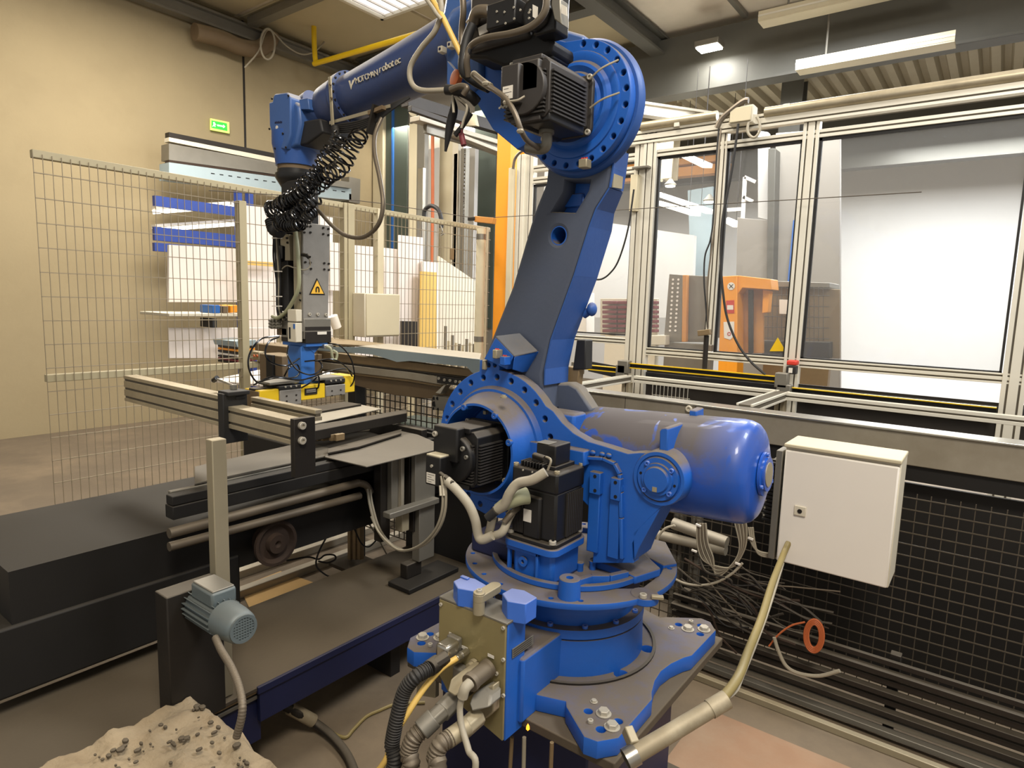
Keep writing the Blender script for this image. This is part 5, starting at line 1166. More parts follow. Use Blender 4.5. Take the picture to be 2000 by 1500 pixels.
# platform
pf = thing('platform', 'long low dark steel platform with navy side running left of the robot', 'platform', (-2.25, 1.5, .1))
x1p, x0p = -1.985, -2.56
MB().box(x0p, x1p, -.6, 2.55, .335, .35).o('deck_plate', 'dusty_plate', pf, .002)
yE = atz(506, 1340, .35).y
MB().box(x1p-.02, x1p, yE, 2.55, .21, .338).o('side_plate', 'navy', pf, .002)
MB().box(x1p-.005, x1p+.008, yE-.01, 2.55, .325, .352).o('edge_angle', 'navy', pf, .002)
MB().box(x1p-.10, x1p-.03, -.6, yE+.02, .12, .335).o('side_plate', 'navy', pf, .002)
MB().box(x1p-.03, x1p-.005, -.6, yE, .325, .34).o('edge_angle', 'rail_brown', pf, .002)
MB().box(x1p-.035, x1p-.015, -.6, yE, .295, .31).o('cable_duct', 'steel_grey', pf, .002)
for y in (.9, 1.9, 2.5): MB().box(x0p+.05, x1p-.10, y, y+.06, 0, .335).o('leg_beam', 'dark_machine', pf, .003)
MB().prism([(x1p+.02, yE-.05, .0), (x1p+.02, yE-.045, .085), (x1p+.02, yE-.015, .085), (x1p+.02, yE+.01, .0)], (.015, 0, 0)).o('foot_bracket', 'hose_green', pf, .003)
# grey gear motor at the left edge
gm = thing('gear_motor', 'grey electric motor with round slotted fan guard at the left edge', 'motor', (-1.85, .97, .6))
fc = atx(475, 1228, -1.70); R0 = .044
b = MB(); b.lathe(fc, (-1, 0, 0), [(0, R0*.80), (.004, R0*.98), (.014, R0*1.12), (.05, R0*1.22), (.10, R0*1.25), (.10, 0)], 40); b.o('fan_cowl', 'motor_grey', gm)
MB().ring(fc+V((.004, 0, 0)), (-1, 0, 0), R0*.62 if False else R0*.78, R0*.98, .006, 36).o('guard_rim', 'motor_grey', gm)
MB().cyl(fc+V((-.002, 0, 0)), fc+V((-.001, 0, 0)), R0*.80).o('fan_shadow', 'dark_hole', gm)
b = MB()
for i in range(-4, 5):
    h_ = math.sqrt(max(0, (.8*R0)**2-(i*.0085)**2)); b.box(fc.x, fc.x+.003, fc.y-h_, fc.y+h_, fc.z+i*.0085-.0016, fc.z+i*.0085+.0016); b.box(fc.x, fc.x+.0028, fc.y+i*.0085-.0016, fc.y+i*.0085+.0016, fc.z-h_, fc.z+h_)
b.o('fan_guard', 'motor_grey', gm)['kind'] = 'stuff'
b = MB(); b.lathe(fc+V((-.10, 0, 0)), (-1, 0, 0), [(0, R0*1.05), (.16, R0*1.05), (.16, 0)], 24)
for k in range(20):
    t = 2*PI*k/20; a_ = fc+V((-.10, math.cos(t)*R0*1.0, math.sin(t)*R0*1.0)); c_ = a_+V((-.16, 0, 0)); d_ = V((0, math.cos(t), math.sin(t)))*.012; b.bar(a_+d_/2, c_+d_/2, .0025, .016, d_)
b.o('finned_housing', 'motor_grey', gm)
fbox('terminal_box', 'motor_grey', gm, fc.x-.24, fc.x-.11, fc.y-.035, fc.y+.045, fc.z+.035, fc.z+.085, bevel=.008)
fbox('terminal_lid', 'steel_grey', gm, fc.x-.235, fc.x-.115, fc.y-.03, fc.y+.04, fc.z+.085, fc.z+.09, bevel=.003)
fbox('mounting_bracket', 'dark_steel', gm, fc.x-.34, fc.x-.26, fc.y-.1, fc.y+.08, .35, fc.z+.05, bevel=.004)
b = MB(); b.corr([aty(421, 1246, .90), aty(432, 1270, .88), aty(450, 1300, .86), aty(465, 1335, .84), aty(473, 1370, .82), aty(472, 1400, .81), aty(462, 1440, .80)], .0105, .0075, 12, .07); tag(b.o('flexible_conduit', 'conduit'), 'grey spiral metal conduit hanging from the grey motor', 'conduit')
# pale post at the left edge
p = aty(410, 860, 1.05); tag(MB().box(p.x-.03, aty(416.5, 950, 1.05).x, 1.05, 1.10, .353, p.z).o('edge_post', 'tan_metal', None, .003), 'pale vertical steel post at the left edge before the table', 'post')
# debris on the block in the corner
b = bmesh.new(); bmesh.ops.create_grid(b, x_segments=46, y_segments=46, size=.5)
from mathutils import noise
cx, cy = -1.75, .655
for v in b.verts:
    x, y = v.co.x*.52+.02, v.co.y*.62; r = max(abs(v.co.x)/.5, abs(y)/.31); n = noise.noise(V((x*14, y*14, 1)))*.022+noise.noise(V((x*45, y*45, 4)))*.009
    v.co = V((cx+x*1.0, cy+y, .46+n-.10*max(0, r-.85)/.15*(.6+noise.noise(V((x*9, y*9, 7))))))
me = bpy.data.meshes.new('dust'); b.to_mesh(me); b.free()
hp = thing('dusty_block', 'block heaped with tan dust and crumbs in the lower left corner', 'debris heap', (cx, cy, .0))
fbox('block', 'brown_box', hp, cx-.2, cx+.27, cy-.29, cy+.27, 0, .43, bevel=.02)
link(me, 'dust_layer', 'debris', hp)
b = MB()
for i in range(70):
    x, y = cx+random.uniform(-.12, .26), cy+random.uniform(-.05, .26); r = random.uniform(.003, .009); b.ball((x, y, .475), r, 6, (random.uniform(.6, 1.6), random.uniform(.6, 1.6), .8))
o = b.o('crumbs', 'dusty_plate', hp); o['kind'] = 'stuff'
# floor hoses
cf = MB(); cf.tube([atz(548, 1374, .17), atz(580, 1392, .12), atz(615, 1412, .05), atz(650, 1440, .03), atz(680, 1478, .025), atz(700, 1530, .025)], .017, 12); hz = thing('floor_hose', 'thick dark hose with pale collar lying on the floor below the platform', 'hose', atz(640, 1440, .02))
o = cf.o('hose', 'dark_steel', hz)
MB().cyl(atz(566, 1383, .14), atz(612, 1408, .058), .025, n=20).o('collar', 'pipe_worn', hz)
b = MB(); b.tube([atz(615, 1412, .008), atz(650, 1432, .008), atz(675, 1440, .008), atz(690, 1425, .008), atz(715, 1400, .008), atz(740, 1388, .008), atz(775, 1375, .008), atz(830, 1372, .008)], .007, 8); tag(b.o('floor_tube', 'olive_cable'), 'thin olive tube snaking across the floor between platform and robot', 'tube')
# things under the base plate
tag(MB().lathe(aty(1031, 1421, 1.33), (0, 0, 1), [(-.01, 0), (-.004, .005), (.004, .004), (.012, 0)], 10).o('glowing_lamp', 'spark'), 'tiny glowing orange indicator under the connector box corner', 'lamp')
for i, (a_, c_, m_) in enumerate((((1024, 1440), (1026, 1520), 'cable_grey'), ((1000, 1440), (990, 1520), 'rail_brown'), ((1078, 1450), (1075, 1520), 'rail_brown'))):
    tag(MB().cyl(aty(*a_, 1.38), V((aty(*c_, 1.38).x, 1.38, 0)), .006, n=8).o('standing_rod', m_), ['thin grey rod hanging below the glowing indicator', 'brown rod left of the grey rod under the base', 'brown rod right of the grey rod under the base'][i], 'rod')
tag(MB().py(ys([(818, 1312), (850, 1316), (850, 1364), (812, 1358)], 1.45), 1.45, 1.47).o('shelf_plate', 'tan_metal', None, .003), 'small tan metal plate behind the hoses under the base', 'plate')
# conduit pipe and cable on the right
pa, pb = aty(1222, 1484, 1.28), aty(1419, 1366, 1.50)
cp = thing('conduit_pipe', 'worn grey conduit pipe reaching from the base corner toward the right', 'pipe', pa)
dd = (pb-pa).normalized(); Lp = (pb-pa).length
b = MB(); b.lathe(pa, dd, [(0, .018), (0, .0235), (.028, .0235), (.028, .0215), (Lp-.05, .0205), (Lp-.05, .0225), (Lp, .0225), (Lp, .018), (.0, .018)], 28, cap=False); b.o('pipe', 'pipe_worn', cp)
MB().ring(pa, dd, .018, .025, .03, 28).o('end_ring', 'steel', cp)
b = MB(); b.bar(pa+dd*.035+V((-.012, 0, .012)), pa+dd*.035+V((-.042, .02, .03)), .022, .03); b.o('pipe_bracket', 'tan_metal', cp, .003)
b = MB(); b.tube([pb-dd*.03, aty(1440, 1325, 1.62), aty(1462, 1270, 1.85), aty(1488, 1205, 2.1), aty(1508, 1140, 2.4), aty(1528, 1088, 2.72), aty(1540, 1060, 2.79)], .0125, 12); tag(b.o('cabinet_cable', 'olive_cable'), 'thick olive cable bundle rising from the conduit pipe to the white cabinet', 'cable')
b = MB(); b.tube([pb-dd*.03, aty(1436, 1352, 1.6), aty(1452, 1318, 1.72), aty(1478, 1255, 2.0), aty(1502, 1190, 2.3), aty(1530, 1100, 2.72)], .004, 6); tag(b.o('thin_cable', 'hose_grey'), 'thin pale wire tied along the thick olive cable', 'cable')
# ================================================================== wire fence on the left
XF = -4.0
fn = thing('wire_fence', 'beige welded wire mesh safety fence on the left behind the gripper', 'fence', (XF, 3.0, 0))
zT = 2.44; yL = 1.2; yR = atx(955, 445, XF).y
MB().box(XF-.02, XF+.02, yL, yR, zT-.04, zT).o('top_rail', 'fence', fn, .003)
MB().box(XF-.02, XF+.02, yL, yR, .10, .14).o('bottom_rail', 'fence', fn, .003)
yl_ = atx(470, 500, XF).y
zr = atx(470, 714, XF).z
MB().box(XF-.02, XF+.02, yL, atx(560, 700, XF).y, zr-.02, zr+.02).o('middle_rail', 'fence', fn, .003)
for px, w_ in ((472, .05), (671, .03), (682, .06), (739, .06), (947, .03)):
    y = atx(px, 500, XF).y; MB().box(XF-.03, XF+.03, y-w_/2, y+w_/2, 0, zT-.0 if px != 472 else zT-.1).o('post', 'fence' if px != 739 else 'cream', fn, .003)
b = MB(); y = yL
while y < yR: b.box(XF+.02, XF+.024, y-.0014, y+.0014, .12, zT-.02); y += .042
z = .2
while z < zT: b.box(XF+.018, XF+.026, yL, yR, z-.0022, z+.0022); z += .125
o = b.o('wire_mesh', 'wire_fence', fn); o['kind'] = 'stuff'
# gate post with bands
y = atx(925, 560, XF).y
gp = thing('gate_post', 'round cream gate post with grey tape bands at the fence end', 'post', (XF+.05, y, 0))
MB().cyl((XF+.08, y, 0), (XF+.08, y, atx(925, 447, XF).z), .045).o('tube', 'cream', gp)
for py in (462, 660): z = atx(925, py, XF).z; MB().cyl((XF+.08, y, z-.03), (XF+.08, y, z+.02), .047).o('tape_band', 'steel_grey', gp)
for px, py in ((881, 496), (939, 502)):
    p = atx(px, py, XF+.03); tag(MB().box(p.x, p.x+.02, p.y-.02, p.y+.02, p.z-.05, p.z+.05).o('fence_clamp', 'rail_brown', None, .003), 'brown metal clamp plate on the mesh %s the cream gate post' % ('left of' if px < 900 else 'right of'), 'clamp')
# tension wire across
tag(MB().tube([aty(940, 426, 4.3), aty(1040, 420.5, 4.4), aty(1210, 410, 4.45), aty(1592, 387.5, 4.5), aty(1800, 375, 4.5)], .003, 5, 2).o('tension_wire', 'wire_dark'), 'thin steel wire stretched across in front of the window frames', 'wire')
tag(MB().tube([atx(408, 372, -3.9), atx(700, 392, -3.9), atx(800, 406, -3.9), atx(940, 428, -3.9)], .003, 5, 2).o('tension_wire', 'wire_dark'), 'thin steel wire stretched just above the fence top rail', 'wire')
p = aty(930, 428, 4.3); q_ = aty(966, 432, 4.3)
tag(MB().bar(p, q_, .05, .05).o('wire_bracket', 'orange_dull', None, .004), 'small orange-brown bracket fixing the wire to the orange column', 'bracket')
tag(MB().bar(aty(916, 428, 4.29), aty(930, 427, 4.29), .04, .03).o('turnbuckle', 'dark_steel', None, .004), 'dark turnbuckle at the end of the stretched wire', 'turnbuckle')
# control box on the fence
p, q_ = atx(692, 572, XF+.05), atx(760, 655, XF+.05)
cb = thing('control_box', 'blank beige control box mounted on the wire fence', 'box', (XF+.1, (p.y+q_.y)/2, q_.z))
fbox('body', 'white_box', cb, XF+.03, XF+.17, p.y, q_.y, q_.z, p.z, bevel=.006)
fbox('door', 'cream', cb, XF+.17, XF+.18, p.y+.01, q_.y-.005, q_.z+.01, p.z-.005, bevel=.004)
# bright white panels behind the fence
wp = thing('panel_partition', 'row of bright white panels standing behind the wire fence', 'partition', (-5.6, 4.0, 0))
XP = -5.6
def wpan(pts, m='white_panel', x=XP, name='panel'): return MB().prism([atx(a_, c_, x) for a_, c_ in pts], (-.03, 0, 0)).o(name, m, wp)
wpan([(330, 478), (468, 486), (468, 590), (330, 590)]); wpan([(478, 401), (548, 408), (650, 425), (650, 660), (478, 655)], x=XP+.1)
wpan([(645, 473), (668, 475), (668, 568), (645, 567)], x=XP+.2); wpan([(683, 478), (740, 483), (740, 700), (683, 700)], x=XP+.05); wpan([(752, 484), (779, 487), (779, 700), (752, 700)], x=XP+.1)
wpan([(780, 459), (827, 464), (827, 700), (780, 700)], x=XP+.15); wpan([(825, 510), (856, 513), (856, 700), (825, 700)], 'white_panel', XP+.2)
wpan([(823, 530), (853, 532), (853, 692), (820, 692)], 'yellow_hose', XP+.25, 'yellow_panel'); wpan([(857, 500), (945, 560), (945, 700), (857, 700)], 'white_box', XP+.1)
wpan([(785, 627), (815, 628), (815, 680), (785, 678)], 'dark_steel', XP+.3, 'dark_grille')
for i in range(9): y_ = atx(870+i*7, 650, XP+.5).y; MB().cyl((XP+.5, y_, 0), (XP+.5, y_, 1.2+.25*random.random()), .018, n=8).o('pale_tube', 'cream' if i % 2 else 'steel_grey', wp)
wpan([(480, 509), (540, 513), (540, 521), (480, 517)], 'yellow_hose', XP+.2, 'yellow_strip')
# store behind, far left
for i, (py, m_, h_) in enumerate(((402, 'tube_glow', 4), (437, 'tube_glow', 3))):
    a_, c_ = atx(300, py+12, -8.4), atx(466, py, -8.4); t = thing('tube_lamp', ['upper bright tube lamp in the bay at the far left', 'lower bright tube lamp in the bay at the far left'][i], 'lamp', c_)
    MB().bar(a_, c_, .06, .05).o('tube', m_, t); MB().bar(a_+V((0, 0, .05)), c_+V((0, 0, .05)), .12, .03).o('reflector', 'white', t)
sh = thing('storage_rack', 'dark blue storage rack beams seen through the mesh at the far left', 'rack', (-8.0, 3.6, 0))
for py, h_ in ((452, .16), (478, .10), (388, .12)):
    a_, c_ = atx(300, py+4, -8.2), atx(466 if py > 400 else 492, py, -8.2); MB().bar(a_, V((a_.x, c_.y, a_.z)), .06, h_).o('beam', 'blue_shelf', sh)
for px in (466, 488): y = atx(px, 440, -8.2).y; MB().box(-8.25, -8.15, y-.03, y+.03, 0, 3.1).o('upright', 'blue_shelf', sh)
# bench and stacked drawers at far left
bn = thing('work_bench', 'bench with small boxes and an orange bin seen through the fence at the far left', 'bench', (-5.0, 2.9, 0))
XBn = -5.1
def bb(pts, m, name, d=.2, x=XBn): return MB().prism([atx(a_, c_, x) for a_, c_ in pts], (-d, 0, 0)).o(name, m, bn, .004)
bb([(330, 612), (478, 612), (478, 618), (330, 618)], 'white_box', 'bench_top', .5)
bb([(415, 596), (430, 596), (430, 612), (415, 612)], 'blue_grip', 'box'); bb([(436, 598), (446, 598), (446, 612), (436, 612)], 'brown_box', 'box'); bb([(450, 597), (466, 596), (466, 610), (450, 611)], 'orange', 'box'); bb([(415, 622), (424, 622), (424, 640), (415, 640)], 'black_soft', 'tool')
bb([(330, 640), (540, 640), (540, 700), (330, 700)], 'white_panel', 'paper_board', .02, XBn-.2)
dr = thing('drawer_stack', 'stack of trays with orange and white edges behind the mesh', 'trays', atx(480, 700, -4.8))
for i, m_ in enumerate(('dark_steel', 'orange', 'dark_steel', 'white', 'dark_steel', 'maroon', 'dark_steel')):
    MB().prism([atx(464, 678+i*5, -4.8), atx(500, 674+i*5.2, -4.8), atx(500, 678+i*5.2, -4.8), atx(464, 682+i*5, -4.8)], (-.3, 0, 0)).o('tray', m_, dr)
MB().prism([atx(460, 667, -4.8), atx(500, 664, -4.8), atx(500, 674, -4.8), atx(464, 678, -4.8)], (-.35, 0, 0)).o('lid', 'blue_pale', dr)
tag(MB().pz(zs([(410, 742), (540, 715), (700, 720), (600, 760)], .95), .93, .95).o('far_table_top', 'white_panel', None, .003), 'white table top seen through the mesh behind the brown press', 'table')
# long outfeed table with curved sheets
ot = thing('outfeed_table', 'long steel table with brown rails running behind the gripper', 'table', (-3.0, 2.7, 0))
YT = 2.6
def ob(pts, m, name, d=.05, y=YT, bev=.003): return MB().prism([aty(a_, c_, y) for a_, c_ in pts], (0, d, 0)).o(name, m, ot, bev)
ob([(600, 683), (800, 707), (960, 728), (960, 742), (800, 722), (600, 700)], 'rail_brown', 'upper_rail')
ob([(600, 700), (800, 722), (960, 744), (960, 748), (800, 726), (600, 704)], 'dark_steel', 'groove', .03)
ob([(600, 704), (800, 727), (862, 737), (862, 752), (800, 741), (600, 718)], 'beam_steel', 'profile_rail', .08, YT-.01)
ob([(600, 718), (800, 741), (862, 752), (862, 756), (800, 746), (600, 722)], 'rail_brown', 'lower_lip', .05)
ob([(690, 732), (800, 747), (880, 760), (1000, 775), (1000, 800), (880, 783), (770, 772), (690, 752)], 'brown_box', 'apron', .04, YT+.03)
ob([(853, 733), (925, 742), (925, 757), (853, 748)], 'black_soft', 'joint_plate', .015, YT-.03)
for px, py in ((858, 739), (869, 742), (880, 743), (891, 745), (899, 746)): bolt(ot, aty(px, py, YT-.032), (0, -1, 0), .008, 'steel', 'cap')
ob([(845, 772), (862, 775), (880, 778), (960, 790), (960, 812), (862, 802), (843, 800)], 'steel_grey', 'profile_end', .05, YT-.04)
ob([(849, 768), (866, 752), (870, 752), (860, 770)], 'steel', 'bracket_plate', .05, YT-.05)
for px, py, r in ((848, 778, .012), (855, 778, .012), (849, 789, .02), (847, 798, .01), (856, 799, .01)): MB().cyl(aty(px, py, YT-.042), aty(px, py, YT-.039), r*.8, n=12).o('slot_hole', 'dark_hole', ot)
for x in (-4.2, -3.3, -2.3): MB().box(x-.04, x+.04, 2.66, 2.74, 0, 1.2).o('leg', 'dark_machine', ot, .004)
# sheets on it
ZO = 1.43
sh1 = MB().prism([aty(596, 668, 2.55), aty(640, 658, 3.2), aty(752, 671, 3.2), aty(742, 676, 2.75)], (0, 0, -.012)).o('sheet_metal', 'rail_brown', None, .002); tag(sh1, 'flat brown sheet lying on top behind the gripper stem', 'sheet')
sh2 = MB(); P_ = [aty(px, py, 2.56) for px, py in ((616, 684), (700, 690), (730, 693), (760, 702), (775, 707), (800, 705), (912, 716), (921, 727), (940, 738), (937, 702), (800, 688), (700, 678), (616, 678))]
sh2.prism(P_, (0, .01, 0)); t2 = thing('bent_sheet', 'pale blue bent sheet with wavy lower edge on the long table', 'sheet', P_[0]); sh2.o('front_face', 'blue_pale', t2)
MB().prism([aty(700, 676, 2.565), aty(760, 671, 3.1), aty(940, 690, 3.0), aty(937, 702, 2.56)], (0, 0, -.006)).o('top_face', 'beam_steel', t2)
# brown press blocks at left end of table
br_ = thing('brown_press', 'brown steel press block with stepped top at the left end of the long table', 'press', aty(540, 755, 2.4))
def pb_(x0, y0_, x1, y1_, m, name, y=2.4, d=.35): 
    p, q_ = aty(x0, y0_, y), aty(x1, y1_, y); return MB().box(p.x, q_.x, y, y+d, q_.z, p.z).o(name, m, br_, .006)
pb_(497, 670, 583, 712, 'brown_box', 'top_block', 2.45, .3); pb_(506, 690, 552, 755, 'brown_box', 'front_block', 2.3, .3); pb_(488, 685, 506, 704, 'tan_metal', 'side_block', 2.4, .2)
MB().box(aty(540, 760, 2.35).x, aty(552, 760, 2.35).x, 2.28, 2.3, aty(545, 755, 2.3).z, aty(545, 695, 2.3).z).o('dark_edge', 'dark_machine', br_)
for px in (497, 503): bolt(br_, aty(px, 695, 2.39), (0, -1, 0), .009, 'orange_cable', 'cap')
tag(MB().cyl(atx(650, 617, XF+.05), atx(658, 640, XF+.05), .035).o('white_bottle', 'white'), 'small white spray bottle hanging behind the gripper block', 'bottle')

# ================================================================== columns, crane rail and conveyor mast in the middle
def mast(name, label, cat, x0, x1, top, bot, y, m, d=.08, group=None):
    return MB().box(aty(x0, 400, y).x, aty(x1, 400, y).x, y, y+d, 0, aty((x0+x1)/2, top, y).z)
ms = thing('lift_mast', 'pale aluminium lift mast with grey cylinder beside a red hose', 'mast', aty(812, 600, 6.4))
def mc(x0, x1, top, m, name, y=6.4, d=.08, bot=None):
    z0 = 0 if bot is None else aty((x0+x1)/2, bot, y).z
    return MB().box(aty(x0, 400, y).x, aty(x1, 400, y).x, y, y+d, z0, aty((x0+x1)/2, top, y).z).o(name, m, ms, .004)
mc(798, 813, 238, 'cream', 'post'); mc(813, 828, 238, 'steel_grey', 'channel'); mc(815, 826, 328, 'steel', 'cylinder', 6.35, .05); mc(798, 813, 222, 'steel_grey', 'head_plate', 6.38, .1, 240)
MB().cyl(aty(807, 218, 6.38), aty(807, 218, 6.32), .06).o('pulley', 'cream', ms)
MB().tube([aty(814, 214, 6.35), aty(824, 220, 6.35), aty(832, 232, 6.35)], .014, 8).o('shiny_arm', 'steel', ms)
MB().tube([aty(845, 265, 6.4), aty(845, 400, 6.4), aty(844, 520, 6.4)], .022, 8).o('red_hose', 'orange_cable', ms)
ms2 = thing('chain_mast', 'cream column with grey rail and hanging chain left of the orange column', 'column', aty(890, 600, 6.8))
for x0, x1, top, m_, nm in ((857, 882, 262, 'cream', 'post'), (882, 893, 262, 'white_box', 'post'), (885, 892, 300, 'dark_steel', 'slotted_rail'), (898, 908, 290, 'steel_grey', 'rail'), (828, 857, 290, 'wall_pale', 'back_sheet'), (893, 926, 290, 'wall_pale', 'back_sheet')):
    y = 6.8 if nm != 'back_sheet' else 7.4
    MB().box(aty(x0, 400, y).x, aty(x1, 400, y).x, y, y+.08, 0, aty((x0+x1)/2, top, y).z).o(nm, m_, ms2, .003)
ch = atx(908, 283, -4.9); b = MB()
for i in range(40): b.ring((ch.x, ch.y, ch.z-.02-i*.021), (1, 0, 0) if i % 2 else (0, 1, 0), .004, .008, .003, 8)
tag(b.o('hoist_chain', 'black_gloss'), 'thin black chain hanging beside the cream column', 'chain', kind='stuff')
b = MB(); b.tube([aty(828, 425, 4.9), aty(830, 410, 4.9), aty(842, 402, 4.9), aty(856, 410, 4.9), aty(862, 430, 4.9), aty(862, 445, 4.9)], .022, 10); ha = thing('hose_arch', 'black hose arch with twisted wire end above the fence top rail', 'hose', aty(828, 425, 4.9)); b.o('hose', 'black_soft', ha)
b = MB(); b.tube([aty(860, 440, 4.85), aty(864, 452, 4.85), aty(860, 460, 4.85), aty(868, 456, 4.85)], .007, 6); b.o('wire_end', 'steel_grey', ha)
cr = thing('crane_rail', 'heavy grey overhead rail running past the orange column', 'rail', aty(900, 240, 5.4))
def rl(a_, c_, x, w_, h_, m, nm): 
    p, q_ = atx(*a_, x), atx(*c_, x); return MB().bar(p, q_, w_, h_).o(nm, m, cr, .004)
rl((790, 196), (1010, 262), -5.0, .10, .12, 'dark_steel', 'upper_rail'); rl((810, 232), (1010, 292), -4.9, .14, .05, 'beam_steel', 'flange'); rl((830, 250), (1010, 305), -4.9, .05, .10, 'steel_grey', 'web'); rl((800, 212), (880, 240), -4.7, .05, .05, 'dark_steel', 'arm'); rl((880, 262), (1010, 312), -4.85, .14, .04, 'beam_steel', 'flange')
b = MB(); b.prism([aty(905, 245, 5.5), aty(925, 222, 5.5), aty(930, 245, 5.5)], (0, .05, 0)); b.o('gusset', 'cream', cr)
oc = thing('orange_column', 'tall orange steel column left of the aluminium window frames', 'column', aty(980, 650, 4.75))
xo0, xo1 = aty(967, 450, 4.7).x, aty(993, 450, 4.7).x
MB().box(xo0, xo1, 4.7, 4.72, 0, aty(980, 225, 4.7).z).o('face', 'orange', oc, .002); MB().box(xo1-.01, xo1, 4.72, 4.88, 0, aty(980, 225, 4.7).z).o('web', 'orange', oc, .002); MB().box(xo0, xo1+.03, 4.88, 4.9, 0, aty(980, 225, 4.7).z).o('face', 'orange', oc, .002)

# ================================================================== aluminium frame wall with windows
YWN = 4.6
wf = thing('window_frame_wall', 'tall aluminium profile enclosure wall with clear panes on the right', 'enclosure', (-.9, YWN, 0))
zc = lambda py, px=1270: aty(px, py, YWN).z
xc = lambda px, py=480: aty(px, py, YWN).x
ztop = 3.05
def post(px0, px1, n=2, py=480, y=YWN, z1=ztop, z0=0): 
    a_, c_ = xc(px0, py), xc(px1, py); return profile_z('post', 'alu', wf, (a_+c_)/2, y, z0, z1, c_-a_, .06, n)
post(1009, 1024, 1, 480, YWN, 3.0); post(1024, 1038, 1, 480, YWN+.02, 3.1)
post(1234, 1252, 1); post(1252, 1276, 2, y=YWN-.01)
post(1392, 1409, 2, 480, YWN, 3.02, zc(665)); post(1552, 1583, 2); 
for x0 in (.10, 1.3): profile_z('post', 'alu', wf, x0, YWN, 0, ztop, .11, .06, 2)
def railx(name, x0, x1, z, h_, n=2, m='alu', y=YWN, w_=.05): return profile_x(name, m, wf, x0, x1, y, z, w_, h_, n)
XL, XRR = xc(1009), 1.4
zt1 = (aty(1240, 264, YWN).z+aty(1592, 208, YWN).z)/2
railx('top_rail', XL+.25, XRR, zt1-.045, .09, 2, y=YWN-.02)
zt2 = aty(1340, 294, YWN).z; railx('transom', xc(1276), XRR, zt2, .05, 1)
zb1 = aty(1400, 696, YWN).z; railx('bottom_rail', xc(1265), XRR, zb1, .06, 2)
railx('bottom_rail', xc(1265), XRR, aty(1400, 800, YWN).z, .05, 1); 
railx('side_rail', xc(1040), xc(1235), aty(1150, 318, YWN).z, .05, 1); railx('side_rail', xc(1040), xc(1235), aty(1060, 352, YWN).z, .05, 1); railx('side_rail', xc(1130), xc(1234), aty(1180, 664, YWN).z, .05, 2)
# dark seals and panes
def pane(x0, x1, z0, z1, name='window_pane'):
    t = .018
    b = MB(); b.box(x0, x1, YWN-.012, YWN+.012, z1-t, z1); b.box(x0, x1, YWN-.012, YWN+.012, z0, z0+t*.5); b.box(x0, x0+t, YWN-.012, YWN+.012, z0, z1); b.box(x1-t*.7, x1, YWN-.012, YWN+.012, z0, z1); b.o('window_seal', 'black_soft', wf)
    MB().box(x0+t, x1-t*.7, YWN-.003, YWN+.003, z0+t*.5, z1-t).o(name, 'glass', wf)
pane(xc(1277), xc(1392), zb1+.03, zt2-.025); pane(xc(1409), xc(1552), zb1+.03, zt2-.025); pane(xc(1583), .04, zb1+.03, zt2-.025); pane(.16, 1.24, zb1+.03, zt2-.025)
pane(xc(1040), xc(1234), aty(1180, 660, YWN).z+.03, aty(1060, 355, YWN).z-.02)
MB().box(xc(1268), XRR, YWN-.005, YWN+.005, aty(1400, 760, YWN).z, aty(1400, 745, YWN).z+.02).o('dark_panel', 'black_soft', wf, .002)
fb = MB().box(xc(1268), XRR, YWN+.01, YWN+.02, aty(1400, 790, YWN).z, aty(1400, 735, YWN).z).o('kick_panel', 'dark_steel', wf)
MB().py(ys([(1150, 705), (1235, 720), (1235, 745), (1150, 725)], YWN), YWN-.01, YWN).o('kick_panel', 'black_soft', wf)
MB().prism([aty(1519, 659, YWN-.01), aty(1503, 686, YWN-.01), aty(1534.5, 686, YWN-.01)], (0, .003, 0)).o('warning_sticker', 'yellow_pipe', wf)
# left sliding door edge pieces
MB().box(xc(996), xc(1006), YWN-.05, YWN-.02, 0, zc(330, 1000)).o('guard_strip', 'cream', wf, .003)
MB().box(xc(1234), xc(1247), YWN-.08, YWN-.03, zc(415, 1240), zc(345, 1240)).o('hinge_plate', 'cream', wf, .003)
MB().box(xc(1238), xc(1268), YWN-.1, YWN-.03, zc(334, 1250), zc(330, 1250)).o('hinge_top', 'steel_grey', wf, .002)
# conduit pipes above the top rail
z_c = aty(1300, 238, YWN-.05).z
for i, (x0, x1) in enumerate(((xc(1246), xc(1388)), (xc(1478), 1.4))):
    cc = thing('conduit_run', ['left length of tan conduit tube on top of the window frames', 'right length of tan conduit tube on top of the window frames'][i], 'pipe', (x0, YWN-.04, ztop))
    zz = aty([1300, 1530][i], [241, 215][i], YWN-.04).z; MB().cyl((x0, YWN-.04, zz), (x1, YWN-.04, zz), .033).o('tube', 'alu_old', cc)
    MB().box((x0+x1)/2-.02 if i == 0 else x0+.12, (x0+x1)/2+.02 if i == 0 else x0+.16, YWN-.07, YWN-.01, zt1-.01, zz+.03).o('clamp', 'alu', cc, .003)
jb = thing('junction_box', 'pale grey junction box on the window frame top between the conduits', 'box', aty(1448, 240, YWN-.1))
p, q_ = aty(1425, 210, YWN-.12), aty(1469, 238, YWN-.12)
MB().box(p.x, q_.x, YWN-.12, YWN-.02, q_.z, p.z).o('body', 'white_box', jb, .006); MB().box(p.x+.01, q_.x-.008, YWN-.135, YWN-.12, q_.z+.01, p.z-.01).o('lid', 'cream', jb, .004)
def wcab(name, pts, r, m, label, y=YWN-.12, dy=0): 
    o = MB().tube([aty(a_, c_, y+dy*i) for i, (a_, c_) in enumerate(pts)], r, 8).o(name, m); return tag(o, label, 'cable')
wcab('cable_bunch', [(1400, 250), (1410, 232), (1430, 214), (1452, 198), (1462, 196)], .02, 'conduit', 'thick grey cable bunch arching over the junction box')
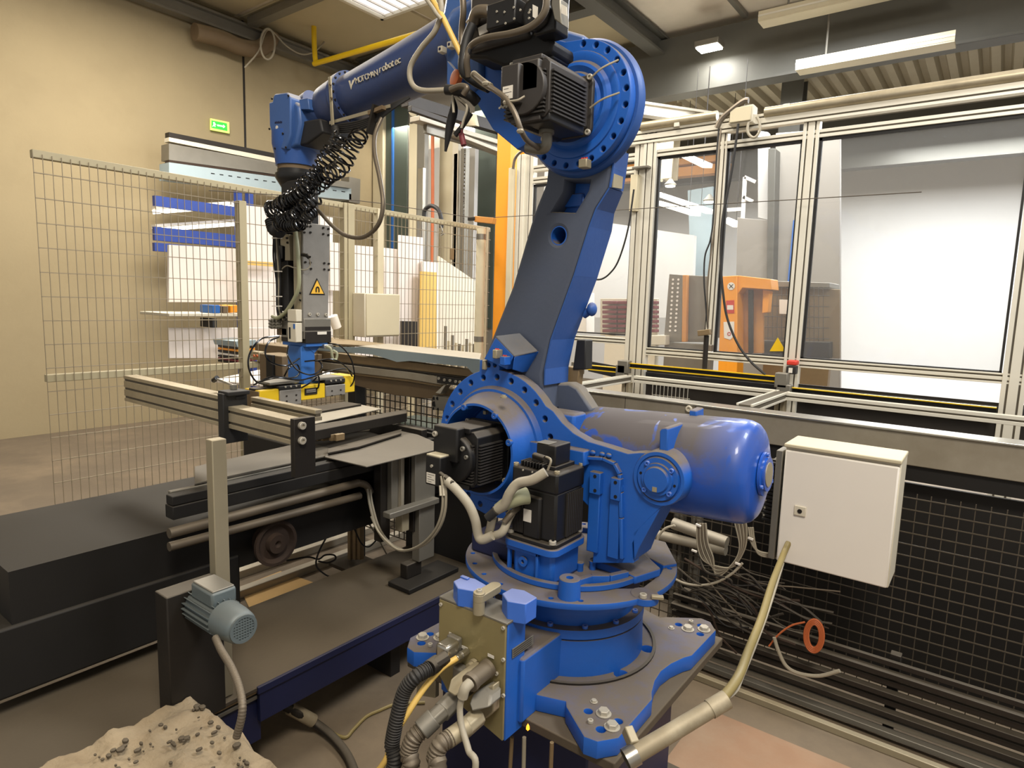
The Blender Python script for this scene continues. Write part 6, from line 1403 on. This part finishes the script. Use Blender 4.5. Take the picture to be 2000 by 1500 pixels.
wcab('cable_loop', [(1462, 238), (1460, 255), (1466, 266), (1475, 268), (1484, 255), (1483, 238), (1478, 228)], .009, 'hose_grey', 'pale cable loop hanging right of the junction box')
wcab('long_cable', [(1442, 242), (1437, 280), (1428, 340), (1418, 390), (1411, 430), (1408, 470), (1408, 520), (1412, 570), (1420, 620), (1440, 670), (1465, 705), (1495, 732)], .0085, 'black_soft', 'long black cable hanging from the junction box in front of the pane')
wcab('frame_cable', [(1404, 250), (1400, 300), (1396, 370), (1393, 430), (1387, 470), (1377, 500), (1375, 545), (1378, 590), (1382, 640)], .006, 'black_soft', 'left cable strapped to the middle window post')
wcab('frame_cable', [(1408, 250), (1404, 300), (1400, 380), (1396, 440), (1388, 500), (1382, 560), (1383, 640)], .006, 'conduit', 'right cable strapped to the middle window post')
wcab('side_cable', [(1238, 370), (1234, 400), (1228, 440), (1218, 480), (1205, 515), (1190, 535), (1175, 545), (1160, 546)], .007, 'black_soft', 'dark cable hanging in a curve right of the lower arm')
wcab('arch_cable', [(1002, 330), (1006, 310), (1018, 296), (1040, 288), (1060, 292)], .012, 'conduit', 'grey cable arching over the left end of the window frames')
pol = thing('post_foot', 'dark bracket and rod at the lower end of the middle window post', 'bracket', aty(1380, 700, YWN-.1))
MB().cyl(aty(1380, 655, YWN-.1), aty(1376, 720, YWN-.1), .018).o('rod', 'dark_steel', pol); MB().bar(aty(1364, 651, YWN-.12), aty(1388, 648, YWN-.12), .04, .04).o('clamp', 'rail_brown', pol, .004)
# light curtains
lc = []
for i, (a_, c_) in enumerate((((1232, 709.5), (1517, 736)), ((1140, 712), (1208, 722)), ((1548, 757), (1640, 766)))):
    y = 4.48; p, q_ = aty(*a_, y), aty(*c_, y); q_.z = p.z
    if i == 2: q_.x += .8
    t = thing('light_curtain', ['long yellow-edged light curtain bar in front of the lower window rail', 'short yellow-edged light curtain bar left of the frame post', 'yellow-edged light curtain bar at the right picture edge'][i], 'light curtain', p)
    MB().bar(p, q_, .03, .006).o('yellow_edge', 'yellow_pipe', t); MB().bar(p-V((0, -.004, .016)), q_-V((0, -.004, .016)), .03, .026).o('dark_window', 'black_gloss', t); MB().bar(p-V((0, 0, .034)), q_-V((0, 0, .034)), .03, .008).o('yellow_edge', 'yellow_pipe', t)
    if i < 2: MB().box(q_.x-.0, q_.x+.08, y-.05, y+.02, q_.z-.07, q_.z+.03).o('end_bracket', 'steel_grey', t, .006)
    MB().box(p.x-.09, p.x, y-.05, y+.02, p.z-.08, p.z+.02).o('end_bracket', 'steel_grey', t, .006)
es_ = thing('emergency_switch', 'red safety switch on the lower right window post', 'switch', aty(1548, 735, 4.5))
p, q_ = aty(1538, 703, 4.5), aty(1557, 714, 4.5); MB().box(p.x, q_.x, 4.48, 4.55, q_.z, p.z).o('red_head', 'red', es_, .008)
p, q_ = aty(1538, 714, 4.5), aty(1555, 731, 4.5); MB().box(p.x, q_.x, 4.48, 4.54, q_.z, p.z).o('body', 'black_soft', es_, .004); MB().box(p.x+.015, q_.x-.02, 4.475, 4.48, q_.z+.008, p.z-.012).o('label_plate', 'label', es_)
# horizontal aluminium table frame in front
hf = thing('profile_table', 'low aluminium profile frame with mesh infill between beam and windows', 'frame', (-1.6, 4.0, 0))
zf = aty(1400, 757, 4.3).z
profile_x('cross_profile', 'alu', hf, aty(1240, 740, 4.3).x, aty(1520, 768, 4.3).x, 4.3, zf, .05, .05, 1)
profile_y('side_profile', 'alu', hf, 3.53, 4.3, aty(1528, 770, 4.3).x, zf, .09, .05); profile_y('side_profile', 'alu', hf, 3.53, 4.3, aty(1228, 742, 4.3).x, zf, .05, .05)
profile_x('cross_profile', 'alu', hf, aty(1540, 775, 4.3).x, 1.3, 4.25, zf, .05, .05, 1)
b = MB(); p = aty(1228, 742, 4.3).x; x = p-.9
while x < p: b.box(x-.002, x+.002, 3.8, 3.804, .5, zf); x += .04
for i in range(9): b.box(p-.9, p, 3.8, 3.806, .5+i*.08, .504+i*.08)
o = b.o('mesh_infill', 'wire_dark', hf); o['kind'] = 'stuff'
b = MB(); x = aty(1272, 780, 4.35).x; xe_ = aty(1345, 790, 4.35).x
while x < xe_: b.box(x-.002, x+.002, 4.36, 4.364, .5, zf-.0); x += .03
for i in range(18): b.box(aty(1272, 780, 4.35).x, xe_, 4.36, 4.366, .5+i*.035, .5+i*.035+.003)
o = b.o('mesh_infill', 'alu', hf); o['kind'] = 'stuff'
for x in (aty(1228, 742, 4.3).x, aty(1528, 770, 4.3).x): profile_z('leg', 'alu_old', hf, x, 4.28, 0, zf-.03, .06, .06, 1)
# stainless beam
YBm = 3.4
sb = thing('steel_beam', 'wide brushed steel beam passing behind the blue balancer', 'beam', (-.8, YBm, 1.0))
MB().box(-2.6, 1.4, YBm, YBm+.08, 1.055, 1.205).o('web_plate', 'beam_steel', sb, .004); MB().box(-2.6, 1.4, YBm-.012, YBm+.12, 1.205, 1.217).o('top_flange', 'steel', sb, .003)
MB().box(-2.6, 1.4, YBm+.02, YBm+.10, .98, 1.055).o('lower_lip', 'dark_machine', sb)
bolt(sb, aty(1347, 798, YBm-.001), (0, -1, 0), .018, 'white_box', 'cap')
for x in (aty(1222, 770, YBm).x, aty(1358, 800, YBm).x): MB().box(x-.0012, x+.0012, YBm-.001, YBm, 1.06, 1.204).o('seam', 'dark_steel', sb)

# ================================================================== behind the glass
lm = thing('lifting_machine', 'orange lifting machine with warning stickers behind the glass', 'machine', aty(1440, 800, 6.2))
Y6 = 6.2
def ob6(pts, m, name, d=.15, y=Y6, par=lm): return MB().py(ys(pts, y), y, y+d).o(name, m, par, .006)
ob6([(1411, 540), (1440, 538), (1440, 700), (1434, 860), (1398, 860), (1403, 700)], 'orange', 'mast', .2)
ob6([(1440, 538), (1505, 545), (1507, 566), (1450, 562), (1440, 575)], 'orange', 'top_arm', .25, Y6+.02)
ob6([(1448, 562), (1490, 565), (1490, 690), (1448, 690)], 'orange_dull', 'carriage', .05, Y6+.2); ob6([(1461, 566), (1470, 566), (1470, 690), (1461, 690)], 'dark_steel', 'chain', .04, Y6+.12); ob6([(1490, 566), (1504, 568), (1500, 610), (1488, 612)], 'orange', 'bracket', .1, Y6+.1)
s1 = MB().lathe(aty(1428, 559, Y6-.004), (0, -1, 0), [(0, .036), (.003, .036), (.003, 0)], 24).o('round_sticker', 'white', lm)
MB().bar(aty(1424, 563, Y6-.009), aty(1432, 555, Y6-.009), .006, .003, (0, 1, 0)).o('sticker_mark', 'black_soft', s1); MB().bar(aty(1424, 555, Y6-.009), aty(1432, 563, Y6-.009), .006, .003, (0, 1, 0)).o('sticker_mark', 'black_soft', s1)
ob6([(1418, 587), (1434, 586), (1434, 612), (1418, 612)], 'red', 'red_sticker', .003, Y6-.005); ob6([(1420, 596), (1432, 596), (1432, 605), (1420, 605)], 'white', 'sticker_text', .002, Y6-.008)
ob6([(1413, 629), (1434, 628), (1434, 655), (1426, 664), (1414, 660)], 'white', 'white_sticker', .003, Y6-.005)
MB().ring(aty(1424, 652, Y6-.008), (0, -1, 0), .012, .018, .002, 20).o('ring_mark', 'red', lm)
cb6 = thing('perforated_cabinet', 'grey cabinet with columns of round holes and yellow edge behind the glass', 'cabinet', aty(1340, 690, 6.5))
ob6([(1307, 535), (1334, 537), (1332, 668), (1296, 668)], 'steel_grey', 'perforated_door', .05, 6.5, cb6); ob6([(1333, 537), (1342, 537), (1340, 668), (1331, 668)], 'orange_dull', 'yellow_edge', .06, 6.48, cb6)
ob6([(1342, 537), (1392, 540), (1390, 668), (1340, 668)], 'steel_grey', 'mesh_door', .05, 6.55, cb6); ob6([(1400, 545), (1409, 545), (1403, 660), (1394, 660)], 'steel_grey', 'perforated_door', .05, 6.5, cb6)
for i in range(13):
    for dx in (0, 10.5): MB().cyl(aty(1314.5-i*.5+dx, 546+i*8.3, 6.498), aty(1314.5-i*.5+dx, 546+i*8.3, 6.49), .012, n=10).o('hole', 'white', cb6)
ob6([(1268, 655), (1300, 655), (1300, 674), (1268, 674)], 'white_box', 'low_shelf', .3, 6.4, cb6)
mr = thing('label_rack', 'small rack of maroon and white bins behind the glass', 'rack', aty(1200, 650, 6.6))
for i in range(7):
    for (x0, x1) in ((1176, 1204), (1206, 1224), (1269, 1280)):
        ob6([(x0, 588+i*9.2), (x1, 588+i*9.2), (x1, 594+i*9.2), (x0, 594+i*9.2)], 'maroon', 'bin', .1, 6.6, mr)
ob6([(1172, 583), (1284, 583), (1284, 655), (1172, 655)], 'white_box', 'frame', .05, 6.72, mr)
ob6([(1115, 570), (1145, 572), (1145, 650), (1115, 650)], 'white', 'white_cabinet', .2, 6.7, mr)
cg = thing('mesh_container', 'brown wire mesh container stacked behind the orange machine', 'container', aty(1560, 700, 6.8))
ob6([(1488, 560), (1640, 565), (1640, 700), (1488, 700)], 'rail_brown', 'board', .05, 6.9, cg)
for i in range(14): ob6([(1490+i*9, 560), (1491.2+i*9, 560), (1491.2+i*9, 700), (1490+i*9, 700)], 'wire_dark', 'bar', .01, 6.8, cg)
for i in range(6): ob6([(1488, 575+i*21), (1620, 577+i*21), (1620, 578.6+i*21), (1488, 576.6+i*21)], 'wire_dark', 'bar', .01, 6.79, cg)
ob6([(1522, 585), (1548, 586), (1548, 614), (1522, 613)], 'white', 'paper_label', .004, 6.78, cg); ob6([(1488, 548), (1620, 552), (1620, 562), (1488, 560)], 'steel_grey', 'top_sheet', .5, 6.8, cg)
ob6([(1488, 665), (1620, 668), (1620, 700), (1488, 700)], 'dark_steel', 'lower_bin', .3, 6.75, cg)
bnr = MB().py(ys([(1549, 430), (1556, 430), (1552, 550), (1538, 550)], 8.05), 8.05, 8.1).o('blue_banner', 'blue_grip'); tag(bnr, 'narrow blue banner strip on the pale wall at right', 'banner')
big = thing('wall_cabinet', 'tall pale grey cabinet wall behind the orange machine', 'cabinet', aty(1500, 600, 8.0))
ob6([(1440, 425), (1500, 430), (1498, 780), (1432, 780)], 'wall_grey', 'panel', .1, 8.0, big); ob6([(1500, 290), (1515, 290), (1505, 780), (1495, 780)], 'steel_beam', 'column', .2, 7.9, big); ob6([(1480, 255), (1500, 258), (1500, 430), (1480, 425)], 'wall_pale', 'panel', .1, 8.1, big); ob6([(1515, 260), (1640, 250), (1640, 780), (1508, 780)], 'wall_grey', 'panel', .1, 8.1, big)
ocr = thing('orange_crane_beam', 'orange crane beam high behind the first window pane', 'beam', aty(1340, 345, 11))
p, q_ = aty(1278, 343, 11), aty(1404, 338, 11); MB().bar(V((p.x-2, 11, p.z)), V((q_.x+.2, 11, p.z)), .2, .16).o('beam', 'orange_dull', ocr, .01); MB().bar(V((p.x-2, 10.9, p.z+.15)), V((q_.x+.2, 10.9, p.z+.15)), .2, .1).o('trolley_rail', 'orange_dull', ocr, .01)
for i, (a_, c_) in enumerate((((1336, 303), (1382, 324)), ((1283, 378), (1388, 414)), ((1416, 428), (1442, 440)), ((1283, 395), (1360, 418)))):
    y = 10.0; p, q_ = aty(*a_, y), aty(*c_, y-1.6); tl_ = thing('tube_light', None, None, p); MB().bar(p, q_, .12, .05).o('tube', 'tube_glow', tl_); [MB().cyl(p.lerp(q_, f)+V((0, 0, .02)), V((p.lerp(q_, f).x, p.lerp(q_, f).y, 4.9)), .004, n=6).o('hanger', 'dark_steel', tl_) for f in (.15, .85)]; tag(tl_, ['white tube light high behind the first pane', 'long white light strip behind the first pane', 'short white light strip right of the middle post', 'second long light strip just below the first'][i], 'lamp')
for i, (px, py) in enumerate(((1309, 363), (1385, 394))):
    p = aty(px, py, 9.0); t = thing('pendant_lamp', ['round ceiling lamp glowing behind the first pane', 'round ceiling lamp close to the middle post'][i], 'lamp', p); MB().lathe(p, (0, 0, 1), [(0, .07), (.02, .09), (.06, .05), (.1, .02), (.1, 0)], 20).o('shade', 'steel_grey', t); MB().cyl(p-V((0, 0, .01)), p, .07).o('bulb', 'lamp_glow', t)
tag(MB().py(ys([(1343, 372), (1392, 364), (1392, 600), (1352, 600)], 10.5), 10.5, 10.8).o('blue_pillar', 'blue_pale'), 'pale blue pillar behind the first window pane', 'pillar')
tag(MB().py(ys([(1120, 425), (1356, 460), (1350, 620), (1120, 620)], 9.8), 9.8, 9.9).o('pale_wall_board', 'wall_pale'), 'large bright board on the far wall behind the left panes', 'board')
fm = thing('overhead_frame', 'white overhead tube frame behind the second pane', 'frame', aty(1450, 400, 8.8))
for a_, c_ in (((1455, 346), (1450, 440)), ((1455, 346), (1475, 355)), ((1452, 385), (1470, 393)), ((1448, 408), (1420, 410))): MB().bar(aty(*a_, 8.6), aty(*c_, 8.6), .04, .04).o('tube', 'white', fm)

# ================================================================== right foreground: cabinet, cables, racks
YCb = 2.8
wc_ = thing('white_cabinet', 'white steel switch cabinet with a round key lock at the right edge', 'cabinet', aty(1580, 1100, YCb))
p, q_ = aty(1535, 868, YCb), aty(1531, 1098, YCb)
MB().box(p.x, p.x+.42, YCb, YCb+.2, q_.z, p.z).o('body', 'white_box', wc_, .006); MB().box(p.x+.004, p.x+.416, YCb-.016, YCb, q_.z+.004, p.z-.02).o('door', 'white', wc_, .006)
MB().box(p.x-.002, p.x+.422, YCb-.02, YCb+.2, p.z-.008, p.z+.008).o('rain_lip', 'cream', wc_, .004)
p2, q2 = aty(1552, 986, YCb-.02), aty(1573, 1010, YCb-.02); lk = MB().box(p2.x, q2.x, YCb-.024, YCb-.016, q2.z, p2.z).o('lock_plate', 'white_box', wc_, .003); MB().cyl(((p2.x+q2.x)/2, YCb-.027, (p2.z+q2.z)/2), ((p2.x+q2.x)/2, YCb-.024, (p2.z+q2.z)/2), .009).o('key_hole', 'dark_steel', lk)
tag(MB().box(p.x-.035, p.x-.008, YCb, YCb+.1, q_.z, p.z-.03).o('mounting_rail', 'steel_grey', None, .003), 'grey vertical rail along the left side of the white cabinet', 'rail')
# cable chain
cc_ = thing('cable_chain', 'black link cable chain hanging beside the white cabinet', 'cable chain', aty(1515, 1020, 2.95))
for i in range(16):
    p = aty(1516-(i*.9), 905+i*7.2, 2.95); MB().box(p.x-.028, p.x+.028, 2.93, 2.98, p.z-.007, p.z+.007).o('link', 'black_soft', cc_, .003)
    if i % 2 == 0: bolt(cc_, V((p.x-.02, 2.93, p.z)), (0, -1, 0), .004, 'steel', 'cap')
# fence behind with mesh
rf = thing('mesh_guard', 'dark low wire mesh guard behind the balancer and coiled cables', 'fence', (-.6, 3.1, 0))
b = MB(); x = -1.7
while x < .6: b.box(x-.0018, x+.0018, 3.1, 3.104, .05, 1.0); x += .05
z = .08
while z < 1.0: b.box(-1.7, .6, 3.096, 3.102, z-.002, z+.002); z += .05
o = b.o('wire_mesh', 'wire_dark', rf); o['kind'] = 'stuff'
for px in (1312, 1345): x = aty(px, 1100, 3.06).x; profile_z('post', 'steel_grey', rf, x, 3.14, 0, 1.0, .05, .04, 1)
MB().box(-2.2, .8, 3.5, 3.52, 0, .95).o('back_sheet', 'dark_machine', rf)
# round tubes
for i, (a_, c_, r) in enumerate((((1315, 1022), (1420, 1060), .030), ((1264, 1040), (1418, 1075), .026))):
    p, q_ = aty(*a_, 3.08), aty(*c_, 3.06); tag(MB().cyl(p, q_, r).o('round_tube', 'beam_steel'), ['upper worn steel tube below the balancer', 'lower worn steel tube below the balancer'][i], 'tube')
# slatted rack on the floor
sr = thing('slatted_rack', 'long rack of horizontal steel slats low on the right', 'rack', (-.4, 2.9, 0))
for i in range(8):
    z = .035+i*.042; MB().box(-1.15, .7, 2.88+(.02 if i % 2 else 0), 2.92, z-.012, z+.012).o('slat', 'steel_grey' if i < 2 else 'dark_steel', sr, .003)
MB().box(-1.2, .7, 2.80, 2.83, .0, .03).o('slat', 'tan_metal', sr, .003)
for x in (-1.1, -.2, .6): MB().box(x-.02, x+.02, 2.93, 2.97, 0, .36).o('upright', 'dark_steel', sr, .003)
# cables: coil and tangle
ck = thing('coiled_cables', 'bundle of grey cables coiled below the balancer with white ties', 'cables', aty(1400, 1110, 2.85))
rnd = random.Random(7)
for i in range(7):
    d = i*3.4
    P_ = [aty(1362+d*.8, 1022, 2.84), aty(1362+d, 1060, 2.84), aty(1372+d, 1092-d*.2, 2.84), aty(1400, 1112+d-6, 2.84), aty(1432, 1106-d*.3, 2.84), aty(1455-d*.5, 1070, 2.84), aty(1458-d, 1030, 2.84), aty(1450-d, 1000, 2.84)]
    MB().tube(P_, .0042, 6).o('cable', 'conduit' if i % 2 else 'cable_grey', ck)
for i in range(3): MB().tube([aty(1462+i*4, 1030, 2.84), aty(1468+i*3, 1060, 2.84), aty(1485, 1078+i*3, 2.84), aty(1530, 1084+i*3, 2.84)], .005, 6).o('cable', 'cable_grey', ck)
for px, py in ((1364, 1026), (1441, 1101), (1466, 1052), (1356, 1076)): MB().bar(aty(px-5, py-2, 2.83), aty(px+5, py+2, 2.83), .008, .008).o('cable_tie', 'white', ck)
MB().tube([aty(1281, 1062, 2.84), aty(1288, 1045, 2.84), aty(1300, 1032, 2.84), aty(1318, 1026, 2.84)], .006, 8).o('cable', 'hose_grey', ck)
MB().tube([aty(1316, 1130, 2.84), aty(1340, 1140, 2.84), aty(1370, 1143, 2.84), aty(1400, 1137, 2.84), aty(1430, 1120, 2.84), aty(1450, 1100, 2.84)], .006, 8).o('cable', 'hose_grey', ck)
tg = thing('cable_tangle', 'tangle of brown and grey cables on the rack at the right', 'cables', aty(1500, 1200, 2.84))
for i in range(26):
    x0, y0_ = rnd.uniform(1320, 1450), rnd.uniform(1090, 1180); x1_, y1_ = x0+rnd.uniform(60, 230), y0_+rnd.uniform(30, 110)
    P_ = [aty(x0, y0_, 2.86), aty((x0*2+x1_)/3+rnd.uniform(-15, 15), (y0_*2+y1_)/3+rnd.uniform(-20, 20), 2.84), aty((x0+2*x1_)/3+rnd.uniform(-15, 15), (y0_+2*y1_)/3+rnd.uniform(-15, 25), 2.84), aty(x1_, y1_, 2.84)]
    MB().tube(P_, rnd.uniform(.003, .006), 6, 6).o('cable', rnd.choice(['conduit', 'rust', 'dark_steel', 'dark_steel', 'black_soft']), tg)
oc_ = thing('orange_cable_coil', 'coiled orange cable hanging at the right edge above the rack', 'cable', aty(1585, 1240, 2.80))
for i in range(4):
    P_ = [aty(1590+(19-i*2.5)*math.cos(t), 1242+(32-i*3)*math.sin(t), 2.80) for t in [k*2*PI/16 for k in range(17)]]
    MB().tube(P_, .005, 6, 4).o('cable_turn', 'orange_cable', oc_)
MB().tube([aty(1572, 1215, 2.8), aty(1545, 1222, 2.8), aty(1520, 1240, 2.8), aty(1502, 1262, 2.8)], .004, 6).o('cable_turn', 'orange_cable', oc_)
tag(MB().tube([aty(1512, 1245, 2.78), aty(1520, 1270, 2.78), aty(1535, 1300, 2.78), aty(1560, 1315, 2.78), aty(1600, 1320, 2.78), aty(1640, 1310, 2.78)], .008, 8).o('grey_hose', 'cable_grey'), 'grey hose curving over the slats at the right edge', 'hose')

# floor stands so that the things behind the glass stand on the ground
def stand(par, x0, x1, y, top, m='steel_grey', d=.1): MB().box(x0, x1, y, y+d, 0, top).o('stand', m, par, .004)
a_, c_ = aty(1180, 655, 6.6), aty(1280, 655, 6.6); stand(mr, a_.x, c_.x, 6.62, a_.z, 'white_box')
a_, c_ = aty(1298, 668, 6.5), aty(1390, 668, 6.5); stand(cb6, a_.x, c_.x, 6.5, a_.z)
a_, c_ = aty(1490, 700, 6.8), aty(1620, 700, 6.8); stand(cg, a_.x, c_.x, 6.82, a_.z+.05, 'rail_brown')
a_, c_ = aty(1398, 850, 6.2), aty(1434, 850, 6.2); stand(lm, a_.x, c_.x, 6.2, a_.z+.05, 'orange', .2)
p = aty(1516, 903, 2.95); MB().bar(V((p.x, 2.95, p.z)), V((p.x, 3.44, p.z+.02)), .03, .02).o('hanger', 'dark_steel', cc_)

for nm in ('cable_tray', 'cable_tray.001'):
    t = bpy.data.objects[nm]; q = V(t['wl']); MB().cyl((q.x+.3, q.y, q.z), (q.x+.3, q.y, 5.57), .012, n=6).o('hanger', 'steel_grey', t)

wcn = thing('dark_mesh_panel', 'added dark wire mesh panel standing below the long brown table', 'container', (-3.2, 2.9, 0))  # added mesh and green block, darken the fence area below the table
b = MB(); xa_, xb_ = aty(705, 800, 2.95).x, aty(880, 800, 2.95).x; x = xa_
while x < xb_: b.box(x-.003, x+.003, 2.95, 2.956, .1, 1.12); x += .05
for i in range(21): b.box(xa_, xb_, 2.944, 2.95, .1+i*.05, .106+i*.05)
o = b.o('wire_mesh', 'wire_dark', wcn); o['kind'] = 'stuff'
for x in (xa_, xb_): MB().box(x-.02, x+.02, 2.93, 2.97, 0, 1.14).o('corner_post', 'dark_steel', wcn, .003)
MB().box(xa_, xb_, 3.2, 3.5, .55, .85).o('green_filler', 'sheet_green', wcn, .02)

GROUPS = {'cable_tray': 'cable trays under the roof', 'tube_light': 'strip lights behind the glass', 'pendant_lamp': 'round lamps behind the glass', 'light_curtain': 'light curtain bars before the windows', 'round_tube': 'worn steel tubes below the balancer', 'frame_cable': 'cables on the middle window post', 'loose_cable': 'loose cables under the infeed table', 'standing_rod': 'rods under the robot base', 'power_connector': 'hooded connectors on the brass plate', 'conduit_run': 'conduit tubes above the window frames', 'sheet_metal_plate': 'grey steel plates on the infeed table', 'tube_lamp': 'tube lamps at the far left', 'tension_wire': 'stretched steel wires', 'fence_clamp': 'clamps on the wire fence'}
for o in bpy.data.objects:
    k = o.name.split('.')[0]
    if o.parent is None and k in GROUPS: o['group'] = GROUPS[k]
for o in bpy.data.objects:
    if 'wl' in o: del o['wl']
